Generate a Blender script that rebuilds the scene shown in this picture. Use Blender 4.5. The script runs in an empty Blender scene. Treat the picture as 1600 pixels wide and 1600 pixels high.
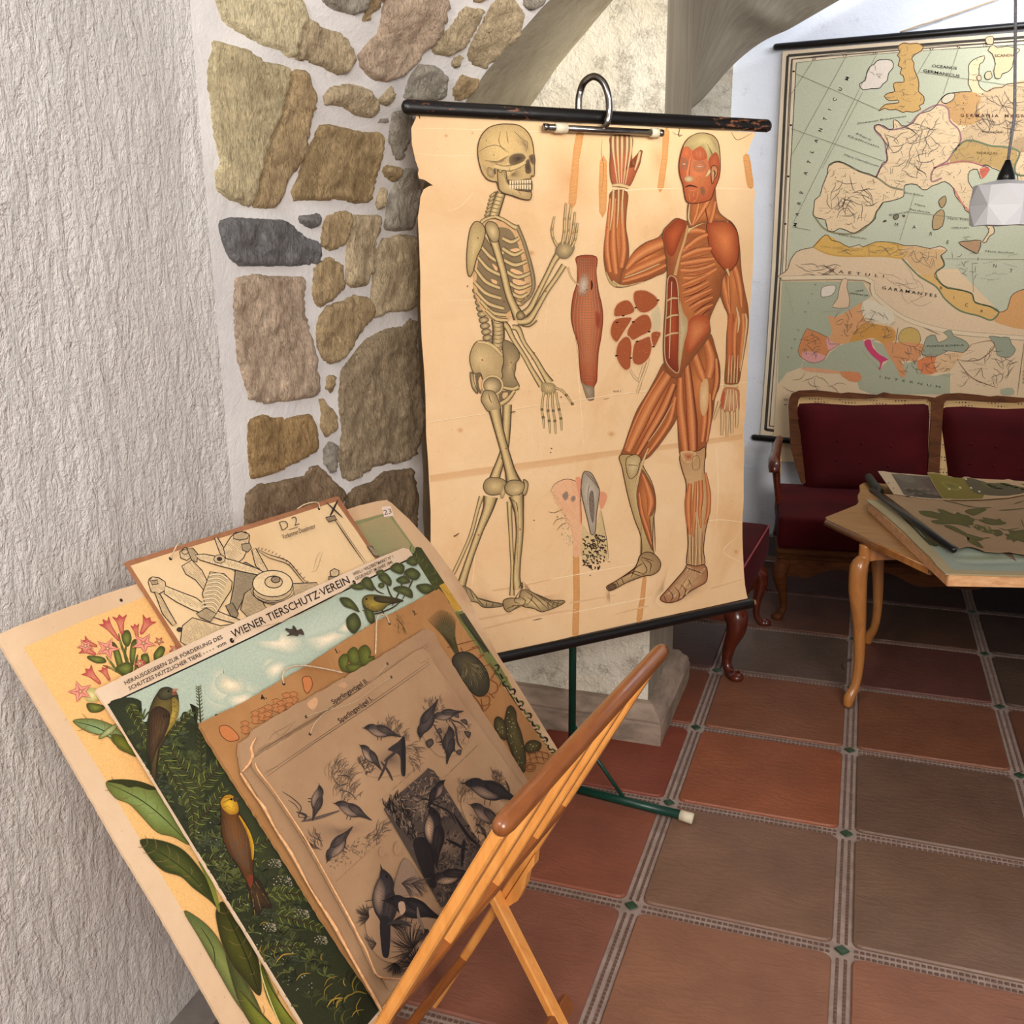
import bpy, bmesh, math, random
from mathutils import Vector, Matrix, noise as mnoise
from mathutils.geometry import delaunay_2d_cdt

# ------------------------------------------------------------------ camera, world, light, exposure
scn = bpy.context.scene
COL = scn.collection
FPX = 1521.6; PITCH = .25869; ROLL = -.009664; YAW = -.342897; CAMH = 1.5
_cp, _sp = math.cos(PITCH), math.sin(PITCH)
RT = Vector((math.cos(YAW), -math.sin(YAW), 0))
FWH = Vector((math.sin(YAW), math.cos(YAW), 0))
FW = FWH * _cp + Vector((0, 0, -_sp)); UP = FWH * _sp + Vector((0, 0, _cp))
CAM = Vector((0, 0, CAMH))
_cr, _sr = math.cos(ROLL), math.sin(ROLL)
cam_d = bpy.data.cameras.new('camera'); cam = bpy.data.objects.new('camera', cam_d); COL.objects.link(cam)
cam_d.sensor_width = 36; cam_d.lens = FPX / 1600 * 36; cam_d.clip_start = .02; cam_d.clip_end = 60
# x_img = cr*U - sr*V ; y_img(down) = sr*U + cr*V  with U along RT, V along -UP
xi = RT * _cr + UP * _sr
yi = RT * _sr - UP * _cr
cam.matrix_world = Matrix((( xi.x, -yi.x, -FW.x, CAM.x), (xi.y, -yi.y, -FW.y, CAM.y), (xi.z, -yi.z, -FW.z, CAM.z), (0, 0, 0, 1)))
scn.camera = cam
scn.view_settings.view_transform = 'Standard'; scn.view_settings.look = 'None'
scn.view_settings.exposure = 0.17; scn.view_settings.gamma = 1.0
scn.view_settings.use_curve_mapping = False
w = bpy.data.worlds.new('world'); scn.world = w; w.use_nodes = True
w.node_tree.nodes['Background'].inputs[0].default_value = (.80, .86, 1.0, 1)
w.node_tree.nodes['Background'].inputs[1].default_value = .20

def area(name, loc, target, sx, sy, power, color):
    l = bpy.data.lights.new(name, 'AREA'); l.shape = 'RECTANGLE'; l.size = sx; l.size_y = sy; l.energy = power; l.color = color
    o = bpy.data.objects.new(name, l); COL.objects.link(o); o.location = loc
    o.rotation_euler = (Vector(target) - Vector(loc)).to_track_quat('-Z', 'Y').to_euler()
    return o
area('assumed_light_behind', (1.3, -1.3, 2.3), (-.7, 2.2, 1.0), 1.3, 1.3, 98, (1.0, .935, .86))  # assumed daylight from behind the camera: bare area lamp, no window modelled
area('added_light_left', (-.9, -.4, 2.6), (-1.0, 2.0, 1.3), .5, .5, 18, (1.0, .98, .95))  # added lamp grazing the left wall; no window is built here
area('assumed_light_far', (.75, 4.15, 2.72), (-.05, 4.92, 1.9), 1.7, .35, 30, (.90, .94, 1.0)).data.spread = math.radians(130)  # assumed high light for the upper far wall; unseen, no ceiling fixture built
area('niche_fill_light', (1.0, 1.0, 2.1), (-.80, 2.81, 2.12), .4, .4, 1.9, (1.0, .97, .90)).data.spread = math.radians(34)  # added fill lamp: a narrow beam brightening the pillar face, no window there

# ------------------------------------------------------------------ helpers
def ray(x, y):
    a = (x - 800) / FPX; b = (y - 800) / FPX
    U = _cr * a + _sr * b; V = -_sr * a + _cr * b
    return RT * U - UP * V + FW
def proj(P):
    d = Vector(P) - CAM; u = d.dot(RT); v = -d.dot(UP); ww = d.dot(FW)
    U = FPX * u / ww; V = FPX * v / ww
    return (800 + _cr * U - _sr * V, 800 + _sr * U + _cr * V)
class Plane:
    """a real plane in the room; at(x, y) is the point of it that the photograph shows at that pixel"""
    def __init__(s, p, n):
        s.p = Vector(p); s.n = Vector(n).normalized()
        if s.n.dot(CAM - s.p) < 0: s.n = -s.n
    def at(s, x, y, off=0.0):
        d = ray(x, y); t = s.n.dot(s.p - CAM) / s.n.dot(d)
        return CAM + d * t + s.n * off
    def moved(s, off): return Plane(s.p + s.n * off, s.n)
def zplane(z): return Plane((0, 0, z), (0, 0, 1))
def yplane(y): return Plane((0, y, 0), (0, 1, 0))

def lin(c):
    f = lambda v: v / 12.92 if v <= .04045 else ((v + .055) / 1.055) ** 2.4
    return tuple(f(x / 255.0) for x in c[:3])
def L4(c, a=1.0): return (*lin(c), a)

def thing(name, label, cat, loc=(0, 0, 0), group=None):
    o = bpy.data.objects.new(name, None); COL.objects.link(o); o.location = loc
    o.empty_display_size = .1
    o['label'] = label; o['category'] = cat
    if group: o['group'] = group
    return o
def wloc(o):
    v = Vector((0, 0, 0))
    while o: v += Vector(o.location); o = o.parent
    return v
def mk(name, verts, faces, mat, parent=None, smooth=False, cols=None, kind=None, label=None, loc=None):
    """one mesh object; verts in world space"""
    off = Vector(loc) if loc is not None else Vector((0, 0, 0))
    base = wloc(parent) + off if parent else off
    me = bpy.data.meshes.new(name)
    me.from_pydata([tuple(Vector(v) - base) for v in verts], [], faces); me.update()
    if cols is not None:
        a = me.color_attributes.new('Col', 'FLOAT_COLOR', 'POINT')
        flat = []
        for c in cols: flat.extend(c if len(c) == 4 else (*c, 1.0))
        a.data.foreach_set('color', flat)
    if smooth: me.shade_smooth()
    me.materials.append(mat)
    o = bpy.data.objects.new(name, me); COL.objects.link(o)
    o.location = off
    if parent: o.parent = parent
    if kind: o['kind'] = kind
    if label: o['label'] = label
    return o
def bm_obj(name, bm, mat, parent=None, smooth=False, kind=None, label=None):
    vs = [v.co.copy() for v in bm.verts]; bm.verts.index_update()
    fs = [[v.index for v in f.verts] for f in bm.faces]; bm.free()
    return mk(name, vs, fs, mat, parent, smooth, None, kind, label)
def tag(o, label, cat, group=None):
    o['label'] = label; o['category'] = cat
    if group: o['group'] = group
    return o
def structure(o): o['kind'] = 'structure'; return o

def frame3(d):
    d = Vector(d).normalized(); a = Vector((0, 0, 1)) if abs(d.z) < .9 else Vector((1, 0, 0))
    x = d.cross(a).normalized(); return x, x.cross(d).normalized()
def beam(A, B, wx, wy, side, bevel=.003, ext=None):
    """bevelled bar from A to B; side = direction of its wx width"""
    A = Vector(A); B = Vector(B); d = (B - A).normalized()
    s = Vector(side); s = (s - d * s.dot(d)).normalized(); t = d.cross(s)
    b = min(bevel, wx * .45, wy * .45); x = wx / 2; y = wy / 2
    sec = [(-x + b, -y), (x - b, -y), (x, -y + b), (x, y - b), (x - b, y), (-x + b, y), (-x, y - b), (-x, -y + b)]
    vs = []; fs = []
    L = (B - A).length
    rings = [(0, 1 - b / max(x, y)), (b, 1), (L - b, 1), (L, 1 - b / max(x, y))]
    for k, sc in rings:
        for u, v in sec: vs.append(A + d * k + s * u * sc + t * v * sc)
    for r in range(3):
        for i in range(8):
            j = (i + 1) % 8; fs.append([r * 8 + i, r * 8 + j, (r + 1) * 8 + j, (r + 1) * 8 + i])
    fs.append(list(range(8))[::-1]); fs.append([24 + i for i in range(8)])
    return vs, fs
def tube(pts, rad, n=10, closed=False, sub=0):
    pts = [Vector(p) for p in pts]
    if sub: pts = catmull(pts, sub, closed)
    if not hasattr(rad, '__len__'): rad = [rad] * len(pts)
    elif len(rad) != len(pts):
        m = len(rad) - 1; N = len(pts) - 1
        rad = [rad[min(int(i * m / N), m - 1)] * (1 - (i * m / N - min(int(i * m / N), m - 1))) + rad[min(int(i * m / N), m - 1) + 1] * (i * m / N - min(int(i * m / N), m - 1)) for i in range(N + 1)]
    vs = []; fs = []; N = len(pts); X = None
    for i, p in enumerate(pts):
        a = pts[max(i - 1, 0)] if not closed else pts[i - 1]; c = pts[min(i + 1, N - 1)] if not closed else pts[(i + 1) % N]
        d = (c - a).normalized()
        if X is None: X, _ = frame3(d)
        X = (X - d * X.dot(d)).normalized(); Y = d.cross(X)
        for k in range(n):
            an = 2 * math.pi * k / n; vs.append(p + (X * math.cos(an) + Y * math.sin(an)) * rad[i])
    M = N if closed else N - 1
    for i in range(M):
        for k in range(n):
            a = i * n + k; b = i * n + (k + 1) % n; q = (i + 1) % N
            fs.append([a, b, q * n + (k + 1) % n, q * n + k])
    if not closed: fs.append(list(range(n))[::-1]); fs.append([(N - 1) * n + k for k in range(n)])
    return vs, fs
def catmull(pts, sub, closed=False):
    n = len(pts); out = []
    rng = range(n) if closed else range(n - 1)
    for i in rng:
        g = (lambda k: pts[k % n]) if closed else (lambda k: pts[min(max(k, 0), n - 1)])
        p0, p1, p2, p3 = g(i - 1), g(i), g(i + 1), g(i + 2)
        for s in range(sub):
            t = s / sub; t2 = t * t; t3 = t2 * t
            out.append((p1 * 2 + (p2 - p0) * t + (p0 * 2 - p1 * 5 + p2 * 4 - p3) * t2 + (p1 * 3 - p0 - p2 * 3 + p3) * t3) * .5)
    if not closed: out.append(pts[-1])
    return out
def join(*parts):
    vs = []; fs = []
    for v, f in parts:
        o = len(vs); vs += list(v); fs += [[i + o for i in q] for q in f]
    return vs, fs
def slab(poly, thick, n):
    """flat board: outline poly (world points, front face), extruded backwards along n"""
    n = Vector(n).normalized(); N = len(poly)
    vs = [Vector(p) for p in poly] + [Vector(p) - n * thick for p in poly]
    fs = [list(range(N)), [N + i for i in range(N)][::-1]]
    for i in range(N): j = (i + 1) % N; fs.append([i, N + i, N + j, j])
    return vs, fs

# ------------------------------------------------------------------ materials
def new_mat(name):
    m = bpy.data.materials.new(name); m.use_nodes = True
    nt = m.node_tree; b = nt.nodes['Principled BSDF']; return m, nt, b
def nd(nt, t, **kw):
    n = nt.nodes.new(t)
    for k, v in kw.items(): setattr(n, k, v)
    return n
def noise_node(nt, scale, detail=6, rough=.6, dist=0, vec=None, sc=None):
    n = nd(nt, 'ShaderNodeTexNoise'); n.inputs['Scale'].default_value = scale; n.inputs['Detail'].default_value = detail
    n.inputs['Roughness'].default_value = rough; n.inputs['Distortion'].default_value = dist
    tc = nd(nt, 'ShaderNodeTexCoord'); src = tc.outputs['Object']
    if sc:
        mp = nd(nt, 'ShaderNodeMapping'); mp.inputs['Scale'].default_value = sc; nt.links.new(src, mp.inputs['Vector']); src = mp.outputs['Vector']
    if vec is not None: src = vec
    nt.links.new(src, n.inputs['Vector']); return n
def ramp(nt, fac, stops):
    r = nd(nt, 'ShaderNodeValToRGB'); e = r.color_ramp.elements
    while len(e) < len(stops): e.new(.5)
    for i, (p, c) in enumerate(stops): e[i].position = p; e[i].color = c
    nt.links.new(fac, r.inputs['Fac']); return r
def mixc(nt, fac, a, b, mode='MIX'):
    m = nd(nt, 'ShaderNodeMix', data_type='RGBA', blend_type=mode)
    for s, i in ((fac, 0), (a, 6), (b, 7)):
        if hasattr(s, 'links') or hasattr(s, 'is_output'): nt.links.new(s, m.inputs[i])
        else: m.inputs[i].default_value = s
    return m.outputs[2]
def bump(nt, b, hs, strength, dist=.01):
    """hs: list of (height socket, weight)"""
    acc = None
    for h, wt in hs:
        mm = nd(nt, 'ShaderNodeMath', operation='MULTIPLY'); nt.links.new(h, mm.inputs[0]); mm.inputs[1].default_value = wt
        if acc is None: acc = mm.outputs[0]
        else:
            ad = nd(nt, 'ShaderNodeMath', operation='ADD'); nt.links.new(acc, ad.inputs[0]); nt.links.new(mm.outputs[0], ad.inputs[1]); acc = ad.outputs[0]
    bp = nd(nt, 'ShaderNodeBump'); bp.inputs['Strength'].default_value = strength; bp.inputs['Distance'].default_value = dist
    nt.links.new(acc, bp.inputs['Height']); nt.links.new(bp.outputs[0], b.inputs['Normal'])
def plaster(name, c1, c2, s1=3, fine=60, strength=.6, dist=.01, stretch=None, rough=.85, spec=.25, mid=14):
    m, nt, b = new_mat(name)
    n1 = noise_node(nt, s1, 5, .6, .3, sc=stretch); r = ramp(nt, n1.outputs['Fac'], [(.35, L4(c1)), (.65, L4(c2))])
    nt.links.new(r.outputs[0], b.inputs['Base Color'])
    n2 = noise_node(nt, mid, 6, .65, .6, sc=stretch); n3 = noise_node(nt, fine, 4, .6, .4)
    bump(nt, b, [(n2.outputs['Fac'], 1.0), (n3.outputs['Fac'], .35)], strength, dist)
    b.inputs['Roughness'].default_value = rough; b.inputs['Specular IOR Level'].default_value = spec
    return m
def wood(name, c1, c2, grain=(4, 40, 40), rough=.4, spec=.5, scale=1.0, coat=0.0):
    m, nt, b = new_mat(name)
    n1 = noise_node(nt, 2.5 * scale, 8, .65, 1.2, sc=grain)
    r = ramp(nt, n1.outputs['Fac'], [(.3, L4(c1)), (.7, L4(c2))])
    nt.links.new(r.outputs[0], b.inputs['Base Color'])
    b.inputs['Roughness'].default_value = rough; b.inputs['Specular IOR Level'].default_value = spec
    b.inputs['Coat Weight'].default_value = coat; b.inputs['Coat Roughness'].default_value = .15
    bump(nt, b, [(n1.outputs['Fac'], 1)], .15, .002)
    return m
def simple(name, c, rough=.5, metal=0, spec=.5, nz=0, nscale=30, bumps=0, c2=None):
    m, nt, b = new_mat(name)
    b.inputs['Roughness'].default_value = rough; b.inputs['Metallic'].default_value = metal; b.inputs['Specular IOR Level'].default_value = spec
    n = noise_node(nt, nscale, 5)
    c2 = c2 or tuple(max(0, x - 14) for x in c)
    r = ramp(nt, n.outputs['Fac'], [(.35, L4(c2)), (.65, L4(c))]); nt.links.new(r.outputs[0], b.inputs['Base Color'])
    if bumps: bump(nt, b, [(n.outputs['Fac'], 1)], bumps, .003)
    return m
# ------------------------------------------------------------------ the setting
M_left = plaster('rough_white_plaster', (222, 217, 212), (236, 232, 227), s1=2.2, fine=120, strength=.95, dist=.019, stretch=(1, 1, .40), mid=42, rough=.5, spec=.5)
M_far = plaster('white_wall_plaster', (222, 226, 236), (234, 238, 246), s1=2, fine=120, strength=.35, dist=.006, mid=45)
M_pillar = plaster('pillar_plaster', (232, 222, 200), (242, 236, 220), s1=5, fine=140, strength=.8, dist=.012, mid=38)
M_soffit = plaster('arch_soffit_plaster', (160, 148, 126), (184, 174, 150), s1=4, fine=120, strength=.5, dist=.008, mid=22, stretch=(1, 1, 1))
M_mortar = plaster('pale_mortar', (206, 202, 200), (226, 222, 218), s1=4, fine=150, strength=.5, dist=.006, mid=30)
M_base = plaster('worn_stone_base', (128, 112, 98), (172, 150, 132), s1=9, fine=90, strength=.4, dist=.006, mid=25, stretch=(1, 1, 2.5))
M_grout = plaster('floor_grout', (148, 130, 120), (172, 154, 144), s1=20, fine=150, strength=.3, dist=.003)
# pitted grey spots on the pillar
def add_spots(m, dark, scale, lo, hi, amount=.8):
    nt = m.node_tree; b = nt.nodes['Principled BSDF']; src = b.inputs['Base Color'].links[0].from_socket
    n = noise_node(nt, scale, 8, .8, .5); n2 = noise_node(nt, scale * .12, 3, .5)
    mu = nd(nt, 'ShaderNodeMath', operation='MULTIPLY'); nt.links.new(n.outputs['Fac'], mu.inputs[0]); nt.links.new(n2.outputs['Fac'], mu.inputs[1])
    r = ramp(nt, mu.outputs[0], [(lo, (0, 0, 0, 1)), (hi, (amount,) * 3 + (1,))])
    nt.links.new(mixc(nt, r.outputs[0], src, L4(dark)), b.inputs['Base Color'])
add_spots(M_pillar, (146, 138, 124), 150, .27, .36, .6)
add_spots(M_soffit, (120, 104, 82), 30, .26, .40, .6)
add_spots(M_far, (170, 178, 196), 90, .33, .42, .5)

# --- floor: terracotta tiles, each one a piece of the floor
TS = .475473; GX0, GY0 = -.412861, 1.974251
floor_root = bpy.data.objects.new('floor', None); COL.objects.link(floor_root); floor_root['kind'] = 'structure'
mk('grout_bed', [(-1.6, -1.2, -.004), (3.6, -1.2, -.004), (3.6, 5.1, -.004), (-1.6, 5.1, -.004)], [[0, 1, 2, 3]], M_grout, floor_root)
def tile_mat():
    m, nt, b = new_mat('terracotta_tile')
    oi = nd(nt, 'ShaderNodeObjectInfo')
    n1 = noise_node(nt, 5, 5, .6, .6); n2 = noise_node(nt, 34, 5, .6, 1.6, sc=(.45, 1.2, 1))
    r = ramp(nt, n1.outputs['Fac'], [(.25, (.62, .62, .60, 1)), (.75, (.96, .96, .88, 1))])
    nt.links.new(mixc(nt, 1.0, oi.outputs['Color'], r.outputs[0], 'MULTIPLY'), b.inputs['Base Color'])
    b.inputs['Roughness'].default_value = .42; b.inputs['Specular IOR Level'].default_value = .45
    bump(nt, b, [(n2.outputs['Fac'], 1), (n1.outputs['Fac'], .8)], .42, .006)
    return m
M_tile = tile_mat()
def tile_mesh():
    g = .021; ch = .020; h = TS / 2 - g; out = []
    for sx, sy in ((1, 1), (-1, 1), (-1, -1), (1, -1)):
        # rounded corner
        cx, cy = sx * (h - ch), sy * (h - ch); a0 = math.atan2(sy, sx) - math.pi / 4
        for k in range(4):
            a = a0 + k * math.pi / 6; out.append((cx + math.cos(a) * ch, cy + math.sin(a) * ch))
    N = len(out); vs = [(x, y, -.006) for x, y in out] + [(x, y, .0) for x, y in out] + [(x * .985, y * .985, .004) for x, y in out]
    fs = [[2 * N + i for i in range(N)]]
    for l in range(2):
        for i in range(N): j = (i + 1) % N; fs.append([l * N + i, l * N + j, (l + 1) * N + j, (l + 1) * N + i])
    me = bpy.data.meshes.new('tile'); me.from_pydata(vs, [], fs); me.update(); me.materials.append(M_tile); return me
TM = tile_mesh()
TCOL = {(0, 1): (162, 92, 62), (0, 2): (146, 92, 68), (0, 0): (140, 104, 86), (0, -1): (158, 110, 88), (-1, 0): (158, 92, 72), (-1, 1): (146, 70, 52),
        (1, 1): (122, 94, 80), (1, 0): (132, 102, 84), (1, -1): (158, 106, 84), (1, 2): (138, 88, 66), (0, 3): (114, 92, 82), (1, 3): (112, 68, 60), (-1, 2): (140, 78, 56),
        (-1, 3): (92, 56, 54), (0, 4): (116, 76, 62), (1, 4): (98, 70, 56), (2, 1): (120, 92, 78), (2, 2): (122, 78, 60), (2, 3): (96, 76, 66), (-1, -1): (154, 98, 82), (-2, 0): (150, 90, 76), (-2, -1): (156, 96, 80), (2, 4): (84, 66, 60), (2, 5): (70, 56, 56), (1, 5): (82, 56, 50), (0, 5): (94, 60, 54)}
rnd = random.Random(7)
diam = bpy.data.meshes.new('corner_inset')
q = .0165; diam.from_pydata([(q, 0, 0), (0, q, 0), (-q, 0, 0), (0, -q, 0), (q * .9, 0, .004), (0, q * .9, .004), (-q * .9, 0, .004), (0, -q * .9, .004)], [], [[4, 5, 6, 7], [0, 1, 5, 4], [1, 2, 6, 5], [2, 3, 7, 6], [3, 0, 4, 7]])
diam.materials.append(simple('green_glaze', (56, 84, 62), .3, nz=1, nscale=60, c2=(40, 62, 46)))
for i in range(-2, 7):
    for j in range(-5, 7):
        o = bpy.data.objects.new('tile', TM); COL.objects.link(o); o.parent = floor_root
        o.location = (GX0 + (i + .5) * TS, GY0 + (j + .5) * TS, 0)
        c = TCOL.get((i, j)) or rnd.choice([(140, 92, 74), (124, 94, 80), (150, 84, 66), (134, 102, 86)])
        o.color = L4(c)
        if j > -4:
            d = bpy.data.objects.new('corner_inset', diam); COL.objects.link(d); d.parent = floor_root; d.location = (GX0 + i * TS, GY0 + j * TS, 0)
# the rope pattern pressed into the joints: two rows of small brown studs along every joint
rv, rf = [], []
def stud(cx, cy, ax, hl, hw):
    b = len(rv); X = (hl, hw) if ax == 0 else (hw, hl)
    for sx, sy in ((1, 1), (-1, 1), (-1, -1), (1, -1)): rv.append((cx + sx * X[0], cy + sy * X[1], -.004))
    for sx, sy in ((1, 1), (-1, 1), (-1, -1), (1, -1)): rv.append((cx + sx * X[0] * .8, cy + sy * X[1] * .8, -.001))
    rf.extend([[b + 4, b + 5, b + 6, b + 7]] + [[b + k, b + (k + 1) % 4, b + 4 + (k + 1) % 4, b + 4 + k] for k in range(4)])
for i in range(-2, 7):
    for j in range(-3, 6):
        x0, y0 = GX0 + i * TS, GY0 + j * TS
        for k in range(34):
            t = .024 + (k + .5) * (TS - .048) / 34
            for sgn in (-1, 1):
                stud(x0 + t, y0 + sgn * .0085, 0, .0046, .0034); stud(x0 + sgn * .0085, y0 + t, 1, .0046, .0034)
mk('joint_studs', rv, rf, simple('stud_clay', (112, 84, 72), .6), floor_root, kind='stuff')

# --- left wall with softly uneven plaster
def grid_surface(name, f, nu, nv, mat, parent=None, smooth=True):
    vs = [f(u / nu, v / nv) for v in range(nv + 1) for u in range(nu + 1)]
    fs = [[v * (nu + 1) + u, v * (nu + 1) + u + 1, (v + 1) * (nu + 1) + u + 1, (v + 1) * (nu + 1) + u] for v in range(nv) for u in range(nu)]
    return mk(name, vs, fs, mat, parent, smooth)
XL, YC = -1.19, 1.63
WD = Vector((.208, .978, 0)).normalized(); WN = Vector((WD.y, -WD.x, 0))
def leftwall(u, v):
    y = -1.2 + (YC + 1.2) * u; z = 2.75 * v
    n = mnoise.noise(Vector((0, y * 2.2, z * 1.4))) * .010 + mnoise.noise(Vector((3, y * 7, z * 4))) * .004
    k = max(0, (y - YC + .06) / .06)
    return Vector((XL + n * (1 - k) - .012 * (1 - k) * min(1, max(0, (y - YC + .5) / .5)) , y, z))
structure(grid_surface('wall_left', leftwall, 150, 110, M_left))
# --- the stone surface right of it: an upright wall that curves over into the vault
NP = [(-1.057, 0), (-1.052, 1.50), (-1.035, 1.64), (-.985, 1.75), (-.925, 1.83), (-.862, 1.905), (-.79, 1.968), (-.715, 2.035), (-.62, 2.10), (-.48, 2.17), (-.30, 2.235), (0, 2.30), (.5, 2.34), (1.2, 2.34)]
YN = 2.26
def prof(P, z):
    """profile point at running height parameter z (arc length past 1.5)"""
    z = max(z, 0); acc = 0
    for (x0, z0), (x1, z1) in zip(P, P[1:]):
        L = math.hypot(x1 - x0, z1 - z0)
        if acc + L >= z or (x1, z1) == P[-1]:
            t = (z - acc) / L; return x0 + (x1 - x0) * t, z0 + (z1 - z0) * t
        acc += L
def stone_pt(u, v, off=0.0):
    a = Vector((XL, YC, v)); x, z = prof(NP, v * 1.0)
    if v > 1.9: a = Vector((XL + (v - 1.9) ** 2 * .25, YC, v))
    b = Vector((x, YN, z)); p = a.lerp(b, u)
    if off:
        n = Vector((WN.x, WN.y, -.0 - max(0, (v - 1.6)) * u)).normalized(); p += n * off
    return p
def stone_uv(px, py):
    u, v = .5, 1.4
    for _ in range(40):
        x, y = proj(stone_pt(u, v)); ex, ey = px - x, py - y
        if abs(ex) + abs(ey) < .02: break
        e = 1e-4; xu, yu = proj(stone_pt(u + e, v)); xv, yv = proj(stone_pt(u, v + e))
        a, b2, c, d = (xu - x) / e, (xv - x) / e, (yu - y) / e, (yv - y) / e
        det = a * d - b2 * c; du = (ex * d - b2 * ey) / det; dv = (a * ey - c * ex) / det
        m = max(abs(du), abs(dv)); k = min(1, .3 / m) if m > 0 else 1
        u += du * k; v += dv * k
    return u, v
wall_stone = bpy.data.objects.new('wall_stone', None); COL.objects.link(wall_stone); wall_stone['kind'] = 'structure'
def mortar(u, v):
    vv = v * 2.9; n = mnoise.noise(Vector((u * 7, vv * 9, 0))) * .004 + mnoise.noise(Vector((u * 2, vv * 3, 5))) * .003
    e = min(1, u / .08)
    return stone_pt(u, vv, n * e)
grid_surface('mortar_face', mortar, 50, 220, M_mortar, wall_stone)
def stone_mat():
    m, nt, b = new_mat('rubble_stone')
    at = nd(nt, 'ShaderNodeAttribute', attribute_name='Col')
    n1 = noise_node(nt, 14, 8, .7, .8); n2 = noise_node(nt, 110, 6, .7, 1.2, sc=(1.4, 1.4, .45)); n3 = noise_node(nt, 9, 3, .5)
    r = ramp(nt, n1.outputs['Fac'], [(.3, (.72, .69, .64, 1)), (.5, (.98, .97, .94, 1)), (.72, (1.28, 1.26, 1.2, 1))])
    r2 = ramp(nt, n2.outputs['Fac'], [(.36, (.56, .52, .46, 1)), (.52, (.96, .95, .93, 1)), (.66, (1.22, 1.2, 1.14, 1))])
    nt.links.new(mixc(nt, 1.0, mixc(nt, 1.0, at.outputs['Color'], r.outputs[0], 'MULTIPLY'), r2.outputs[0], 'MULTIPLY'), b.inputs['Base Color'])
    b.inputs['Roughness'].default_value = .9; b.inputs['Specular IOR Level'].default_value = .2
    bump(nt, b, [(n2.outputs['Fac'], 1.3), (n1.outputs['Fac'], 1.6), (n3.outputs['Fac'], .6)], .7, .015)
    return m
M_stone = stone_mat()
A_, B_ = (300, 0, .25), (300, 400, .25)
C_ = (560, 0, .2125)
TAN, BRN, CRM, GRY, DGR, PNK = (204, 186, 156), (190, 166, 130), (238, 226, 190), (178, 172, 162), (136, 134, 136), (204, 182, 162)
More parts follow.
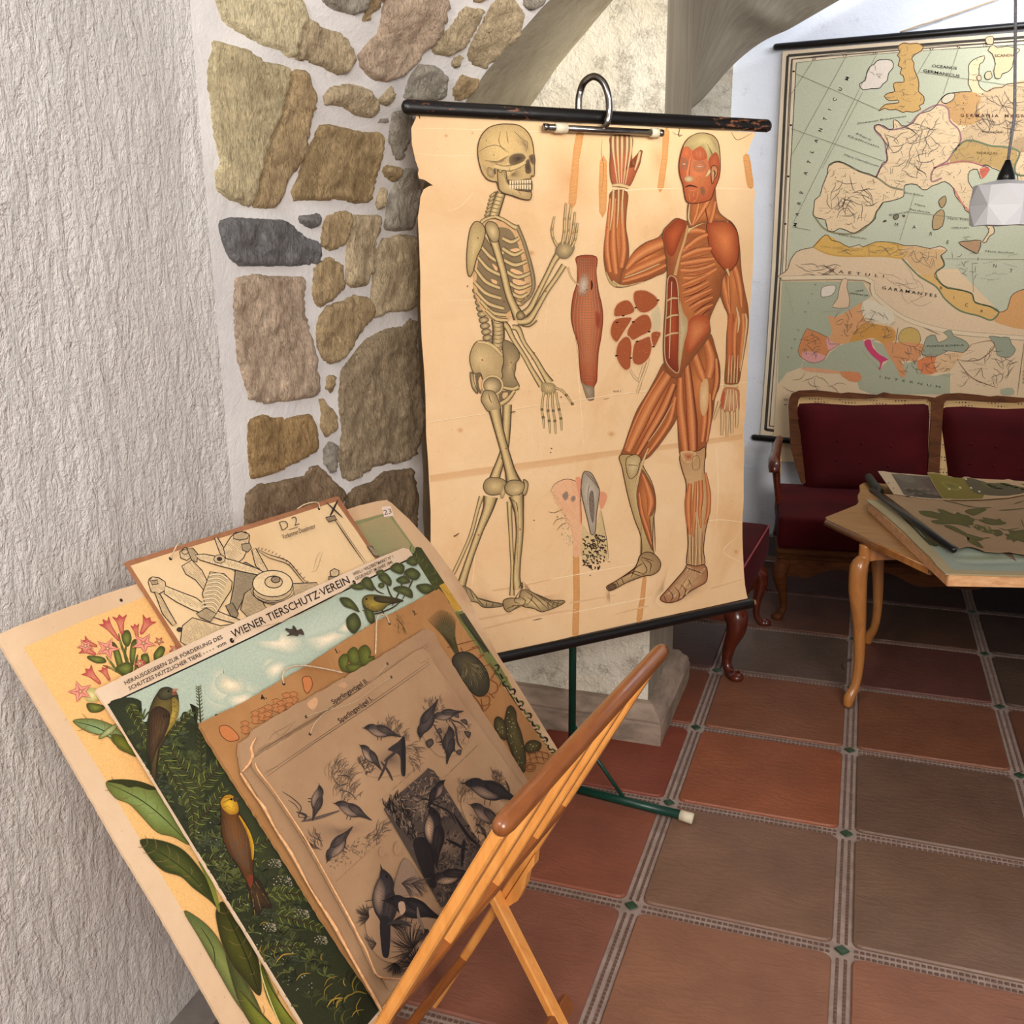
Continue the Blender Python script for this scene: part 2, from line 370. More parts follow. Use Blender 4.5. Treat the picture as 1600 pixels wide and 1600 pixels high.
STONES = [
 (A_, CRM, .2, '130,-60 640,-60 700,60 720,110 680,180 660,260 640,350 590,360 540,310 440,290 360,240 270,190 190,140 160,60'),
 (A_, TAN, 1, '722,110 830,180 900,190 960,250 1015,330 990,410 960,450 900,465 830,420 760,390 650,370 662,260 685,180'),
 (A_, (214, 200, 164), .25, '120,255 190,270 280,300 350,320 400,360 440,390 500,400 560,410 615,440 600,520 570,620 540,720 510,790 480,850 470,920 440,1000 410,1130 380,1250 350,1290 280,1250 220,1230 180,1200 150,1170 140,1060 170,1000 150,900 130,830 125,740 120,640 100,560 100,480 105,400 130,320'),
 (A_, BRN, 1, '620,440 710,450 765,570 760,650 730,770 700,880 680,1000 600,1120 570,1200 540,1270 470,1310 365,1290 412,1130 470,920 545,720 590,580'),
 (A_, TAN, 1, '820,600 880,540 1000,530 1090,560 1150,620 1150,690 1110,740 1030,730 950,670 830,660'),
 (A_, TAN, 1, '1170,600 1240,540 1255,590 1230,650 1180,660'),
 (A_, (184, 160, 122), 1, '800,790 860,780 1000,820 1080,830 1160,825 1180,850 1170,930 1160,1000 1140,1150 1110,1260 1030,1275 960,1250 880,1240 760,1255 640,1260 620,1190 660,1100 690,1000 730,930 770,860'),
 (A_, GRY, 1, '1145,745 1215,735 1222,768 1160,772'),
 (A_, BRN, 1, '1190,1050 1230,1035 1295,1045 1290,1090 1255,1135 1210,1100'),
 (A_, TAN, 1, '1160,1220 1190,1165 1205,1190 1190,1290 1160,1310 1145,1270'),
 (C_, GRY, 1, '450,480 560,490 640,560 640,690 600,740 370,740 340,700 380,580'),
 (A_, GRY, 1, '1250,700 1370,700 1395,800 1350,900 1310,1010 1270,1000 1230,880'),
 (A_, GRY, 1, '1320,1060 1380,1050 1400,1130 1420,1180 1400,1300 1380,1430 1280,1440 1200,1430 1230,1260 1270,1150'),
 ((0, 0, 1), (132, 132, 136), 1.3, '342,345 365,340 400,342 440,345 455,352 472,367 490,375 499,390 498,412 490,417 430,415 375,416 360,405 355,395 347,372'),
 (A_, DGR, 1, '660,1350 780,1330 785,1400 740,1425 680,1395'),
 (A_, BRN, 1, '830,1340 970,1320 980,1380 950,1530 860,1570 800,1530 810,1430'),
 ((0, 0, 1), TAN, 1, '551,338 590,337 592,350 586,375 582,420 572,445 550,448 541,440 541,400 545,365'),
 (B_, BRN, 1, '800,30 850,10 920,50 945,120 940,200 880,260 810,320 770,290 750,200 760,80'),
 (B_, TAN, 1, '1190,-100 1300,-130 1380,-120 1400,0 1400,150 1380,320 1330,350 1230,340 1140,390 1120,260 1140,100 1150,0'),
 (B_, PNK, 1.2, '265,140 380,120 480,130 580,128 680,130 700,180 705,300 720,450 745,540 762,620 780,760 770,880 680,890 600,910 440,920 350,890 320,780 280,650 265,480 255,300'),
 (B_, BRN, 1, '800,380 850,310 930,290 1010,250 1090,260 1120,340 1110,400 1060,450 1000,560 930,640 860,680 800,640 775,560 780,440'),
 (B_, (176, 158, 132), 1.2, '930,720 1000,640 1080,530 1200,470 1310,440 1350,390 1395,410 1390,560 1420,700 1415,860 1435,980 1420,1100 1400,1240 1330,1280 1210,1300 1130,1310 1060,1370 990,1410 940,1380 920,1250 940,1100 910,900'),
 (B_, BRN, 1, '840,740 880,750 885,800 860,860 830,820'),
 (B_, BRN, 1, '790,900 830,900 860,960 890,1010 885,1080 830,1140 800,1060 810,980'),
 (B_, (178, 148, 106), 1, '350,1030 440,990 520,1010 640,1000 740,990 760,1060 770,1180 740,1240 600,1310 500,1360 400,1395 365,1390 350,1200'),
 (B_, GRY, 1, '850,1170 890,1170 895,1300 870,1360 820,1290 820,1210'),
 (B_, (150, 128, 104), 1, '330,1760 330,1600 340,1480 420,1420 560,1400 690,1380 720,1320 780,1310 850,1380 930,1450 950,1500 900,1600 880,1760 600,1780'),
 (B_, (142, 122, 98), 1, '960,1500 1020,1440 1130,1420 1200,1350 1370,1330 1390,1420 1400,1520 1390,1600 1400,1760 1100,1780 950,1740 960,1620'),
 (A_, GRY, .8, '790,-60 1110,-60 1080,20 1060,60 1010,90 900,70 830,30'),
 (A_, BRN, 1, '1120,-60 1230,-60 1190,10 1120,110 1060,150 1070,100'),
 (C_, PNK, 1.1, '180,-60 640,-60 655,20 660,60 640,150 600,230 560,300 490,370 420,440 300,560 200,600 130,590 70,540 20,480 0,400 60,340 150,250 170,130'),
 (C_, TAN, 1, '780,50 910,80 900,160 820,260 760,340 680,410 560,400 540,350 600,270 690,190 730,100'),
 (C_, TAN, 1, '980,40 1050,-20 1130,-20 1190,90 1200,160 1160,260 1080,360 1000,440 940,500 840,490 800,400 860,270 930,130'),
 (C_, TAN, 1, '700,430 760,400 740,470 700,500 690,460'),
 (C_, BRN, 1, '690,650 760,540 800,570 880,580 870,640 780,720 700,740'),
 (C_, GRY, .8, '1220,-60 1370,-60 1340,0 1320,40 1260,70 1230,30'),
 (C_, BRN, .8, '830,-60 960,-60 930,0 900,15 850,15'),
 ((0, 0, 1), TAN, 1, '350,-40 420,-36 486,-30 490,-80 440,-120 360,-110'), ((0, 0, 1), BRN, 1, '505,-40 560,-34 600,-60 610,-120 560,-150 500,-110'), ((0, 0, 1), PNK, 1, '620,-36 690,-40 740,-90 760,-150 700,-160 640,-110'), ((0, 0, 1), TAN, 1, '712,-32 760,-34 830,-80 850,-120 790,-130 740,-90'), ((0, 0, 1), GRY, 1, '360,-140 430,-135 480,-160 470,-230 400,-240 350,-210'), ((0, 0, 1), TAN, 1, '500,-170 560,-175 640,-180 650,-240 580,-260 510,-240'),
 (C_, TAN, .8, '150,720 240,660 245,700 200,780 150,760')]
def parse(s, org=(0, 0, 1)):
    out = []
    for t in s.split():
        a, b = t.split(','); out.append((org[0] + float(a) * org[2], org[1] + float(b) * org[2]))
    return out
def inside(p, poly):
    c = False; x, y = p; n = len(poly)
    for i in range(n):
        x1, y1 = poly[i]; x2, y2 = poly[i - 1]
        if (y1 > y) != (y2 > y) and x < (x2 - x1) * (y - y1) / (y2 - y1) + x1: c = not c
    return c
def edge_dist(p, poly):
    best = 1e9; x, y = p
    for i in range(len(poly)):
        x1, y1 = poly[i - 1]; x2, y2 = poly[i]; dx, dy = x2 - x1, y2 - y1; l = dx * dx + dy * dy
        t = max(0, min(1, ((x - x1) * dx + (y - y1) * dy) / l)) if l else 0
        best = min(best, math.hypot(x - x1 - t * dx, y - y1 - t * dy))
    return best
for si, (org, colr, rugged, s) in enumerate(STONES):
    pts = parse(s, org)
    uvs = [stone_uv(x, y) for x, y in pts]
    SC = 5.5 / 7.5
    poly = [(u * .66, v) for u, v in uvs]           # about metres on the wall
    cx_ = sum(p[0] for p in poly) / len(poly); cy_ = sum(p[1] for p in poly) / len(poly)
    poly = [(x + (x - cx_) / (math.hypot(x - cx_, y - cy_) + 1e-6) * .0055, y + (y - cy_) / (math.hypot(x - cx_, y - cy_) + 1e-6) * .0055) for x, y in poly]
    # roughen the outline
    rp = []
    for i in range(len(poly)):
        a, b = poly[i], poly[(i + 1) % len(poly)]; L = math.hypot(b[0] - a[0], b[1] - a[1]); k = max(1, int(L / .007))
        for t in range(k):
            f = t / k; j = .0022 if t else .001
            x = a[0] + (b[0] - a[0]) * f; y = a[1] + (b[1] - a[1]) * f
            rp.append((x + mnoise.noise(Vector((x * 130, y * 130, si))) * j, y + mnoise.noise(Vector((x * 130, y * 130, si + 50))) * j))
    xs = [p[0] for p in rp]; ys = [p[1] for p in rp]
    step = .0085; inner = []
    yy = min(ys) + step / 2; row = 0
    while yy < max(ys):
        xx = min(xs) + (step / 2 if row % 2 else 0)
        while xx < max(xs):
            if inside((xx, yy), rp) and edge_dist((xx, yy), rp) > step * .5: inner.append((xx, yy))
            xx += step
        yy += step * .87; row += 1
    N = len(rp); allp = rp + inner
    co, ed, fa, *_r = delaunay_2d_cdt([Vector(p) for p in allp], [(i, (i + 1) % N) for i in range(N)], [], 1, 1e-7)
    co = [(c.x, c.y) for c in co]
    vs = []; rim = set()
    for x, y in co:
        d = edge_dist((x, y), rp); e = min(1, d / .008); base = .007 * (e * (2 - e)) + .005
        q = Vector((x * 16, y * 12, si * 3.7)); r1 = mnoise.noise(q) * .010 + mnoise.noise(q * 3.1) * .0055 + mnoise.noise(Vector((x * 90, y * 55, si))) * .0028
        h = base + (r1 * rugged) * e
        vs.append(stone_pt(x / .66, y, h if d > 1e-5 else -.006))
    fs = [list(f) for f in fa]
    # orient towards the camera
    a, b, c = (vs[i] for i in fs[0][:3])
    if (b - a).cross(c - a).dot(CAM - a) < 0: fs = [f[::-1] for f in fs]
    mk('stone', vs, fs, M_stone, wall_stone, True, cols=[L4(colr)] * len(vs), label='pale cream dressed stone' if rugged < .3 else None)
# --- the jamb behind the stone face and the smooth soffit of the arch
FP = [(-1.075, 0), (-1.07, 1.50), (-1.06, 1.66), (-1.02, 1.79), (-.965, 1.872), (-.934, 1.907), (-.858, 2.002), (-.767, 2.093), (-.702, 2.158), (-.60, 2.235), (-.45, 2.30), (-.25, 2.37), (.1, 2.43), (.6, 2.46), (1.2, 2.46)]
def soff(u, v):
    vv = v * 4.0; a = prof(NP, vv); b = prof(FP, vv * 1.03)
    n = mnoise.noise(Vector((u * 3, vv * 4, 9))) * .008 * math.sin(math.pi * u)
    return Vector((a[0] * (1 - u) + b[0] * u + n, YN + (2.81 - YN) * u, a[1] * (1 - u) + b[1] * u))
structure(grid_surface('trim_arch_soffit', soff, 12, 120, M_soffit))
# --- pillar: front face closes the niche, right face towards the far room
PX, PY, PB = -.552, 2.81, 3.235
def pface(u, v):
    x = -1.25 + (PX + 1.25) * u; z = 2.75 * v
    n = mnoise.noise(Vector((x * 9, 0, z * 7))) * .006 * (1 if u < .97 else 0)
    return Vector((x, PY + n, z))
wp = grid_surface('wall_pillar', pface, 24, 60, M_pillar); structure(wp)
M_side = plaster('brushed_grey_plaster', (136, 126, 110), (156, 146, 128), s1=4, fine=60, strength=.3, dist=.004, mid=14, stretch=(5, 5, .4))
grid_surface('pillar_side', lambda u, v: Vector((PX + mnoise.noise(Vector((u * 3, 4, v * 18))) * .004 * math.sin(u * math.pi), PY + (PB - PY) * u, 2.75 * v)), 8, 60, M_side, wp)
mk('pillar_back', [(PX, PB, 0), (-1.7, PB, 0), (-1.7, PB, 2.75), (PX, PB, 2.75)], [[0, 1, 2, 3]], M_soffit, wp)
# moulded stone base around the pillar
def moulding(name, path, sec, mat, parent=None):
    """path: list of (point, outward) in plan; sec: (out, z)"""
    vs = []; fs = []; n = len(sec)
    for p, o in path:
        for a, z in sec: vs.append(Vector((p[0] + o[0] * a, p[1] + o[1] * a, z)))
    for i in range(len(path) - 1):
        for k in range(n - 1): fs.append([i * n + k, (i + 1) * n + k, (i + 1) * n + k + 1, i * n + k + 1])
    return mk(name, vs, fs, mat, parent, False)
SEC = [(.055, 0), (.055, .070), (.050, .076), (.052, .083), (.045, .096), (.033, .106), (.029, .114), (.020, .126), (0, .130)]
structure(moulding('baseboard_pillar', [((-1.2, PY), (0, -1)), ((PX, PY), (1, -1)), ((PX, PB), (1, 1)), ((PX - .4, PB), (0, 1))], SEC, M_base))
# --- the far wall, its stone base, the stub before it and the vault web between
grid_surface_far = grid_surface('wall_far', lambda u, v: Vector((-1.7 + 5.3 * u, 4.915 + mnoise.noise(Vector((u * 8, 1, v * 6))) * .004, 2.9 * v)), 30, 24, M_far); structure(grid_surface_far)
structure(moulding('baseboard_far', [((-1.7, 4.915), (0, -1)), ((3.6, 4.915), (0, -1))], [(.02, 0), (.02, .105), (.012, .112), (0, .114)], plaster('grey_base', (92, 92, 86), (112, 112, 104), s1=5, fine=60, strength=.2, dist=.003)))
YS = 4.72
sp = yplane(YS)
edgeX = sp.at(1144, 140).x
stub = mk('wall_stub', [(-1.7, YS, 0), (edgeX, YS, 0), (edgeX, YS, 2.9), (-1.7, YS, 2.9), (edgeX - .03, 4.915, 0), (edgeX - .03, 4.915, 2.9)], [[0, 1, 2, 3], [1, 4, 5, 2]], M_pillar); structure(stub)
VF = [(1040, 250), (1060, 190), (1070, 178), (1099, 154), (1146, 101), (1190, 66), (1232, 46), (1260, 30), (1316, -2), (1380, -36), (1480, -80), (1620, -125), (1900, -180)]
vfar = [sp.at(x, y) for x, y in VF]
vnear = [Vector((PX + a, PB, z)) for a, z in ((-.05, 1.55), (-.01, 1.8), (-.002, 1.95), (0, 2.05), (0, 2.15), (0, 2.24), (.005, 2.31), (.03, 2.38), (.12, 2.47), (.4, 2.56), (.95, 2.62), (1.4, 2.66), (2.6, 2.7))]
vf2, vn2 = catmull(vfar, 5), catmull(vnear, 5)
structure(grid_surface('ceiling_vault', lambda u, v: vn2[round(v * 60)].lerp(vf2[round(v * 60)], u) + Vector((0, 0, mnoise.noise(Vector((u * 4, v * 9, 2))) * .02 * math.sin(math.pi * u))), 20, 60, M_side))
structure(mk('ceiling', [(-1.7, -1.2, 2.9), (3.6, -1.2, 2.9), (3.6, 5.1, 2.9), (-1.7, 5.1, 2.9)], [[0, 3, 2, 1]], M_far))
structure(mk('wall_right', [(3.55, -1.2, 0), (3.55, 5.1, 0), (3.55, 5.1, 2.9), (3.55, -1.2, 2.9)], [[0, 3, 2, 1]], M_far))
# low grey stone kerb at the foot of the left wall
structure(mk('trim_kerb', *beam((-1.16, 1.16, .012), (-1.16, YC, .012), .09, .03, (1, 0, 0), .004), plaster('kerb_stone', (108, 100, 96), (128, 120, 114), s1=12, fine=60, strength=.3, dist=.003)))
# ------------------------------------------------------------------ furniture
def pillow(poly, to3d, H, soft, step, back=True, wob=0.0):
    """a padded or worn slab: outline in 2-D, raised by H towards the middle over the width soft"""
    rp = []
    for i in range(len(poly)):
        a, b = poly[i], poly[(i + 1) % len(poly)]; L = math.hypot(b[0] - a[0], b[1] - a[1]); k = max(1, int(L / step))
        for t in range(k): rp.append((a[0] + (b[0] - a[0]) * t / k, a[1] + (b[1] - a[1]) * t / k))
    xs = [p[0] for p in rp]; ys = [p[1] for p in rp]; inner = []; y = min(ys) + step / 2; row = 0
    while y < max(ys):
        x = min(xs) + (step / 2 if row % 2 else 0)
        while x < max(xs):
            if inside((x, y), rp) and edge_dist((x, y), rp) > step * .45: inner.append((x, y))
            x += step
        y += step * .87; row += 1
    N = len(rp)
    co, ed, fa, *_ = delaunay_2d_cdt([Vector(p) for p in rp + inner], [(i, (i + 1) % N) for i in range(N)], [], 1, 1e-7)
    vs = []; rim = []
    for c in co:
        d = edge_dist((c.x, c.y), rp); e = min(1, d / soft); vs.append(to3d(c.x, c.y, H * math.sqrt(max(0, 1 - (1 - e) ** 2)) + (mnoise.noise(Vector((c.x * 9, c.y * 9, 1))) * wob * e)))
    fs = [list(f) for f in fa]
    a, b, c = (vs[i] for i in fs[0][:3])
    n = (b - a).cross(c - a); m = to3d(co[fa[0][0]].x, co[fa[0][0]].y, 1.0) - to3d(co[fa[0][0]].x, co[fa[0][0]].y, 0)
    if n.dot(m) < 0: fs = [f[::-1] for f in fs]
    return vs, fs
def extrude2d(poly, to3d, h0, h1):
    N = len(poly)
    co, ed, fa, *_ = delaunay_2d_cdt([Vector(p) for p in poly], [(i, (i + 1) % N) for i in range(N)], [], 1, 1e-7)
    n = len(co); vs = [to3d(c.x, c.y, h1) for c in co] + [to3d(c.x, c.y, h0) for c in co]
    fs = [list(f) for f in fa] + [[i + n for i in f][::-1] for f in fa]
    for i in range(N): j = (i + 1) % N; fs.append([i, i + n, j + n, j])
    return vs, fs

def velvet(name, c1, c2):
    m, nt, b = new_mat(name)
    n = noise_node(nt, 6, 4, .5); n2 = noise_node(nt, 300, 3, .6)
    r = ramp(nt, n.outputs['Fac'], [(.3, L4(c1)), (.7, L4(c2))]); nt.links.new(r.outputs[0], b.inputs['Base Color'])
    b.inputs['Roughness'].default_value = .8; b.inputs['Sheen Weight'].default_value = .04; b.inputs['Sheen Tint'].default_value = (.9, .3, .35, 1); b.inputs['Specular IOR Level'].default_value = .15
    bump(nt, b, [(n2.outputs['Fac'], 1)], .2, .002); return m
M_velvet = velvet('crimson_velvet', (54, 1, 5), (74, 4, 9))
M_walnut = wood('polished_walnut', (66, 34, 16), (108, 62, 30), grain=(3, 14, 14), rough=.6, coat=.0, spec=.12)
M_mahog = wood('red_mahogany', (66, 22, 10), (104, 40, 18), grain=(3, 14, 14), rough=.28, coat=.4)
M_honey = wood('honey_walnut', (158, 98, 46), (196, 132, 70), grain=(10, 10, 2), rough=.3, coat=.4)
def cane_mat():
    m, nt, b = new_mat('woven_cane')
    v = nd(nt, 'ShaderNodeTexVoronoi', feature='DISTANCE_TO_EDGE'); v.inputs['Scale'].default_value = 75
    tc = nd(nt, 'ShaderNodeTexCoord'); nt.links.new(tc.outputs['Object'], v.inputs['Vector']); v.inputs['Randomness'].default_value = .15
    r = ramp(nt, v.outputs['Distance'], [(.26, L4((206, 168, 108))), (.34, L4((40, 22, 14)))]); nt.links.new(r.outputs[0], b.inputs['Base Color']); b.inputs['Roughness'].default_value = .6
    return m
M_cane = cane_mat()

def cabriole(top, foot, out, H, mat, parent, s=1.0, name='leg', label=None):
    """curved leg: knee bulges outwards, ankle tucks in, foot turns out"""
    top = Vector(top); foot = Vector(foot); out = Vector(out).normalized()
    P = [top, top.lerp(foot, .12) + out * .022 * s, top.lerp(foot, .30) + out * .020 * s, top.lerp(foot, .55) - out * .004 * s, top.lerp(foot, .80) - out * .016 * s, top.lerp(foot, .93) - out * .002 * s, foot + out * .018 * s + Vector((0, 0, .012))]
    R = [.030 * s, .034 * s, .028 * s, .019 * s, .014 * s, .015 * s, .021 * s]
    v, f = tube(P, R, 12, sub=4)
    toe = foot + out * .020 * s
    v2, f2 = tube([toe + Vector((0, 0, .001)), toe + Vector((0, 0, .008)), toe + Vector((0, 0, .020)), toe + Vector((0, 0, .028))], [.016 * s, .022 * s, .021 * s, .012 * s], 12)
    return mk(name, *join((v, f), (v2, f2)), mat, parent, True, label=label)

# --- sofa along the far wall
r_ = Vector((.9945, .105, 0)); b_ = Vector((-.105, .9945, 0)); Zv = Vector((0, 0, 1))
S0 = Vector((-.262, 4.02, 0))
def sp3(a, d, z): return S0 + r_ * a + b_ * d + Zv * z
sofa = thing('sofa', 'red velvet sofa with scalloped walnut frame standing before the big wall map', 'sofa', S0)
SL = 1.98
# seat cushion
def rbox(name, o, A, Bv, Cv, bev, mat, parent, seg=3, smooth=True, label=None):
    bm = bmesh.new(); vs = []
    for k in (0, 1):
        for (i, j) in ((0, 0), (1, 0), (1, 1), (0, 1)): vs.append(bm.verts.new(Vector(o) + Vector(A) * i + Vector(Bv) * j + Vector(Cv) * k))
    for f in ((3, 2, 1, 0), (4, 5, 6, 7), (0, 1, 5, 4), (1, 2, 6, 5), (2, 3, 7, 6), (3, 0, 4, 7)): bm.faces.new([vs[i] for i in f])
    bmesh.ops.recalc_face_normals(bm, faces=bm.faces)
    bmesh.ops.bevel(bm, geom=list(bm.edges) , offset=bev, segments=seg, affect='EDGES', profile=.6)
    return bm_obj(name, bm, mat, parent, smooth, label=label)
cz0, cz1 = .315, .452
rbox('seat_cushion', sp3(-.005, -.03, cz0), r_ * SL, b_ * .63, Zv * (cz1 - cz0), .022, M_velvet, sofa)
mk('cushion_piping', *tube([sp3(.004, .56, cz1 - .014), sp3(.0, -.022, cz1 - .012), sp3(SL - .012, -.022, cz1 - .012), sp3(SL - .01, .56, cz1 - .014)], .0045, 6), M_velvet, sofa, True)
# front rail with a wavy lower edge
wave = []
n = 48
for i in range(n + 1):
    a = SL * i / n; t = (a / SL * 3) % 1
    z = .205 + .028 * math.cos(2 * math.pi * t) * (-1) + .010 * math.cos(6 * math.pi * t)
    if a < .1 or a > SL - .1: z = .19
    wave.append((a, z))
rail = [(0, .315), *[(a, z) for a, z in wave], (SL, .315)]
mk('front_rail', *extrude2d(rail, lambda x, y, h: sp3(x, h, y), .022, 0), M_walnut, sofa)
mk('rail_moulding', *join(beam(sp3(-.006, -.006, .300), sp3(SL + .006, -.006, .300), .02, .026, b_, .006), beam(sp3(-.002, -.004, .272), sp3(SL, -.004, .272), .014, .012, b_, .004)), M_walnut, sofa)
mk('side_rail', *beam(sp3(.012, 0, .265), sp3(.012, .58, .265), .024, .09, r_), M_walnut, sofa)
mk('side_rail', *beam(sp3(SL - .012, 0, .265), sp3(SL - .012, .58, .265), .024, .09, r_), M_walnut, sofa)
for a in (.03, SL - .03):
    cabriole(sp3(a, .02, .25), sp3(a - .005, .0, 0), (-r_ if a < 1 else r_) * .6 - b_ * .7, .25, M_walnut, sofa)
    cabriole(sp3(a, .56, .25), sp3(a, .58, 0), b_ + (-r_ if a < 1 else r_) * .3, .25, M_walnut, sofa, .85)
# back: plane leaning back
BN = (-b_ * math.cos(.24) + Zv * math.sin(.24)).normalized(); BU = (Zv * math.cos(.24) + b_ * math.sin(.24)).normalized()
BO = sp3(0, .56, .44)
bpl = Plane(BO, BN)
def bk(a, u, h=0): return BO + r_ * a + BU * u + BN * h
def bpx(s, org=(1160, 580, .275)):
    out = []
    for x, y in parse(s, org):
        p = bpl.at(x, y) - BO; out.append((p.dot(r_), p.dot(BU)))
    return out
crest = bpx('262,200 266,155 280,128 320,112 400,108 500,118 560,127 600,122 700,131 760,136 800,121 850,131 950,137 1040,145 1095,153')
lob_w = crest[-1][0] - crest[0][0]
inner1 = bpx('312,205 318,165 330,148 420,146 500,152 600,158 700,160 780,152 860,158 980,162 1045,160 1066,178 1070,220')
red1 = bpx('298,230 308,196 330,184 420,180 520,188 640,194 760,190 900,190 1030,186 1056,196 1062,260 1056,400 1054,560 1058,690 350,705 338,520 314,340')
lobe_w = bpx('1125,180')[0][0] - bpx('300,190')[0][0]
wood_back = []
fr = M_walnut
for k in range(3):
    dx = lobe_w * k
    outer = [(x + dx, y) for x, y in crest] if k == 0 else [(x + dx, y) for x, y in crest[4:]]
    if k: outer = [(crest[-1][0] + dx - lobe_w, crest[-1][1]), (crest[2][0] + dx, crest[-1][1] + .006), (crest[3][0] + dx, crest[3][1])] + outer
    inn = [(x + dx, y) for x, y in inner1]
    bot = .02
    x0o = crest[0][0] + dx - (0 if k == 0 else -.0); x1o = crest[-1][0] + dx
    # left stile leans with the outline at the sofa's end
    lo = [(x0o + (.075 if k == 0 else .0), bot), (x0o + .02, .18)] if k == 0 else [(crest[-1][0] + dx - lobe_w, bot)]
    poly = lo + outer + [(x1o, bot), (inn[-1][0] + .0, bot)] + inn[::-1] + [((inn[0][0] + .055) if k == 0 else inn[0][0], bot)]
    mk('back_frame', *extrude2d(poly, lambda x, y, h: bk(x, y, h), -.012, .016), fr, sofa)
    cn = [(x + dx, y) for x, y in inner1] + [(inner1[-1][0] + dx, .02), (inner1[0][0] + dx + (.05 if k == 0 else 0), .02)]
    mk('cane_panel', *extrude2d(cn, lambda x, y, h: bk(x, y, h), -.004, .002), M_cane, sofa)
    rd = [(x + dx, y) for x, y in red1]
    cush = mk('back_cushion', *pillow(rd, lambda x, y, h: bk(x, y, h + .004), .050, .09, .03), M_velvet, sofa, True)
    if k == 0: mk('cane_border', *tube([bk(x, y, .008) for x, y in inner1], .005, 6, sub=3), simple('cane_braid', (206, 172, 120), .6), sofa, True)
    bt = [(1513, 695), (1551, 699), (1595, 703), (1511, 725), (1548, 729), (1591, 734)]
    for x, y in (bt if k == 1 else [(b - 206, c - 5) for b, c in bt]) if k < 2 else []:
        p = bpl.at(x, y) - BO; a, u = p.dot(r_), p.dot(BU)
        c = bk(a, u, .050); vs, fs = tube([c, c + BN * .004, c + BN * .006], [.009, .008, .003], 10); mk('button', vs, fs, M_velvet, cush, True)
# arms
for k, a in ((0, .0), (1, SL)):
    sg = -1 if k == 0 else 1
    arm = mk('armrest', *tube([sp3(a + sg * .0, .60, .66), sp3(a + sg * .012, .50, .645), sp3(a + sg * .02, .38, .635), sp3(a + sg * .03, .24, .635), sp3(a + sg * .03, .17, .62), sp3(a + sg * .03, .155, .595)], [.016, .020, .022, .026, .026, .02], 10, sub=4), M_mahog, sofa, True)
    mk('arm_support', *tube([sp3(a, .24, .30), sp3(a - sg * .006, .235, .40), sp3(a + sg * .008, .225, .50), sp3(a + sg * .022, .22, .61)], [.018, .016, .014, .018], 10, sub=4), M_mahog, sofa, True)
    mk('cane_side', *extrude2d([(.27, .45), (.57, .45), (.59, .63), (.28, .62)], lambda x, y, h: sp3(a + h, x, y), -.003, .003), M_cane, sofa)

# --- armchair half hidden behind the anatomy chart, facing the table
A0 = Vector((-.355, 3.36, 0)); ar = Vector((.06, .998, 0)); ab = Vector((-.998, .06, 0))
def ap(a, d, z): return A0 + ar * a + ab * d + Zv * z
chair = thing('armchair', 'red velvet armchair with mahogany cabriole legs half hidden behind the anatomy chart', 'armchair', A0)
CW = .56
rbox('seat_cushion', ap(-.02, -.03, .29), ar * (CW + .04), ab * .56, Zv * .145, .03, M_velvet, chair)
mk('cushion_piping', *tube([ap(-.016, .5, .425), ap(-.014, -.024, .425), ap(CW + .014, -.024, .425), ap(CW + .016, .5, .425)], .0045, 6), velvet('faded_piping', (150, 70, 74), (170, 84, 86)), chair, True)
fr2 = [(0, .29)] + [(CW * i / 24, .20 + .022 * abs(math.cos(math.pi * 2 * i / 24)) * (-1) ** (0) - (.03 if i in (0, 1, 23, 24) else 0)) for i in range(25)] + [(CW, .29)]
mk('front_rail', *extrude2d(fr2, lambda x, y, h: ap(x, h, y), .024, 0), M_mahog, chair)
mk('side_rail', *beam(ap(.012, 0, .25), ap(.012, .52, .25), .024, .08, ar), M_mahog, chair)
mk('side_rail', *beam(ap(CW - .012, 0, .25), ap(CW - .012, .52, .25), .024, .08, ar), M_mahog, chair)
cabriole(ap(.03, .02, .26), ap(-.01, .0, 0), -ab * .8 - ar * .5, .25, M_mahog, chair, 1.25)
cabriole(ap(CW - .03, .02, .26), ap(CW - .01, -.02, 0), -ab * .8 + ar * .4, .25, M_mahog, chair, .95)
cabriole(ap(.04, .5, .26), ap(.03, .52, 0), ab, .25, M_mahog, chair, .85); cabriole(ap(CW - .04, .5, .26), ap(CW - .03, .52, 0), ab, .25, M_mahog, chair, .85)
kx_ = CW / .60
bo = [(.02, .30), (.0, .55), (-.01, .74), (.03, .82), (.14, .845), (.22, .83), (.30, .85), (.38, .83), (.46, .845), (.57, .82), (.61, .74), (.60, .55), (.58, .30)]
bi = [(.53, .42), (.55, .60), (.555, .74), (.52, .785), (.30, .80), (.08, .785), (.045, .74), (.05, .60), (.07, .42)]
bo = [(a * kx_, b) for a, b in bo]; bi = [(a * kx_, b) for a, b in bi]
def cb(x, y, h): return ap(x, .50 + (y - .42) * .22 - h, y)
mk('back_frame', *extrude2d(bo + [(.53 * kx_, .30)] + bi + [(.07 * kx_, .30)], cb, -.012, .016), M_mahog, chair)
mk('back_cushion', *pillow(bi, lambda x, y, h: cb(x, y, h), .05, .09, .04), M_velvet, chair, True)
for k, a in ((0, -.01), (1, CW + .01)):
    mk('armrest', *tube([ap(a, .52, .62), ap(a, .40, .615), ap(a, .26, .615), ap(a, .17, .60), ap(a, .15, .57)], [.016, .02, .023, .024, .018], 10, sub=4), M_mahog, chair, True)
    mk('arm_support', *tube([ap(a, .24, .28), ap(a, .235, .40), ap(a, .22, .50), ap(a, .21, .60)], [.018, .016, .014, .018], 10, sub=4), M_mahog, chair, True)

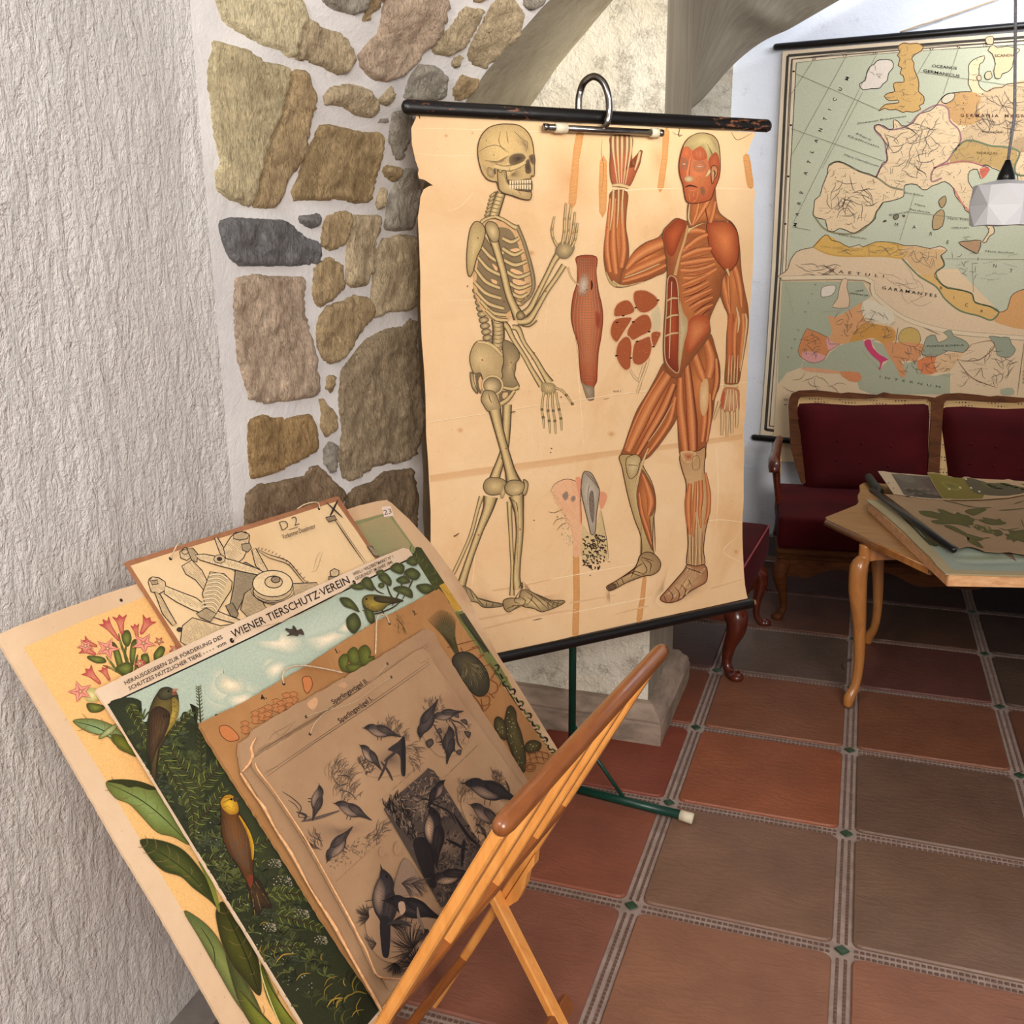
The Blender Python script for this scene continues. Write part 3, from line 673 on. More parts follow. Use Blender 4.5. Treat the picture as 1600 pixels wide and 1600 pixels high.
# --- table
tab = thing('side_table', 'honey brown table with slender curved legs in front of the sofa', 'table', (.068, 3.226, 0))
ZT = .60; zp = zplane(ZT)
top_px = '1290,808 1292,812 1455,887 1463,880 1500,868 1700,884 1900,900 1900,800 1640,760 1380,756 1363,753 1350,754 1343,758 1344,768 1340,774 1342,784 1338,789'
tp = [zp.at(x, y) for x, y in parse(top_px)]
tp2 = [(p.x, p.y) for p in tp]
mk('tabletop', *extrude2d(tp2, lambda x, y, h: Vector((x, y, ZT + h)), -.020, 0), wood('tabletop_brown', (150, 106, 58), (176, 130, 78), grain=(1.5, 5, 5), rough=.45), tab)
edge = [Vector((p.x, p.y, ZT - .0125)) for p in tp[1:4]]
mk('edge_band', *tube([edge[0], edge[1], edge[2]], .0115, 8), M_honey, tab, True)
LEG = [(.062, 3.245), (.125, 3.83), (.86, 3.30), (.92, 3.86)]
for i, (x, y) in enumerate(LEG):
    ox = Vector((-1 if i < 2 else 1, -.9 if i % 2 == 0 else .9, 0)).normalized()
    P = [Vector((x, y, .575)), Vector((x, y, .555)) , Vector((x, y, .53)) - ox * .0, Vector((x, y, .50)) + ox * .018, Vector((x, y, .42)) + ox * .016, Vector((x, y, .30)) - ox * .004, Vector((x, y, .17)) - ox * .016, Vector((x, y, .08)) - ox * .010, Vector((x, y, .035)) + ox * .012, Vector((x, y, .005)) + ox * .016]
    mk('leg', *tube(P, [.020, .020, .021, .030, .030, .022, .0175, .0155, .019, .015], 10, sub=3), M_honey, tab, True)
ring = [(.05, 3.235), (.87, 3.285), (.93, 3.875), (.115, 3.84)]
for i in range(4):
    a, b = ring[i], ring[(i + 1) % 4]; A = Vector((*a, 0)); B = Vector((*b, 0)); L = (B - A).length; d = (B - A) / L
    pr = [(0, .578)] + [(L * t / 16, .515 + .030 * math.sin(math.pi * t / 16) ** .5) for t in range(17)] + [(L, .578)]
    nrm = Vector((-d.y, d.x, 0))
    mk('apron', *extrude2d(pr, lambda x, y, h: A + d * x + nrm * h + Zv * y, 0, .018), M_honey, tab)
# rope-like dark clamp on the leg
mk('thorn', *tube([Vector((.05, 3.24, .172)), Vector((.03, 3.235, .165)), Vector((.02, 3.23, .152)), Vector((.03, 3.235, .135))], [.004, .004, .003, .002], 6, sub=3), simple('dark_chip', (48, 26, 16), .6), tab, True)

# --- pendant lamp
LP_ = yplane(3.3).at(1567, 321)
lamp = thing('pendant_lamp', 'white faceted geometric pendant lamp on a grey textile cable', 'lamp', LP_)
hs = abs(yplane(3.3).at(1567, 289).z - LP_.z)
M_shade = simple('white_paper_shade', (244, 245, 248), .6, nscale=3, c2=(240, 241, 246))
q = hs; RO = abs((yplane(3.3).at(1621, 321) - LP_).length); a0 = math.radians(-19.6 - 12)
# hexagonal drum of folded paper: every side carries a diamond pushed slightly outwards
vs, fs = [], []
def hp(k, z, r=1.0): a = a0 + k * math.pi / 3; return LP_ + Vector((math.sin(a) * RO * r, -math.cos(a) * RO * r, z * q))
for k in range(6):
    b = len(vs); m = .5
    vs += [hp(k, .96, .93), hp(k + 1, .96, .93), hp(k + 1, -.96, .93), hp(k, -.96, .93), hp(k + .5, 1.0, .95), hp(k + 1, 0, 1.0), hp(k + .5, -1.0, .95), hp(k, 0, 1.0)]
    fs += [[b, b + 7, b + 4], [b + 1, b + 4, b + 5], [b + 2, b + 5, b + 6], [b + 3, b + 6, b + 7], [b + 4, b + 7, b + 5], [b + 6, b + 5, b + 7]]
    c = len(vs); vs += [LP_ + Vector((0, 0, q * 1.34))]; fs += [[b, b + 4, c], [b + 4, b + 1, c]]
mk('lamp_shade', vs, fs, M_shade, lamp)
M_blackpl = simple('black_plastic', (22, 22, 24), .35, nscale=5)
mk('lamp_holder', *tube([LP_ + Zv * (q * 1.05), LP_ + Zv * (q * 1.5), LP_ + Zv * (q * 1.95), LP_ + Zv * (q * 2.2)], [.027, .022, .012, .007], 14), M_blackpl, lamp, True)
topc = LP_ + Zv * (q * 2.2)
pc = yplane(3.3).at(1587, -20)
mk('cable', *tube([topc, topc + Vector((.004, 0, .12)), Vector((pc.x, 3.3, pc.z)), Vector((pc.x + .01, 3.3, 2.62))], .0042, 8), simple('textile_cable', (168, 168, 172), .8, nscale=400, bumps=.4, c2=(110, 110, 116)), lamp, True)
# ------------------------------------------------------------------ chart stand, anatomy chart, display rack
M_steel = simple('brushed_steel', (150, 146, 142), .22, 1.0, nscale=40, c2=(128, 124, 120))
M_green = simple('dark_green_enamel', (10, 62, 48), .35, nscale=20, c2=(8, 52, 40))
M_rubber = simple('cream_rubber', (226, 214, 186), .6, nscale=80)
def black_rod_mat(name='worn_black_paint', wear=.66):
    m, nt, b = new_mat(name)
    n = noise_node(nt, 30, 8, .75, .4, sc=(1, 1, 3)); n2 = noise_node(nt, 5, 3)
    mu = nd(nt, 'ShaderNodeMath', operation='ADD'); nt.links.new(n.outputs['Fac'], mu.inputs[0]); m2 = nd(nt, 'ShaderNodeMath', operation='MULTIPLY'); m2.inputs[1].default_value = .35; nt.links.new(n2.outputs['Fac'], m2.inputs[0]); nt.links.new(m2.outputs[0], mu.inputs[1])
    r = ramp(nt, mu.outputs[0], [(wear + .13, L4((14, 12, 12))), (wear + .155, L4((128, 80, 54)))]); nt.links.new(r.outputs[0], b.inputs['Base Color'])
    b.inputs['Roughness'].default_value = .3; bump(nt, b, [(n.outputs['Fac'], 1)], .2, .003); return m
M_rod = black_rod_mat(); M_rod2 = black_rod_mat('black_paint', 1.2)
th = math.radians(42.8); cd = Vector((math.sin(th), math.cos(th), 0)); cn_ = Vector((cd.y, -cd.x, 0)); CP0 = Vector((-.665, 2.37, 0))
CH = Plane(CP0, cn_)
stand = thing('chart_stand', 'green tubular steel stand with a bright hook holding the anatomy chart', 'stand', (-.687, 2.41, 0))
pole = Vector((-.687, 2.412, 0))
mk('pole', *tube([pole + Zv * .035, pole + Zv * 1.76], .0105, 14), M_green, stand, True)
gf = zplane(.024)
fA = gf.at(905, 1243); fB = gf.at(1066, 1274)
mk('foot_bar', *tube([pole + Vector((-.02, -.01, .024)), fB], .0125, 14), M_green, stand, True, )
mk('foot_cap', *tube([fB + (fB - pole).normalized() * -.006, fB + Vector((.030, -.003, -.003))], .0150, 14), M_rubber, stand, True, label='white rubber foot cap')
mk('foot_bar', *tube([pole + Zv * .024, pole + Vector((-.24, -.02, .024))], .0125, 14), M_green, stand, True)
mk('foot_cap', *tube([pole + Vector((-.235, -.02, .024)), pole + Vector((-.265, -.022, .022))], .0150, 14), M_rubber, stand, True)
br0 = pole + Zv * .22
mk('brace', *tube([br0, gf.at(978, 1252)], .0055, 8), M_green, stand, True)
# hook: two uprights joined by a round bend, one behind and one in front of the rod
hA = CH.moved(-.035); hB = CH.moved(.030)
pts = [hA.at(905, 330), hA.at(905, 230), hA.at(904, 165), hA.at(907, 142)]
mid = [CH.moved(-.02).at(914, 127), CH.at(928, 119.5), CH.moved(.02).at(942, 128)]
pts += mid + [hB.at(950, 148), hB.at(952, 172), hB.at(949, 190), CH.moved(.022).at(945, 197)]
mk('hook', *tube(pts, .0082, 14, sub=5), M_steel, stand, True)
hb = CH.moved(.020); a = hb.at(852, 199); b = hb.at(1033, 208)
mk('cross_tube', *tube([a, b], .0078, 14), M_steel, stand, True)
for (x0, x1) in ((866, 884), (1016, 1028)):
    f0 = (x0 - 852) / 181; f1 = (x1 - 852) / 181; mk('rubber_ring', *tube([a.lerp(b, f0), a.lerp(b, f0 + .004), a.lerp(b, f1 - .004), a.lerp(b, f1)], [.0085, .0112, .0112, .0085], 14), M_rubber, stand, True, label='cream rubber ring')
mk('end_cap', *tube([a.lerp(b, -.012), a.lerp(b, .02)], .0088, 12), M_steel, stand, True); mk('end_cap', *tube([a.lerp(b, .98), a.lerp(b, 1.012)], .0088, 12), M_steel, stand, True)

# --- anatomy chart
chart = thing('anatomy_chart', 'tattered yellowed wall chart of a skeleton and a muscle figure hung on the stand', 'chart', CP0 + Zv * .5)
def rod(name, pl, p0, p1, rad, mat, parent, flat=.7):
    A = pl.at(*p0); B = pl.at(*p1); d = (B - A).normalized(); n = pl.n; u = n.cross(d)
    L = (B - A).length; vs = []; fs = []; N = 16
    for t, s in ((0, .35), (.004, .8), (.012, 1), (L - .012, 1), (L - .004, .8), (L, .35)):
        for k in range(N):
            an = 2 * math.pi * k / N; vs.append(A + d * t + u * (math.sin(an) * rad * s) + n * (math.cos(an) * rad * flat * s))
    for i in range(5):
        for k in range(N): j = (k + 1) % N; fs.append([i * N + k, i * N + j, (i + 1) * N + j, (i + 1) * N + k])
    fs += [list(range(N))[::-1], [5 * N + k for k in range(N)]]
    return mk(name, vs, fs, mat, parent, True)
rod('top_rod', CH.moved(.004), (628, 167), (1204, 197), .0160, M_rod, chart, .75)
rod('bottom_rod', CH.moved(.004), (676, 1051), (1178, 942), .0150, M_rod2, chart, .7)
mk('rod_end', *tube([CH.moved(.004).at(1172, 943), CH.moved(.004).at(1179, 941)], .0085, 10), simple('bare_wood_end', (190, 140, 96), .6), chart, True)

# --- wooden browser rack: two slatted frames crossing like an X
M_beech = wood('oiled_beech', (214, 138, 64), (238, 166, 88), grain=(8, 8, 2), rough=.38, coat=.25, scale=1.5)
M_beech2 = wood('dark_stained_rail', (118, 64, 26), (146, 84, 38), grain=(10, 3, 10), rough=.3, coat=.35, scale=1.4)
ZR = .87; T0 = zplane(ZR).at(785, 1290); T1 = zplane(ZR).at(1037, 1014); re = (T1 - T0); RLn = re.length; re.normalize(); rh = Vector((re.y, -re.x, 0))
q1 = (-rh * math.sin(math.radians(28)) - Zv * math.cos(math.radians(28)))      # front frame, going down
q2 = (rh * math.sin(math.radians(30)) - Zv * math.cos(math.radians(30)))       # rear frame, going down
ZX = .325; kx = (ZR - ZX) / math.cos(math.radians(28))
X0 = T0 + q1 * kx; X1 = T1 + q1 * kx
rack = thing('display_rack', 'folding beech browser rack with crossed legs holding the school charts', 'rack', Vector((X0.x, (X0.y + X1.y) / 2, 0)))
n1 = re.cross(q1).normalized(); n1 = n1 if n1.dot(rh) > 0 else -n1      # outward normal of the front frame
def rp(base, q, a, k, off=0, n=None): return base + re * a + q * k + (n or n1) * off
LF = (ZR) / math.cos(math.radians(28))
for a in (.012, RLn - .02):
    mk('leg', *beam(rp(T0, q1, a, .012), rp(T0, q1, a, LF - .012), .030, .0165, re, .003), M_beech, rack)
# round-ended rail along the top
mk('top_rail', *tube([rp(T0, q1, -.010, .004), rp(T0, q1, -.004, .002), rp(T0, q1, .008, .0), rp(T0, q1, RLn - .02, 0), rp(T0, q1, RLn - .004, .001), rp(T0, q1, RLn + .004, .003)], [.006, .0115, .0135, .0135, .011, .005], 12), M_beech2, rack, True)
kb = .36
for i, a in enumerate((.155, .30, .44)):
    mk('slat', *beam(rp(T0, q1, a, .014), rp(T0, q1, a, kb), .030, .014, re, .002), M_beech, rack)
mk('bottom_rail', *beam(rp(T0, q1, .0, kb + .012), rp(T0, q1, RLn - .01, kb + .012), .034, .018, q1, .003), M_beech2, rack)
mk('lower_stretcher', *beam(rp(T0, q1, .0, LF - .16), rp(T0, q1, RLn - .01, LF - .16), .034, .018, q1, .003), M_beech2, rack)
n2 = re.cross(q2).normalized(); n2 = n2 if n2.dot(rh) > 0 else -n2
Lb = ZX / math.cos(math.radians(30)); Lt = (.80 - ZX) / math.cos(math.radians(30))
for a in (.045, RLn - .05):
    mk('leg', *beam(X0 + re * a - q2 * Lt, X0 + re * a + q2 * (Lb - .01), .028, .018, re, .003), M_beech, rack)
mk('corbel', *extrude2d([(0, 0), (.012, .01), (.020, .035), (.017, .07), (.008, .10), (.010, .125), (0, .15)], lambda x, y, h: X0 + re * (RLn - .03 + h) - q1 * (y - .01) + n1 * (x + .008), -.010, .010), M_beech, rack)
mk('top_rail', *tube([X0 + re * -.01 - q2 * Lt, X0 + re * RLn - q2 * Lt], .0125, 12), M_beech2, rack, True)
for i in range(1, 4):
    mk('slat', *beam(X0 + re * (i * .144) - q2 * (Lt - .01), X0 + re * (i * .144) - q2 * .05, .030, .012, re, .002), M_beech, rack)
mk('bottom_rail', *beam(X0 - q2 * .04, X0 + re * RLn - q2 * .04, .034, .016, q2, .003), M_beech2, rack)
mk('lower_stretcher', *beam(X0 + q2 * (Lb - .13), X0 + re * RLn + q2 * (Lb - .13), .034, .016, q2, .003), M_beech2, rack)
# ------------------------------------------------------------------ printing: flat coloured ink shapes lying on real boards
def paper_pair(name, c1, c2, stain=None, scale=5, bumpy=.25, rough=.75, foxing=0):
    """paper material and the print material that lets the same paper show through thin ink"""
    out = []
    for k in (0, 1):
        m, nt, b = new_mat(name if k == 0 else name + '_print')
        n = noise_node(nt, scale, 6, .65, .4); r = ramp(nt, n.outputs['Fac'], [(.3, L4(c1)), (.7, L4(c2))]); src = r.outputs[0]
        if stain:
            n2 = noise_node(nt, scale * .5, 4, .6, 1.0); r2 = ramp(nt, n2.outputs['Fac'], [(.52, (0, 0, 0, 1)), (.70, (.6, .6, .6, 1))]); src = mixc(nt, r2.outputs[0], src, L4(stain))
        if foxing:
            n4 = noise_node(nt, 170, 2, .5); r4 = ramp(nt, n4.outputs['Fac'], [(.70, (0, 0, 0, 1)), (.76, (foxing,) * 3 + (1,))]); src = mixc(nt, r4.outputs[0], src, L4((96, 66, 40)))
        n3 = noise_node(nt, 320, 3, .7)
        if k == 1:
            at = nd(nt, 'ShaderNodeAttribute', attribute_name='Col')
            rr = ramp(nt, n3.outputs['Fac'], [(.3, (.86, .86, .86, 1)), (.7, (1.1, 1.1, 1.1, 1))])
            src = mixc(nt, at.outputs['Alpha'], src, mixc(nt, 1.0, at.outputs['Color'], rr.outputs[0], 'MULTIPLY'))
        nt.links.new(src, b.inputs['Base Color'])
        n5 = noise_node(nt, 7, 5, .6, .8)
        bump(nt, b, [(n3.outputs['Fac'], .35), (n5.outputs['Fac'], 2.2)], bumpy, .003)
        b.inputs['Roughness'].default_value = rough; b.inputs['Specular IOR Level'].default_value = .25
        out.append(m)
    return out
EPS = .000028
def knob(I, q, rx, ry, c0, c1): I.blob([Vector((q.x + rx * math.cos(k * math.pi / 3), q.y + ry * math.sin(k * math.pi / 3))) for k in range(6)], c0, c1)
class Ink:
    def __init__(s, plane, mat, parent, base=.0004):
        s.pl, s.mat, s.parent, s.base = plane, mat, parent, base; s.k = 0; s.org = (0, 0, 1); s.over = None; s.clip = []; s.reset()
    def reset(s): s.v, s.f, s.c = [], [], []
    def pts(s, p):
        """strings and tuples are in the current tracing frame, Vectors are final"""
        if isinstance(p, str): return [Vector(q) for q in parse(p, s.org)]
        return [q if isinstance(q, Vector) else Vector((s.org[0] + q[0] * s.org[2], s.org[1] + q[1] * s.org[2])) for q in p]
    def up(s, n=1): s.k += n
    def add(s, xy, faces, cols):
        o = len(s.v); off = s.base + s.k * EPS
        for p in xy: s.v.append(s.pl.at(p[0], p[1], off))
        if s.over is not None:
            ov = lin(s.over); cols = [(*(ov[i] * (1 - c[3]) + c[i] * c[3] for i in range(3)), 1.0) for c in cols]
        s.f += [[i + o for i in q] for q in faces]; s.c += cols
    def fill(s, p, col, a=1.0, sub=4, up=True):
        p = s.pts(p); p = catmull(p, sub, True) if sub > 1 else p; N = len(p)
        co, ed, fa, *_ = delaunay_2d_cdt(p, [(i, (i + 1) % N) for i in range(N)], [], 1, 1e-6)
        if up: s.up()
        s.add([(c.x, c.y) for c in co], [list(f) for f in fa], [L4(col, a)] * len(co))
    def blob(s, p, cin, cout, ain=1.0, aout=1.0, at=None, sub=4, rings=4, pw=1.0, up=True):
        """star-shaped fill graded from its centre to its rim"""
        p = s.pts(p); p = catmull(p, sub, True) if sub > 1 else p; N = len(p)
        c = Vector(s.pts([at])[0]) if at else sum(p, Vector((0, 0))) / N
        if up: s.up()
        xy = [c]; cols = [L4(cin, ain)]; A, B = L4(cin, ain), L4(cout, aout)
        for r in range(1, rings + 1):
            t = r / rings; g = t ** pw
            for q in p: xy.append(c.lerp(q, t)); cols.append(tuple(A[i] + (B[i] - A[i]) * g for i in range(4)))
        fs = [[0, 1 + i, 1 + (i + 1) % N] for i in range(N)]
        for r in range(rings - 1):
            for i in range(N): j = (i + 1) % N; fs.append([1 + r * N + i, 1 + (r + 1) * N + i, 1 + (r + 1) * N + j, 1 + r * N + j])
        s.add(xy, fs, cols)
    def ribbon(s, p, wd, stops, sub=4, up=True, closed=False):
        """stops: [(position -1..1, colour[, alpha])] across the band; wd: px width(s)"""
        p = s.pts(p); n0 = len(p); p = catmull(p, sub, closed) if sub > 1 and n0 > 1 else p; N = len(p)
        if not hasattr(wd, '__len__'): W = [wd] * N
        else:
            W = []; m = len(wd) - 1
            for i in range(N): t = i * m / max(1, N - 1); j = min(int(t), m - 1); W.append(wd[j] + (wd[j + 1] - wd[j]) * (t - j))
        if up: s.up()
        xy = []; cols = []; K = len(stops)
        for i in range(N):
            a = p[i - 1] if (i or closed) else p[0]; b = p[(i + 1) % N] if (i < N - 1 or closed) else p[-1]
            d = (b - a); d = d.normalized() if d.length > 1e-6 else Vector((1, 0)); nn = Vector((-d.y, d.x))
            for st in stops: xy.append(p[i] + nn * (st[0] * W[i] / 2)); cols.append(L4(st[1], st[2] if len(st) > 2 else 1.0))
        fs = []
        for i in range(N if closed else N - 1):
            j = (i + 1) % N
            for k in range(K - 1): fs.append([i * K + k, i * K + k + 1, j * K + k + 1, j * K + k])
        s.add(xy, fs, cols)
    def line(s, p, w, col, a=1.0, sub=4, taper=True, closed=False, up=False):
        p = s.pts(p); n = len(p)
        wd = [w * .35, w, w, w * .35] if taper and not closed else w
        s.ribbon(p, wd, [(-1, col, a), (1, col, a)], sub, up, closed)
    def outline(s, p, w, col, a=1.0, sub=4): s.up(); s.line(p, w, col, a, sub, False, True)
    def hatch(s, p, ang, gap, w, col, a=1.0, sub=3, jit=.3, seed=1, wavy=0):
        p = s.pts(p); p = catmull(p, sub, True) if sub > 1 else p
        rr = random.Random(seed); d = Vector((math.cos(ang), math.sin(ang))); n = Vector((-d.y, d.x))
        ks = [q.dot(n) for q in p]; k = min(ks) + gap / 2; s.up()
        while k < max(ks):
            cr = []
            for i in range(len(p)):
                a0, b0 = p[i - 1], p[i]; ka, kb = a0.dot(n) - k, b0.dot(n) - k
                if ka * kb < 0: t = ka / (ka - kb); cr.append((a0 + (b0 - a0) * t).dot(d))
            cr.sort()
            for i in range(0, len(cr) - 1, 2):
                L = cr[i + 1] - cr[i]
                if L < gap * .5: continue
                x0 = cr[i] + L * rr.random() * jit; x1 = cr[i + 1] - L * rr.random() * jit
                A = d * x0 + n * k; B = d * x1 + n * (k + (rr.random() - .5) * gap * jit); M = (A + B) / 2 + n * wavy
                s.ribbon([A, M, B] if wavy else [A, B], [w * .4, w, w * .4] , [(-1, col, a), (1, col, a)], 3 if wavy else 1, False)
            k += gap
    def dots(s, p, n, r0, r1, col, a=1.0, seed=1, sides=5, cols=None):
        poly = [tuple(q) for q in s.pts(p)]; rr = random.Random(seed); xs = [q[0] for q in poly]; ys = [q[1] for q in poly]; s.up(); c = 0
        while c < n:
            x = rr.uniform(min(xs), max(xs)); y = rr.uniform(min(ys), max(ys))
            if not inside((x, y), poly): continue
            c += 1; r = rr.uniform(r0, r1); a0 = rr.random() * 6; cc = rr.choice(cols) if cols else col
            s.add([(x + math.cos(a0 + k * 2 * math.pi / sides) * r, y + math.sin(a0 + k * 2 * math.pi / sides) * r * .8) for k in range(sides)], [list(range(sides))], [L4(cc, a)] * sides)
    def text(s, txt, at, to, size, col, a=1.0, bold=.0, squeeze=1.0, shear=0.0, fit=True):
        """text along the line at->to (px); size = px cap height; width fitted to the line"""
        cu = bpy.data.curves.new('t', 'FONT'); cu.body = txt; cu.size = 1; cu.offset = bold; cu.shear = shear; cu.resolution_u = 2
        ob = bpy.data.objects.new('t', cu); COL.objects.link(ob); bpy.context.view_layer.update()
        me = ob.to_mesh(); vs = [(v.co.x, v.co.y) for v in me.vertices]; fs = [list(p.vertices) for p in me.polygons]; ob.to_mesh_clear()
        bpy.data.objects.remove(ob); bpy.data.curves.remove(cu)
        if not vs: return
        x0 = min(v[0] for v in vs); x1 = max(v[0] for v in vs)
        A, B = (Vector(q) for q in s.pts([at, to])); d = B - A; L = d.length; d /= L; n = Vector((d.y, -d.x)); h = size / .70; k = L / (x1 - x0) if fit else h
        if not fit: A = A + d * ((L - (x1 - x0) * k) / 2)
        s.up(); s.add([A + d * ((x - x0) * k) + n * (y * h) for x, y in vs], fs, [L4(col, a)] * len(vs))
    def done(s, name, label=None):
        o = mk(name, s.v, s.f, s.mat, s.parent, cols=s.c, label=label)
        if s.clip:
            base = wloc(o); bm = bmesh.new(); bm.from_mesh(o.data)
            for co, no in s.clip: bmesh.ops.bisect_plane(bm, geom=bm.verts[:] + bm.edges[:] + bm.faces[:], plane_co=co - base, plane_no=no, clear_inner=True)
            bm.to_mesh(o.data); bm.free()
        s.reset(); return o
# ------------------------------------------------------------------ the anatomy chart's sheet and its prints
P_ana, PR_ana = paper_pair('aged_chart_paper', (232, 190, 140), (240, 206, 160), stain=(214, 164, 108), scale=4, bumpy=.5, foxing=.25)
sheet_px = '650,180 651,200 652,222 651,240 655,262 653,272 655,279 668,282 690,284.5 716,287.5 700,288.5 680,289 670,291 662,296 657,308 656,320 653,340 655,380 657,430 657,480 659,530 663,580 665,620 666,680 669,720 671,760 673,800 673,880 676,950 683,1048 785,1022 900,993 1000,971 1100,950 1168,935 1166,925 1164,914 1162,890 1161,867 1160,840 1160,811 1162,780 1162,736 1163,700 1162,670 1165,644 1167,600 1169,559 1171,510 1173,466 1176,430 1177,400 1178,360 1178,320 1180,300 1178,294 1175,274 1170,254 1168,240 1173,224 1181,207 1100,202 1000,198 900,193 800,188 720,184'
pts = [CH.at(x, y) for x, y in parse(sheet_px)]
_o = CP0; _u = cd
def ch3(x, y, h): return _o + _u * x + Zv * y + CH.n * h
s2 = [((p - _o).dot(_u), p.z) for p in pts]
mk('paper_sheet', *extrude2d(s2, ch3, -.0012, 0), P_ana, chart)
I = Ink(CH, PR_ana, chart, .0003)
LN = (84, 66, 44); BM = (216, 186, 130); BD = (150, 126, 86); BG = (120, 104, 78)
I.blob('650,184 760,186 800,250 760,330 700,300 656,270', (250, 214, 160), (240, 200, 150), .5, 0)
I.blob('860,210 940,214 945,330 900,345 850,330 840,260', (206, 152, 100), (226, 176, 124), .7, 0)
I.blob('1010,215 1050,215 1040,290 1015,280', (186, 132, 86), (226, 176, 120), .5, 0)
# water stains, tape and creases of the paper itself
TP = (204, 132, 56)
for p in ('900,209 912,209 905,250 900,318 888,318 893,260', '937,252 948,252 947,330 936,331', '1036,206 1046,206 1037,293 1027,293 1034,244', '1161,244 1170,242 1175,270 1177,292 1168,292 1163,262', '895,869 905,869 904,989 894,990 896,930', '1004,903 1010,903 1003,967 994,968 1000,935'):
    I.fill(p, TP, .8, 2); I.hatch(p, .1, 2.2, .7, (236, 190, 130), .5, sub=1, seed=3)
I.ribbon('672,748 760,735 850,724 930,712 975,706 1060,696 1160,682', [12, 12, 12, 11, 9, 9, 9], [(-1, (206, 148, 92), .1), (-.7, (206, 148, 92), .55), (.7, (212, 156, 100), .5), (1, (206, 148, 92), .1)])
I.ribbon('668,660 760,646 850,632 900,626 960,617 1060,606 1168,598', 1.4, [(-1, (250, 226, 186), .8), (0, (250, 226, 186), .9), (1, (170, 120, 74), .6)])
for p, w in (('820,912 905,897 1000,880', 1.2), ('740,800 742,860 736,930', 1), ('1080,820 1120,812 1160,816', 1.2), ('700,330 720,322 740,300', 1), ('1118,690 1122,760 1118,830', 1), ('880,960 960,944 1060,924', 1.3), ('700,470 780,466 860,458', .9), ('650,200 760,203 850,206', 1), ('650,240 700,244 742,243', .9), ('1150,840 1130,862 1162,880', 1), ('852,380 858,440 850,520', .8), ('900,560 906,620 912,700', .8), ('950,300 1000,296 1060,294', 1.3), ('1060,294 1120,294 1178,296', 1.3)):
    I.line(p, w, (252, 230, 192), .75)
for x, y, r in ((697, 212, 4), (955, 678, 7), (719, 672, 6), (1150, 862, 5), (830, 395, 7), (738, 208, 3)): I.blob([(x + r * math.cos(a), y + r * .8 * math.sin(a)) for a in (0, 1, 2, 3, 4, 5)], (196, 132, 76), (220, 160, 104), .8, .1)
for p in ('680,980 800,958 960,930', '690,1000 820,966 900,952', '960,960 1060,934 1160,905', '720,930 800,918 860,905'): I.line(p, 3, (196, 144, 96), .35)
I.line('1062,200 1060,212 1066,211', 1.4, (52, 34, 30)); I.line('1142,206 1150,218 1160,216 1175,208', .8, (90, 58, 40)); I.line('654,178 656,186', 1.5, (60, 40, 30))
for p in ('941,218 939,240 943,262 940,300', '1050,206 1056,210 1065,210'): I.line(p, .8, (110, 70, 46), .8)
I.done('stains_and_creases')

# ---- skeleton
def bone(p, wd, sub=4, c=BM, d=BD):
    I.ribbon(p, wd, [(-1, LN), (-.80, LN), (-.70, d), (-.1, c), (.35, c), (.72, d), (.84, LN), (1, LN)], sub)
Z3, Z4, Z5, Z6, Z7, Z8 = (640, 100, .1875), (900, 100, .2), (680, 380, .1875), (920, 400, .1875), (680, 680, .21875), (900, 680, .1875)
# shadows on the ground
for p in ('722,925 760,920 790,940 770,955 735,948', '800,925 815,905 830,935 880,925 892,940 860,955 800,958'): I.blob(p, (150, 112, 76), (226, 178, 128), .55, 0)
# far arm hanging, behind
I.org = Z5
bone('540,640 600,700 650,800 740,940 800,1050 885,1190', [9, 10, 8, 7.5, 8, 10]); bone('640,700 690,715 740,830 830,960 900,1080 955,1165', [8, 10, 7, 8, 9, 14])
I.blob('880,1170 930,1160 985,1170 1010,1210 990,1250 930,1260 890,1240', BM, BD); I.hatch('885,1175 985,1175 1000,1250 890,1250', 1.2, 3, .8, LN, .8)
for f in ('905,1240 893,1310 888,1385 898,1450 905,1545', '945,1250 935,1320 938,1395 948,1480 956,1585', '975,1245 975,1320 982,1395 995,1480 1002,1590', '1005,1240 1015,1310 1030,1385 1045,1460 1052,1560', '1000,1205 1050,1225 1090,1265 1140,1338'):
    bone(f, [4, 3.2, 4.2, 3, 3.6, 2.4]); q = I.pts(f)
    for m in (2, 3): knob(I, q[m], 2.6, 2.2, BD, LN)
# far leg
I.org = (0, 0, 1)
bone('792,632 791,665 788,700 781,722 774,742 771,757', [15, 14, 13, 13, 16, 22]); 
I.blob('757,752 766,746 784,748 792,756 790,767 776,773 762,772 755,763', BM, BD); I.outline('757,752 766,746 784,748 792,756 790,767 776,773 762,772 755,763', 1.2, LN)
I.blob('785,757 790,765 786,778 781,776', BM, BD)
bone('752,776 746,795 736,833 724,862 712,888 706,900', [9, 6, 6, 5.5, 6, 5]); bone('766,776 762,795 750,826 737,862 727,892 720,915', [24, 17, 12, 11, 12, 15])
I.org = Z7
I.blob('190,1075 250,1100 300,1160 380,1188 470,1200 470,1222 350,1230 300,1195 240,1180 200,1120', BM, BG); I.outline('190,1075 250,1100 300,1160 380,1188 470,1200 470,1222 350,1230 300,1195 240,1180 200,1120', 1.2, LN)
for p in ('215,1090 235,1170', '245,1105 275,1170', '285,1150 350,1225', '365,1190 362,1228', '410,1195 408,1226', '300,1160 460,1204'): I.line(p, 1.4, LN)
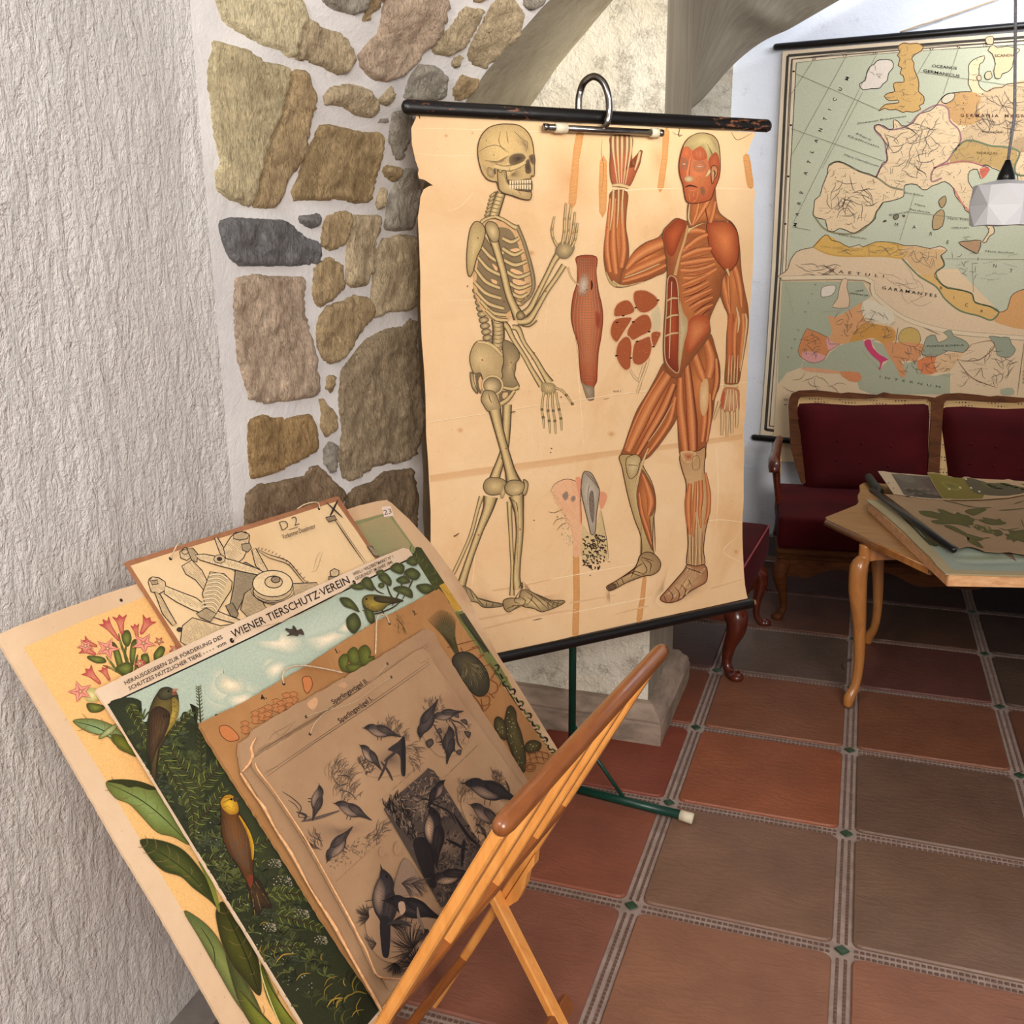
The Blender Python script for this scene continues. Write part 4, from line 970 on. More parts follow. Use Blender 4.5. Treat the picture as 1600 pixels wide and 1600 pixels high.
# spine and pelvis
I.org = (0, 0, 1)
bone('783,300 778,315 773,330 770,342', [15, 16, 17, 17])
for k in range(7):
    x = 779 - k * 1.6; y = 300 + k * 6; I.line([(x - 8, y), (x + 7, y + 3)], 1.3, LN, .9); I.blob([(x - 15, y + 6), (x - 6, y - 1), (x - 5, y + 4), (x - 12, y + 9)], BM, LN, rings=2)
for k in range(12):
    y = 452 + k * 9.2; x = 745 + (k * 2.0 if k < 8 else 16); I.blob([(x - 7, y), (x + 3, y - 3), (x + 8, y + 2), (x + 2, y + 6), (x - 5, y + 6)], BM, BG, rings=2); I.outline([(x - 7, y), (x + 3, y - 3), (x + 8, y + 2), (x + 2, y + 6), (x - 5, y + 6)], .8, LN)
bone('776,498 778,512 778,528 776,546', [19, 19, 20, 19], c=(206, 178, 126))
for k in range(7): I.line([(768, 503 + k * 6.4), (778, 505.5 + k * 6.2), (787, 502 + k * 6.4)], 1.2, LN, .9)
I.org = Z5
rp_ = '560,812 620,822 680,880 698,950 670,995 665,1050 655,1110 697,1190 640,1235 560,1200 545,1100 565,1000 560,900'
I.blob(rp_, (196, 168, 120), (132, 112, 80), pw=.7); I.outline(rp_, 1.2, LN)
I.fill('530,1240 600,1230 650,1240 600,1300 540,1330', (120, 100, 72)); I.fill('560,1250 600,1245 590,1290 560,1290', (216, 178, 128))
bone('690,1195 640,1215 560,1200', [8, 7, 6]); bone('655,1230 600,1300 540,1340', [6, 8, 9])
lp = '350,815 430,820 500,860 550,915 565,980 550,1060 558,1100 540,1135 470,1125 410,1150 390,1130 372,1082 320,1082 295,1030 283,950 305,870'
I.blob(lp, (222, 192, 136), (178, 150, 104), at=(360, 960), pw=.8); I.hatch('470,900 540,930 555,1000 530,1080 480,1060 440,940', .9, 3, 1, BD, .6); I.hatch('420,940 470,900 480,1060 440,1100', 1.5, 3, 1.1, (170, 142, 96), .6); I.outline(lp, 1.3, LN)
I.ribbon('350,822 430,832 500,875 555,935', [4, 5, 6, 3], [(-1, LN), (-.6, BM), (.6, BM), (1, LN)])
I.fill('372,1088 330,1090 335,1150 350,1230 380,1250 378,1180', (118, 98, 70)); I.blob('285,1080 312,1085 318,1150 350,1240 335,1245 300,1190', BM, BG); I.outline('285,1080 312,1085 318,1150 350,1240 335,1245 300,1190', 1, LN); I.fill('355,1150 375,1110 385,1180 372,1225', (226, 180, 130))
hip = [(768.5 + 14.5 * math.cos(k * math.pi / 6), 602 + 13.5 * math.sin(k * math.pi / 6)) for k in range(12)]
I.org = (0, 0, 1)
I.ribbon(hip, 6, [(-1, LN), (-.7, BM), (.7, BM), (1, LN)], closed=True); I.blob(hip, (220, 190, 138), (112, 94, 68), at=(764, 606), pw=1.4)
I.org = Z5
tr = '398,1235 430,1225 480,1235 515,1290 540,1400 445,1405 400,1350 378,1300'
I.blob(tr, (222, 192, 138), (150, 126, 88)); I.outline(tr, 1.2, LN); I.hatch('460,1240 500,1260 530,1400 480,1400', 1.5, 2.6, 1, LN, .7); I.line('440,1250 450,1300 470,1330', 1.4, LN)
# near femur, knee, shin, foot
I.org = (0, 0, 1)
bone('772,640 779,672 788,705 796,735 802,755', [20, 15, 14, 17, 26])
kn = '789,757 797,750 812,751 819,758 815,769 804,775 793,772 788,765'
I.blob(kn, (224, 194, 140), BD, at=(806, 766)); I.outline(kn, 1.3, LN); I.hatch('795,760 812,760 808,772 796,770', .3, 2, .7, LN, .7)
pt = '817,749 823,752 824,760 820,773 815,770 819,760'
I.blob(pt, BM, BD); I.outline(pt, 1.2, LN)
bone('795,783 796,810 798,850 800,890 799,930', [9, 7, 6, 6, 8])
bone('806,774 810,800 811,833 808,870 806,900 808,920', [25, 15, 12, 11, 12, 15]); I.line('808,783 809,830 806,900', 1, LN, .7)
I.line('798,780 806,786 808,800', 1.6, LN)
I.org = Z7
ft = '482,1180 530,1160 590,1160 605,1115 640,1100 700,1125 760,1150 820,1175 910,1178 915,1195 860,1225 800,1248 750,1258 700,1235 640,1225 600,1210 565,1235 520,1260 490,1235'
I.blob(ft, (220, 188, 134), BD); I.outline(ft, 1.3, LN)
for p in ('600,1150 640,1180 620,1220', '640,1110 690,1150 650,1215', '680,1130 740,1180 800,1240', '700,1125 780,1180 840,1232', '730,1140 800,1180 870,1218', '760,1150 830,1185 900,1205', '650,1150 700,1190 750,1250', '600,1110 560,1180 600,1200', '820,1180 800,1200 805,1245', '850,1185 835,1205 838,1235', '880,1183 868,1200 870,1222', '500,1240 560,1215 600,1212'): I.line(p, 1.3, LN)
I.line('590,1090 600,1075 615,1050 620,1085 600,1110', 1.6, LN)
# rib cage
cage = '752,360 775,346 800,352 812,368 822,392 832,425 833,450 826,468 810,480 800,492 789,503 770,500 755,488 745,470 739,447 741,420 746,395'
I.org = (0, 0, 1)
I.fill(cage, (216, 170, 118)); I.blob('756,365 790,356 806,375 815,410 818,445 806,470 790,490 765,488 748,465 744,425', (126, 106, 76), (140, 118, 86), pw=.6)
for p in ('792,392 808,388 812,396 796,400', '797,420 812,424 820,432 800,432', '800,436 818,440 822,450 806,448', '803,452 820,456 812,466 806,462', '768,412 776,418 774,424', '766,436 776,440 772,446'): I.fill(p, (232, 184, 132))
for p in ('757,366 770,384 786,396', '750,384 766,402 784,412', '746,402 762,420 782,430', '742,420 758,440 780,450', '740,440 758,458 782,466', '744,456 762,474 786,482', '750,470 768,488 790,492', '758,484 774,498 792,500'): bone(p, [6, 7.5, 6.5])
for p in ('784,372 798,378 810,372', '784,388 802,398 816,392', '786,406 804,414 822,408', '790,424 808,433 828,426', '794,442 810,450 828,444', '798,458 812,464 824,458', '800,470 812,474 820,468'): bone(p, [7, 8, 6])
I.ribbon('806,352 816,375 824,400 831,430 832,450 824,466 812,474', [7, 6, 6, 7, 6, 5, 3], [(-1, LN), (-.6, BG), (.2, (170, 146, 104)), (.7, BG), (1, LN)])
I.hatch('812,360 822,380 832,425 830,455 820,462 822,430 816,395', .2, 2.4, 1, LN, .8)
bone('748,356 752,346 764,340 772,339', [5, 6, 5, 5]); bone('772,338 786,344 798,352 806,356', [6, 6, 7, 9])
sc_ = '734,356 742,346 752,350 757,362 752,384 744,402 738,424 733,432 729,424 728,400 730,376'
I.blob(sc_, (214, 188, 130), (176, 148, 100)); I.outline(sc_, 1.4, LN)
# near humerus and raised forearm
I.org = (0, 0, 1)
bone('836,498 824,506 812,503', [8, 10, 9]); bone('808,502 824,500 836,484 852,456 866,436 880,414', [12, 13, 9, 8, 8, 9]); bone('818,490 828,480 840,456 854,428 864,408 872,396', [12, 10, 8, 8, 9, 12])
bone('766,350 768,366 775,390 785,425 793,458 802,480 810,496', [16, 17, 13, 12, 12, 14, 20])
hd = '757,352 764,346 774,350 779,362 777,376 768,378 760,366'
I.blob(hd, (222, 194, 140), BD); I.outline(hd, 1.2, LN)
I.blob([(812 + 7.5 * math.cos(k), 493 + 7.5 * math.sin(k)) for k in range(6)], (196, 168, 118), LN)
I.blob('866,392 872,380 884,378 896,384 893,396 884,404 872,402', BM, BG); I.hatch('866,392 872,380 896,384 893,396 880,404', .9, 2.2, .9, LN, .8)
for f in ('869,384 863,372 861,358 865,338', '877,382 880,362 881,342 883,317', '884,380 887,360 888,342 891,320', '889,382 893,364 895,350 897,331', '892,386 897,374 899,362 901,348'): 
    bone(f, [4.5, 3.4, 4, 2.6]); q = I.pts(f)
    for m in (1, 2): knob(I, q[m], 2.2, 2.0, BM, LN)
# skull
I.org = Z3
sk = '830,503 900,513 960,553 1000,610 1020,680 1026,740 1036,800 1032,850 1030,930 1006,936 1002,985 1008,1010 1004,1060 1003,1110 990,1132 950,1130 890,1115 830,1092 775,1078 740,1050 725,1010 716,982 690,980 640,962 600,912 578,850 563,780 560,700 575,630 610,570 660,528 740,505'
I.blob(sk, (224, 190, 128), (186, 156, 106), at=(740, 680), pw=1.6)
I.over = (200, 168, 114); I.blob('900,560 960,600 1010,690 1015,760 960,770 930,700 880,640', (112, 92, 66), (200, 170, 118), .8, .0, rings=5); I.blob('610,800 680,850 800,830 820,760 760,820 660,820', (150, 126, 88), (210, 178, 124), .8, 0)
I.blob('570,780 600,890 680,975 700,960 640,860', (150, 126, 88), (206, 174, 122), .7, 0)
I.outline(sk, 1.6, LN)
I.blob('818,780 860,748 930,745 962,775 950,805 900,838 845,850 818,825', (64, 50, 38), (128, 104, 74), at=(900, 790)); I.outline('818,780 860,748 930,745 962,775 950,805 900,838 845,850 818,825', 1.6, (196, 170, 122))
I.blob('985,770 1022,755 1032,800 1025,840 1000,820', (84, 68, 50), (120, 98, 70)); I.blob('960,815 985,795 1000,850 1004,905 968,915 950,880', (70, 56, 40), (110, 90, 64))
I.blob('815,930 880,880 940,850 955,900 940,960 830,968', (90, 74, 54), (190, 160, 112), .9, .1, at=(850, 920)); I.ribbon('700,852 760,868 830,870 900,850 955,818', [9, 8, 10, 8, 6], [(-1, LN), (-.5, BM), (.5, BM), (1, LN)])
I.over = None; I.blob('690,880 705,870 712,910 700,925 685,905', (70, 56, 40), BG); I.blob('640,860 690,880 690,950 640,930', (190, 162, 114), (150, 124, 86)); 
jw = '722,885 745,905 775,888 795,900 800,960 830,1020 900,1055 1000,1068 1003,1115 985,1132 930,1126 850,1098 780,1078 742,1052 730,1000'
I.blob(jw, (222, 190, 134), (172, 144, 98)); I.outline(jw, 1.4, LN)
I.fill('805,968 900,968 1003,960 1005,1066 900,1050 835,1012', (96, 78, 56)); 
I.up()
for k in range(9):
    x = 640 + .1875 * (822 + k * 20.5); y = 100 + .1875 * (972 - k * .8)
    for (y0, y1) in ((y, y + 5.8), (y + 6.6 + k * .12, y + 12.5 + k * .35)):
        I.add([(x, y0), (x + 3.1, y0), (x + 2.8, y1), (x + .4, y1)], [[0, 1, 2, 3]], [L4((234, 208, 164))] * 4)
for p in ('750,560 735,640 760,700 820,740', '560,740 640,690 720,680 790,715', '800,560 805,620 815,660', '945,640 975,660 960,740', '630,630 632,650', '780,890 790,960 810,1010', '690,750 695,770', '860,560 900,600 950,650', '965,980 970,1060', '900,1060 920,1090', '820,860 830,900 850,880'): I.line(p, 1.1, LN, .8)
I.org = (0, 0, 1)
for x, y in ((762, 405), (745, 372), (778, 420), (830, 560), (833, 551), (752, 562), (797, 566), (782, 715), (789, 700), (746, 835), (811, 826), (800, 945), (840, 447), (851, 455), (786, 471), (729, 447), (709, 836), (860, 700), (875, 620)): I.fill([(x - 1, y - 1), (x + 1, y - 1), (x + 1, y + 1.2), (x - 1, y + 1)], (150, 70, 40), sub=1)
I.line('795,645 800,643 804,643', 1.5, LN); I.line('708,838 716,832', 2, (110, 80, 56)); I.line('831,968 846,965', 1.2, LN)
I.done('skeleton_print', 'printed human skeleton in profile with one hand raised')

# ---- muscle figure
MO = (74, 34, 18); M1 = (208, 128, 72); M2 = (140, 78, 42); MH = (220, 146, 90); TD = (214, 178, 128); MD = (112, 44, 24)
def musc(p, at=None, cin=M1, cout=M2, w=1.1, pw=1.3, rings=5): I.blob(p, cin, cout, at=at, pw=pw, rings=rings); I.outline(p, w, MO, .9)
def fib(p, wd, hi=MH, lo=(164, 88, 46)): I.ribbon(p, wd, [(-1, lo), (-.92, (118, 54, 28)), (-.80, lo), (-.1, hi), (.55, (190, 108, 60)), (1, lo)])
def ten(p, wd, c=TD): I.ribbon(p, wd, [(-1, (120, 92, 64)), (-.5, c), (.5, c), (1, (120, 92, 64))])
I.k = 30
I.blob('1040,910 1036,960 1012,945 1040,890 1045,882', (140, 104, 74), (222, 172, 122), .6, 0); I.blob('1090,890 1112,905 1105,925 1060,948 1032,948 1028,930', (120, 88, 64), (220, 170, 120), .7, 0); I.blob('947,915 955,935 951,945 944,935', (130, 96, 66), (220, 170, 120), .6, 0); I.line('951,922 952,941', 1.5, MO)
# right hand side arm and hand
musc('1136,344 1150,358 1155,385 1158,425 1163,455 1168,480 1169,505 1165,535 1158,575 1152,600 1133,602 1134,560 1135,525 1137,494 1130,476 1122,448 1120,400 1126,370', at=(1146, 440), pw=.8)
fib('1140,400 1150,425 1156,455 1158,480', [8, 11, 10, 4]); fib('1126,410 1130,440 1136,470 1140,490', [8, 12, 10, 4]); fib('1137,430 1138,455 1139,475', [4, 5, 3])
fib('1142,490 1141,520 1140,560 1140,585', [8, 11, 8, 3], hi=(196, 104, 60)); fib('1152,492 1148,515 1147,545 1148,575', [7, 9, 7, 3]); fib('1160,490 1161,515 1158,545 1155,575', [7, 9, 7, 3]); ten('1150,480 1154,500 1152,520', [2, 5, 1]); ten('1164,490 1166,505 1162,540 1156,580', [3, 4, 3, 2])
for x in (1138, 1142.5, 1147, 1151.5): ten([(x + 1, 555), (x, 575), (x - 1, 598)], [1, 2, 2])
ten('1131,602 1142,604 1153,602', [5, 7, 6])
hnd = '1131,606 1143,605 1154,609 1155,625 1154,641 1143,644 1129,643 1124,634 1127,618'
I.blob(hnd, (206, 164, 116), (176, 112, 74)); I.blob('1127,617 1132,612 1130,635 1125,634', (190, 84, 54), (170, 90, 60))
for a, b in (('1137,608 1131,640', 2), ('1141,608 1139,642', 2), ('1145,608 1146,642', 2), ('1149,610 1152,638', 2)): ten(a, b, (228, 192, 142))
for f in ('1128,640 1128,660 1127,680', '1136,643 1136,664 1135,682', '1143,642 1143,660 1143,677', '1151,638 1151,655 1150,668', '1124,627 1119,642 1114,656'): I.ribbon(f, [6, 5, 4], [(-1, MO), (-.6, TD), (.6, TD), (1, MO)])
# raised arm
ua = '1044,358 1028,371 1008,379 992,391 980,408 971,421 956,441 966,449 985,446 1004,440 1025,431 1042,418'
musc(ua, at=(1010, 405), pw=.9); fib('1040,378 1015,388 993,402 978,420', [16, 20, 16, 6]); fib('1042,400 1018,410 995,420 976,430', [10, 14, 12, 5]); fib('1040,414 1015,426 992,434 972,440', [5, 8, 8, 5]); ten('1030,412 1000,425 975,434', [1.5, 2.5, 2])
fa = '954,300 979,300 978,330 977,355 981,380 981,405 972,424 966,448 954,443 947,428 943,405 944,378 948,350 952,325'
musc(fa, at=(962, 380), pw=.9); fib('953,310 950,350 948,390 953,425', [3, 7, 9, 7]); fib('961,310 958,350 958,390 962,428', [4, 8, 12, 9]); fib('972,312 972,350 974,390 970,418', [4, 8, 11, 8]); ten('958,296 956,330 952,360', [4, 4, 1]); ten('966,296 965,330 963,356', [3, 3, 1]); ten('973,296 971,325 971,350', [3, 3, 1])
ten('956,440 966,446 980,446 1004,440', [7, 5, 2, 1], (206, 176, 120)); ten('946,425 953,440 962,447', [2, 4, 5], (196, 166, 112))
hr = '953,240 952,262 954,282 961,291 980,292 987,284 993,270 999,256 1002,240 1003,237 999,236 994,256 988,260 986,240 986,213 955,213 953,228'
musc(hr, at=(970, 268), cin=(196, 104, 66), cout=(150, 80, 50))
for x0, x1 in ((957, 964), (964, 967), (971, 970), (979, 973), (985, 976)): ten([(x0, 212), (x0, 232), ((x0 + x1) / 2, 262), (x1, 288)], [4.5, 4.5, 2.5, 1.5], (214, 180, 130))
for x in (960.5, 967.5, 975, 982): I.line([(x, 212), (x, 244)], 1.2, MO, .8)
ten('999,237 996,250 991,266', [4, 5, 2]); ten('956,290 968,289 982,293', [4, 6, 5])
# bent leg
th1 = '1038,566 1026,586 1012,612 995,640 984,668 974,698 968,714 972,724 992,722 1010,716 1022,704 1040,680 1056,654 1060,625 1062,590 1055,575'
musc(th1, at=(1020, 650), pw=.7); fib('1044,585 1018,625 998,665 980,705', [14, 20, 20, 12]); fib('1052,600 1035,640 1012,680 992,715', [10, 14, 12, 6], lo=MD); fib('1054,620 1046,655 1028,685 1010,710', [6, 9, 8, 4]); fib('1036,580 1010,622 990,662 976,700', [3, 4, 4, 2]); ten('1050,630 1030,665 1012,690', [1, 2, 1])
lg1 = '967,712 971,730 976,755 983,785 991,812 1000,836 1002,860 999,873 1003,870 1020,868 1022,870 1019,850 1020,812 1023,795 1023,775 1017,752 1005,730 1000,716 985,710'
I.blob(lg1, (206, 178, 124), (178, 148, 98)); I.outline(lg1, 1.2, MO)
musc('1001,733 1012,748 1021,768 1023,789 1018,804 1014,812 1019,860 1005,826 996,792 994,770 998,750', at=(1012, 778)); fib('1003,740 1012,765 1016,785 1012,805', [3, 11, 13, 4]); fib('998,770 1002,800 1010,825 1017,850', [3, 6, 6, 2])
I.blob('978,716 992,710 1000,716 998,726 994,740 984,748 978,735', (214, 190, 140), (180, 152, 104)); I.outline('978,716 992,710 1000,716 998,726 994,740 984,748 978,735', 1, MO); I.line('979,726 996,727', 1, MO); ten('1012,700 1003,722 996,745 990,765', [2, 4, 4, 1]); I.line('1021,805 1022,830 1023,862', 1, MO)
f1 = '999,868 1010,862 1022,866 1031,878 1029,890 1018,898 1004,900 978,910 955,922 948,920 948,915 962,907 980,895 993,884'
I.blob(f1, (206, 172, 120), (150, 120, 82)); I.outline(f1, 1.3, MO)
for p in ('998,872 990,890 985,902', '1000,872 1010,890 1002,898', '962,907 966,916', '970,903 974,912', '978,898 996,884 1004,880', '1005,874 1016,880 1014,894', '955,912 958,920', '965,905 990,893 1005,897', '1000,870 1020,876', '984,894 1000,900', '952,914 954,921'): I.line(p, 1.3, MO)
I.blob('948,914 960,911 962,918 952,922', (120, 92, 64), (90, 64, 44))
# straight leg
th2 = '1107,520 1117,546 1123,569 1124,588 1122,606 1116,621 1113,644 1107,672 1102,700 1101,716 1090,722 1075,722 1063,712 1060,700 1058,662 1057,625 1058,588 1068,560 1085,540'
musc(th2, at=(1090, 600), pw=.7); fib('1062,590 1062,630 1066,670 1070,705', [8, 12, 14, 10]); fib('1072,568 1076,610 1080,660 1082,705', [10, 14, 18, 14], lo=MD); fib('1084,552 1095,585 1102,602', [12, 14, 4]); fib('1102,530 1110,560 1106,590', [10, 18, 12]); fib('1118,560 1119,595 1112,625', [6, 10, 6], lo=MD); fib('1096,620 1100,650 1096,690', [4, 10, 6]); fib('1108,615 1108,650 1103,690', [6, 8, 4], lo=MD)
I.blob('1095,597 1104,592 1106,615 1104,640 1098,650 1093,640 1092,615', (228, 190, 138), (206, 158, 108)); ten('1071,562 1090,545 1108,522', [3, 5, 3], (222, 176, 116))
lg2 = '1061,712 1065,735 1071,756 1070,790 1072,812 1074,850 1073,884 1099,884 1098,858 1101,830 1107,802 1109,778 1106,755 1099,735 1101,700 1090,704 1075,706'
I.blob(lg2, (216, 178, 126), (182, 140, 94)); I.outline(lg2, 1.2, MO)
I.blob('1062,706 1085,706 1082,720 1070,722', (170, 76, 42), (214, 176, 122)); I.outline('1081,716 1090,712 1092,730 1082,733', 1, MO, .8)
fib('1077,755 1074,785 1075,812 1077,835', [6, 11, 9, 3]); fib('1086,752 1084,785 1083,815 1082,840', [4, 7, 6, 2]); fib('1093,750 1094,775 1092,800 1094,825', [7, 8, 6, 2]); fib('1101,738 1106,770 1105,800 1099,820', [3, 7, 7, 2])
for p in ('1076,835 1076,860 1077,884', '1081,838 1081,860 1081,884', '1086,800 1088,845 1085,884', '1093,826 1092,860 1093,884'): ten(p, [2, 2.5, 2.5]); 
for p in ('1079,830 1079,884', '1084,830 1083,884', '1089,815 1089,884', '1096,830 1095,884'): I.line(p, 1, MD)
f2 = '1073,882 1086,884 1099,882 1104,892 1102,908 1090,916 1076,924 1062,936 1046,941 1034,939 1031,933 1042,920 1056,904 1068,890'
I.blob(f2, (214, 172, 122), (160, 108, 72)); I.outline(f2, 1.3, MO)
for p in ('1074,888 1060,908 1042,928', '1078,890 1066,912 1052,932', '1082,892 1074,914 1062,934', '1086,892 1082,908 1070,928', '1072,884 1090,892 1100,888', '1096,892 1086,906 1072,918'): ten(p, [2.4, 2.4, 3], (226, 190, 140)); I.line(p, 1, (150, 62, 36))
for p in ('1042,920 1050,930 1046,940', '1052,916 1060,926 1058,938', '1062,912 1070,922 1066,932', '1036,930 1040,940', '1074,904 1080,916', '1070,886 1098,896'): I.line(p, 1.2, MO)
# torso
to = '1074,346 1056,341 1044,350 1034,364 1038,392 1041,420 1040,445 1038,480 1036,512 1035,545 1037,568 1044,585 1058,590 1068,576 1090,548 1108,522 1107,500 1116,477 1124,460 1128,435 1142,410 1150,380 1146,356 1135,343 1110,340 1090,338'
musc(to, at=(1085, 440), pw=.8)
I.blob('1104,348 1130,342 1148,358 1153,382 1150,410 1136,424 1122,412 1108,390 1104,368', (222, 130, 76), (152, 66, 34), at=(1132, 376)); I.outline('1104,348 1130,342 1148,358 1153,382 1150,410 1136,424 1122,412 1108,390 1104,368', 1, MO)
for p in ('1066,392 1084,376 1104,366', '1064,402 1086,392 1110,388', '1062,412 1088,408 1114,404', '1062,422 1090,422 1116,412', '1066,434 1092,434 1118,420', '1074,362 1086,360 1100,362'): fib(p, [7, 11, 6])
for p in ('1070,384 1090,368', '1066,397 1108,378', '1062,407 1112,396', '1062,417 1114,408', '1064,429 1116,417'): I.line(p, 1.1, MD, .9)
I.blob('1060,342 1046,352 1036,366 1040,392 1050,400 1062,372 1070,350', (186, 92, 48), (140, 60, 32)); 
for p, c in (('1064,446 1080,440 1104,430', 9), ('1064,458 1082,452 1106,440', 9), ('1068,472 1084,464 1110,452', 9), ('1076,482 1092,472 1112,464', 8), ('1084,492 1098,482 1112,476', 7)): fib(p, [4, c, 3]); 
for p in ('1066,452 1084,446 1104,436', '1066,465 1086,458 1108,446', '1074,478 1092,468 1112,458', '1082,488 1096,478 1112,470', '1090,498 1100,488 1110,482'): I.line(p, 1.6, MD)
I.blob('1076,500 1092,492 1106,498 1106,516 1090,535 1074,552 1068,530', (222, 132, 78), (168, 76, 40)); I.hatch('1078,505 1104,500 1104,516 1074,548', -.7, 3, .7, MD, .6)
I.blob('1042,436 1052,433 1057,446 1059,480 1061,520 1060,560 1058,582 1046,575 1038,560 1037,530 1040,480', (176, 80, 44), (124, 50, 28)); I.outline('1042,436 1052,433 1057,446 1059,480 1061,520 1060,560 1058,582 1046,575 1038,560 1037,530 1040,480', 1.4, (196, 172, 128))
ten('1048,440 1046,500 1044,560', [1.5, 2, 1.5]); 
for p in ('1041,470 1048,466 1057,466', '1040,497 1048,493 1058,492', '1038,525 1048,521 1058,520'): ten(p, [2.5, 3.5, 2.5])
I.blob('1060,470 1066,488 1073,500 1072,518 1066,542 1060,578 1058,560 1059,520', (204, 184, 140), (182, 150, 104)); I.hatch('1062,480 1072,502 1070,520 1062,560', .9, 3, .7, (140, 112, 78), .7)
ten('1104,346 1090,350 1076,358 1070,366', [3, 5, 6, 5], (214, 178, 120)); ten('1073,352 1068,375 1060,400 1053,430', [3, 5, 5, 7], (206, 154, 98)); ten('1106,345 1120,344 1136,346', [3, 5, 3], (214, 176, 118))
ten('1134,420 1138,432', [6, 1.5])
# neck and head
ne = '1113,285 1117,312 1122,332 1136,345 1120,346 1104,347 1090,350 1076,356 1073,348 1073,322 1078,314 1098,312'
musc(ne, at=(1098, 330)); fib('1112,300 1098,325 1082,350', [5, 10, 5]); fib('1116,315 1112,335 1108,348', [4, 8, 6]); fib('1090,316 1086,335 1080,352', [5, 6, 4]); I.line('1076,318 1074,340 1078,352', 2.5, (196, 176, 130)); I.line('1100,325 1104,346', 2, MD)
I.org = Z4
he = '980,540 1050,555 1095,600 1113,680 1118,800 1110,880 1085,950 1065,1000 1040,1060 960,1085 890,1090 852,1070 835,1000 825,940 805,880 795,800 805,720 825,650 860,590 920,550'
I.blob(he, (214, 126, 80), (170, 84, 48), at=(930, 850)); I.outline(he, 1.2, MO)
I.blob('980,543 1050,560 1093,605 1110,690 1112,790 1080,780 1060,700 1040,740 1020,760 1000,680 960,645 900,680 870,650 830,650 862,592 920,552', (206, 184, 126), (168, 146, 98), at=(1000, 600)); I.blob('1030,570 1090,610 1110,700 1090,680 1060,620', (160, 140, 96), (176, 154, 106))
I.blob('1030,740 1080,690 1108,740 1108,830 1060,820 1030,800', (184, 96, 58), (160, 78, 46)); I.blob('830,660 870,650 885,700 870,740 820,740', (206, 112, 70), (186, 96, 58)); I.blob('900,690 950,650 1000,680 1010,740 920,750', (204, 110, 68), (176, 86, 50))
for p in ('920,690 925,740', '945,660 950,740', '970,665 980,740', '990,690 1000,745'): I.line(p, .9, MD, .7)
for c in ((955, 800), (835, 780)):
    w_ = 50 if c[0] > 900 else 26
    for k, rr_ in enumerate((1.0, .78, .55)): I.up(); I.line([(c[0] + w_ * rr_ * math.cos(a), c[1] + 44 * rr_ * math.sin(a)) for a in [j * math.pi / 5 for j in range(10)]], 1, MD, .8, closed=True)
    I.ribbon([(c[0] - w_ * .5, c[1]), (c[0], c[1] + 4), (c[0] + w_ * .5, c[1] + 2)], [1, 4, 1], [(-1, MO), (0, (236, 190, 150)), (1, MO)])
I.ribbon('885,730 872,800 862,860 868,900', [3, 4, 6, 4], [(-1, MD), (0, (224, 140, 94)), (1, (190, 100, 62))])
I.blob('838,890 870,875 905,890 900,915 870,925 842,915', (210, 186, 140), (176, 140, 98)); I.ribbon('840,965 880,950 940,965', [1, 3, 1], [(-1, MO), (1, MO)]); I.ribbon('860,978 900,984 935,975', [1, 3.4, 1], [(-1, (176, 80, 54)), (1, (214, 130, 92))])
for p in ('1030,860 990,890 940,950', '1020,880 985,920 955,960', '930,880 945,920', '950,870 960,910', '970,960 985,1020', '950,980 930,1060', '870,1010 880,1070', '905,1000 910,1040', '900,1080 930,1060'): fib(p, [1, 2.5, 1])
I.blob('960,970 985,960 1000,1000 985,1030 970,1020', (110, 92, 70), (160, 90, 56)); ten('1035,830 1020,860 1000,880', [6, 5, 1])
I.blob('1045,810 1075,795 1095,820 1090,870 1070,900 1055,940 1045,900', (214, 162, 112), (170, 110, 70)); I.outline('1045,810 1075,795 1095,820 1090,870 1070,900 1055,940 1045,900', 1, MO); I.line('1060,830 1075,850 1065,890', 2, MO)
I.org = (0, 0, 1)
I.dots('1040,350 1148,350 1160,480 1160,560 1110,720 1060,720 1040,560', 26, .7, 1.0, (150, 40, 28), seed=4); I.dots('945,300 980,300 975,440 1010,430 950,445', 8, .7, 1, (120, 40, 26), seed=9)
I.done('muscle_figure_print', 'printed flayed muscle man stepping forward with one arm raised')

# ---- spindle of muscle fibre, cell cluster, tooth section
I.k = 10
I.org = Z5
sp_ = '1180,112 1340,112 1340,240 1360,400 1388,520 1396,640 1380,790 1360,900 1350,1050 1345,1150 1322,1200 1320,1300 1265,1300 1250,1220 1215,1150 1200,1000 1190,850 1150,720 1130,600 1148,440 1180,330 1182,200'
I.blob(sp_, (208, 116, 70), (150, 70, 40), at=(1270, 650), pw=1.5); I.outline(sp_, 1.1, MD)
for k in range(46):
    y = 130 + k * 22.5; b = -30 * math.sin(max(0, (y - 640) / 500) * math.pi) if y > 640 else 0
    hw = 78 if y < 330 else 78 + 50 * math.sin(min(1, (y - 330) / 480) * math.pi) if y < 810 else max(40, 84 - (y - 810) * .09)
    cx = 1262 + (y - 130) * .012; I.line([(cx - hw, y), (cx, y + b), (cx + hw, y)], .9, (92, 36, 22), .75, sub=3)
for k in range(9): x = 1190 + k * 18; I.line([(x, 118), (x + (x - 1262) * .15, 400), (x + (x - 1262) * .5 , 650), (x + (x - 1262) * -.15, 1000)], .8, (110, 46, 28), .6)
I.blob('1215,1150 1250,1180 1320,1200 1318,1300 1265,1300', (170, 150, 120), (130, 108, 84)); I.blob('1200,290 1240,250 1280,280 1280,380 1250,440 1200,440 1185,380', (206, 190, 166), (164, 110, 76))
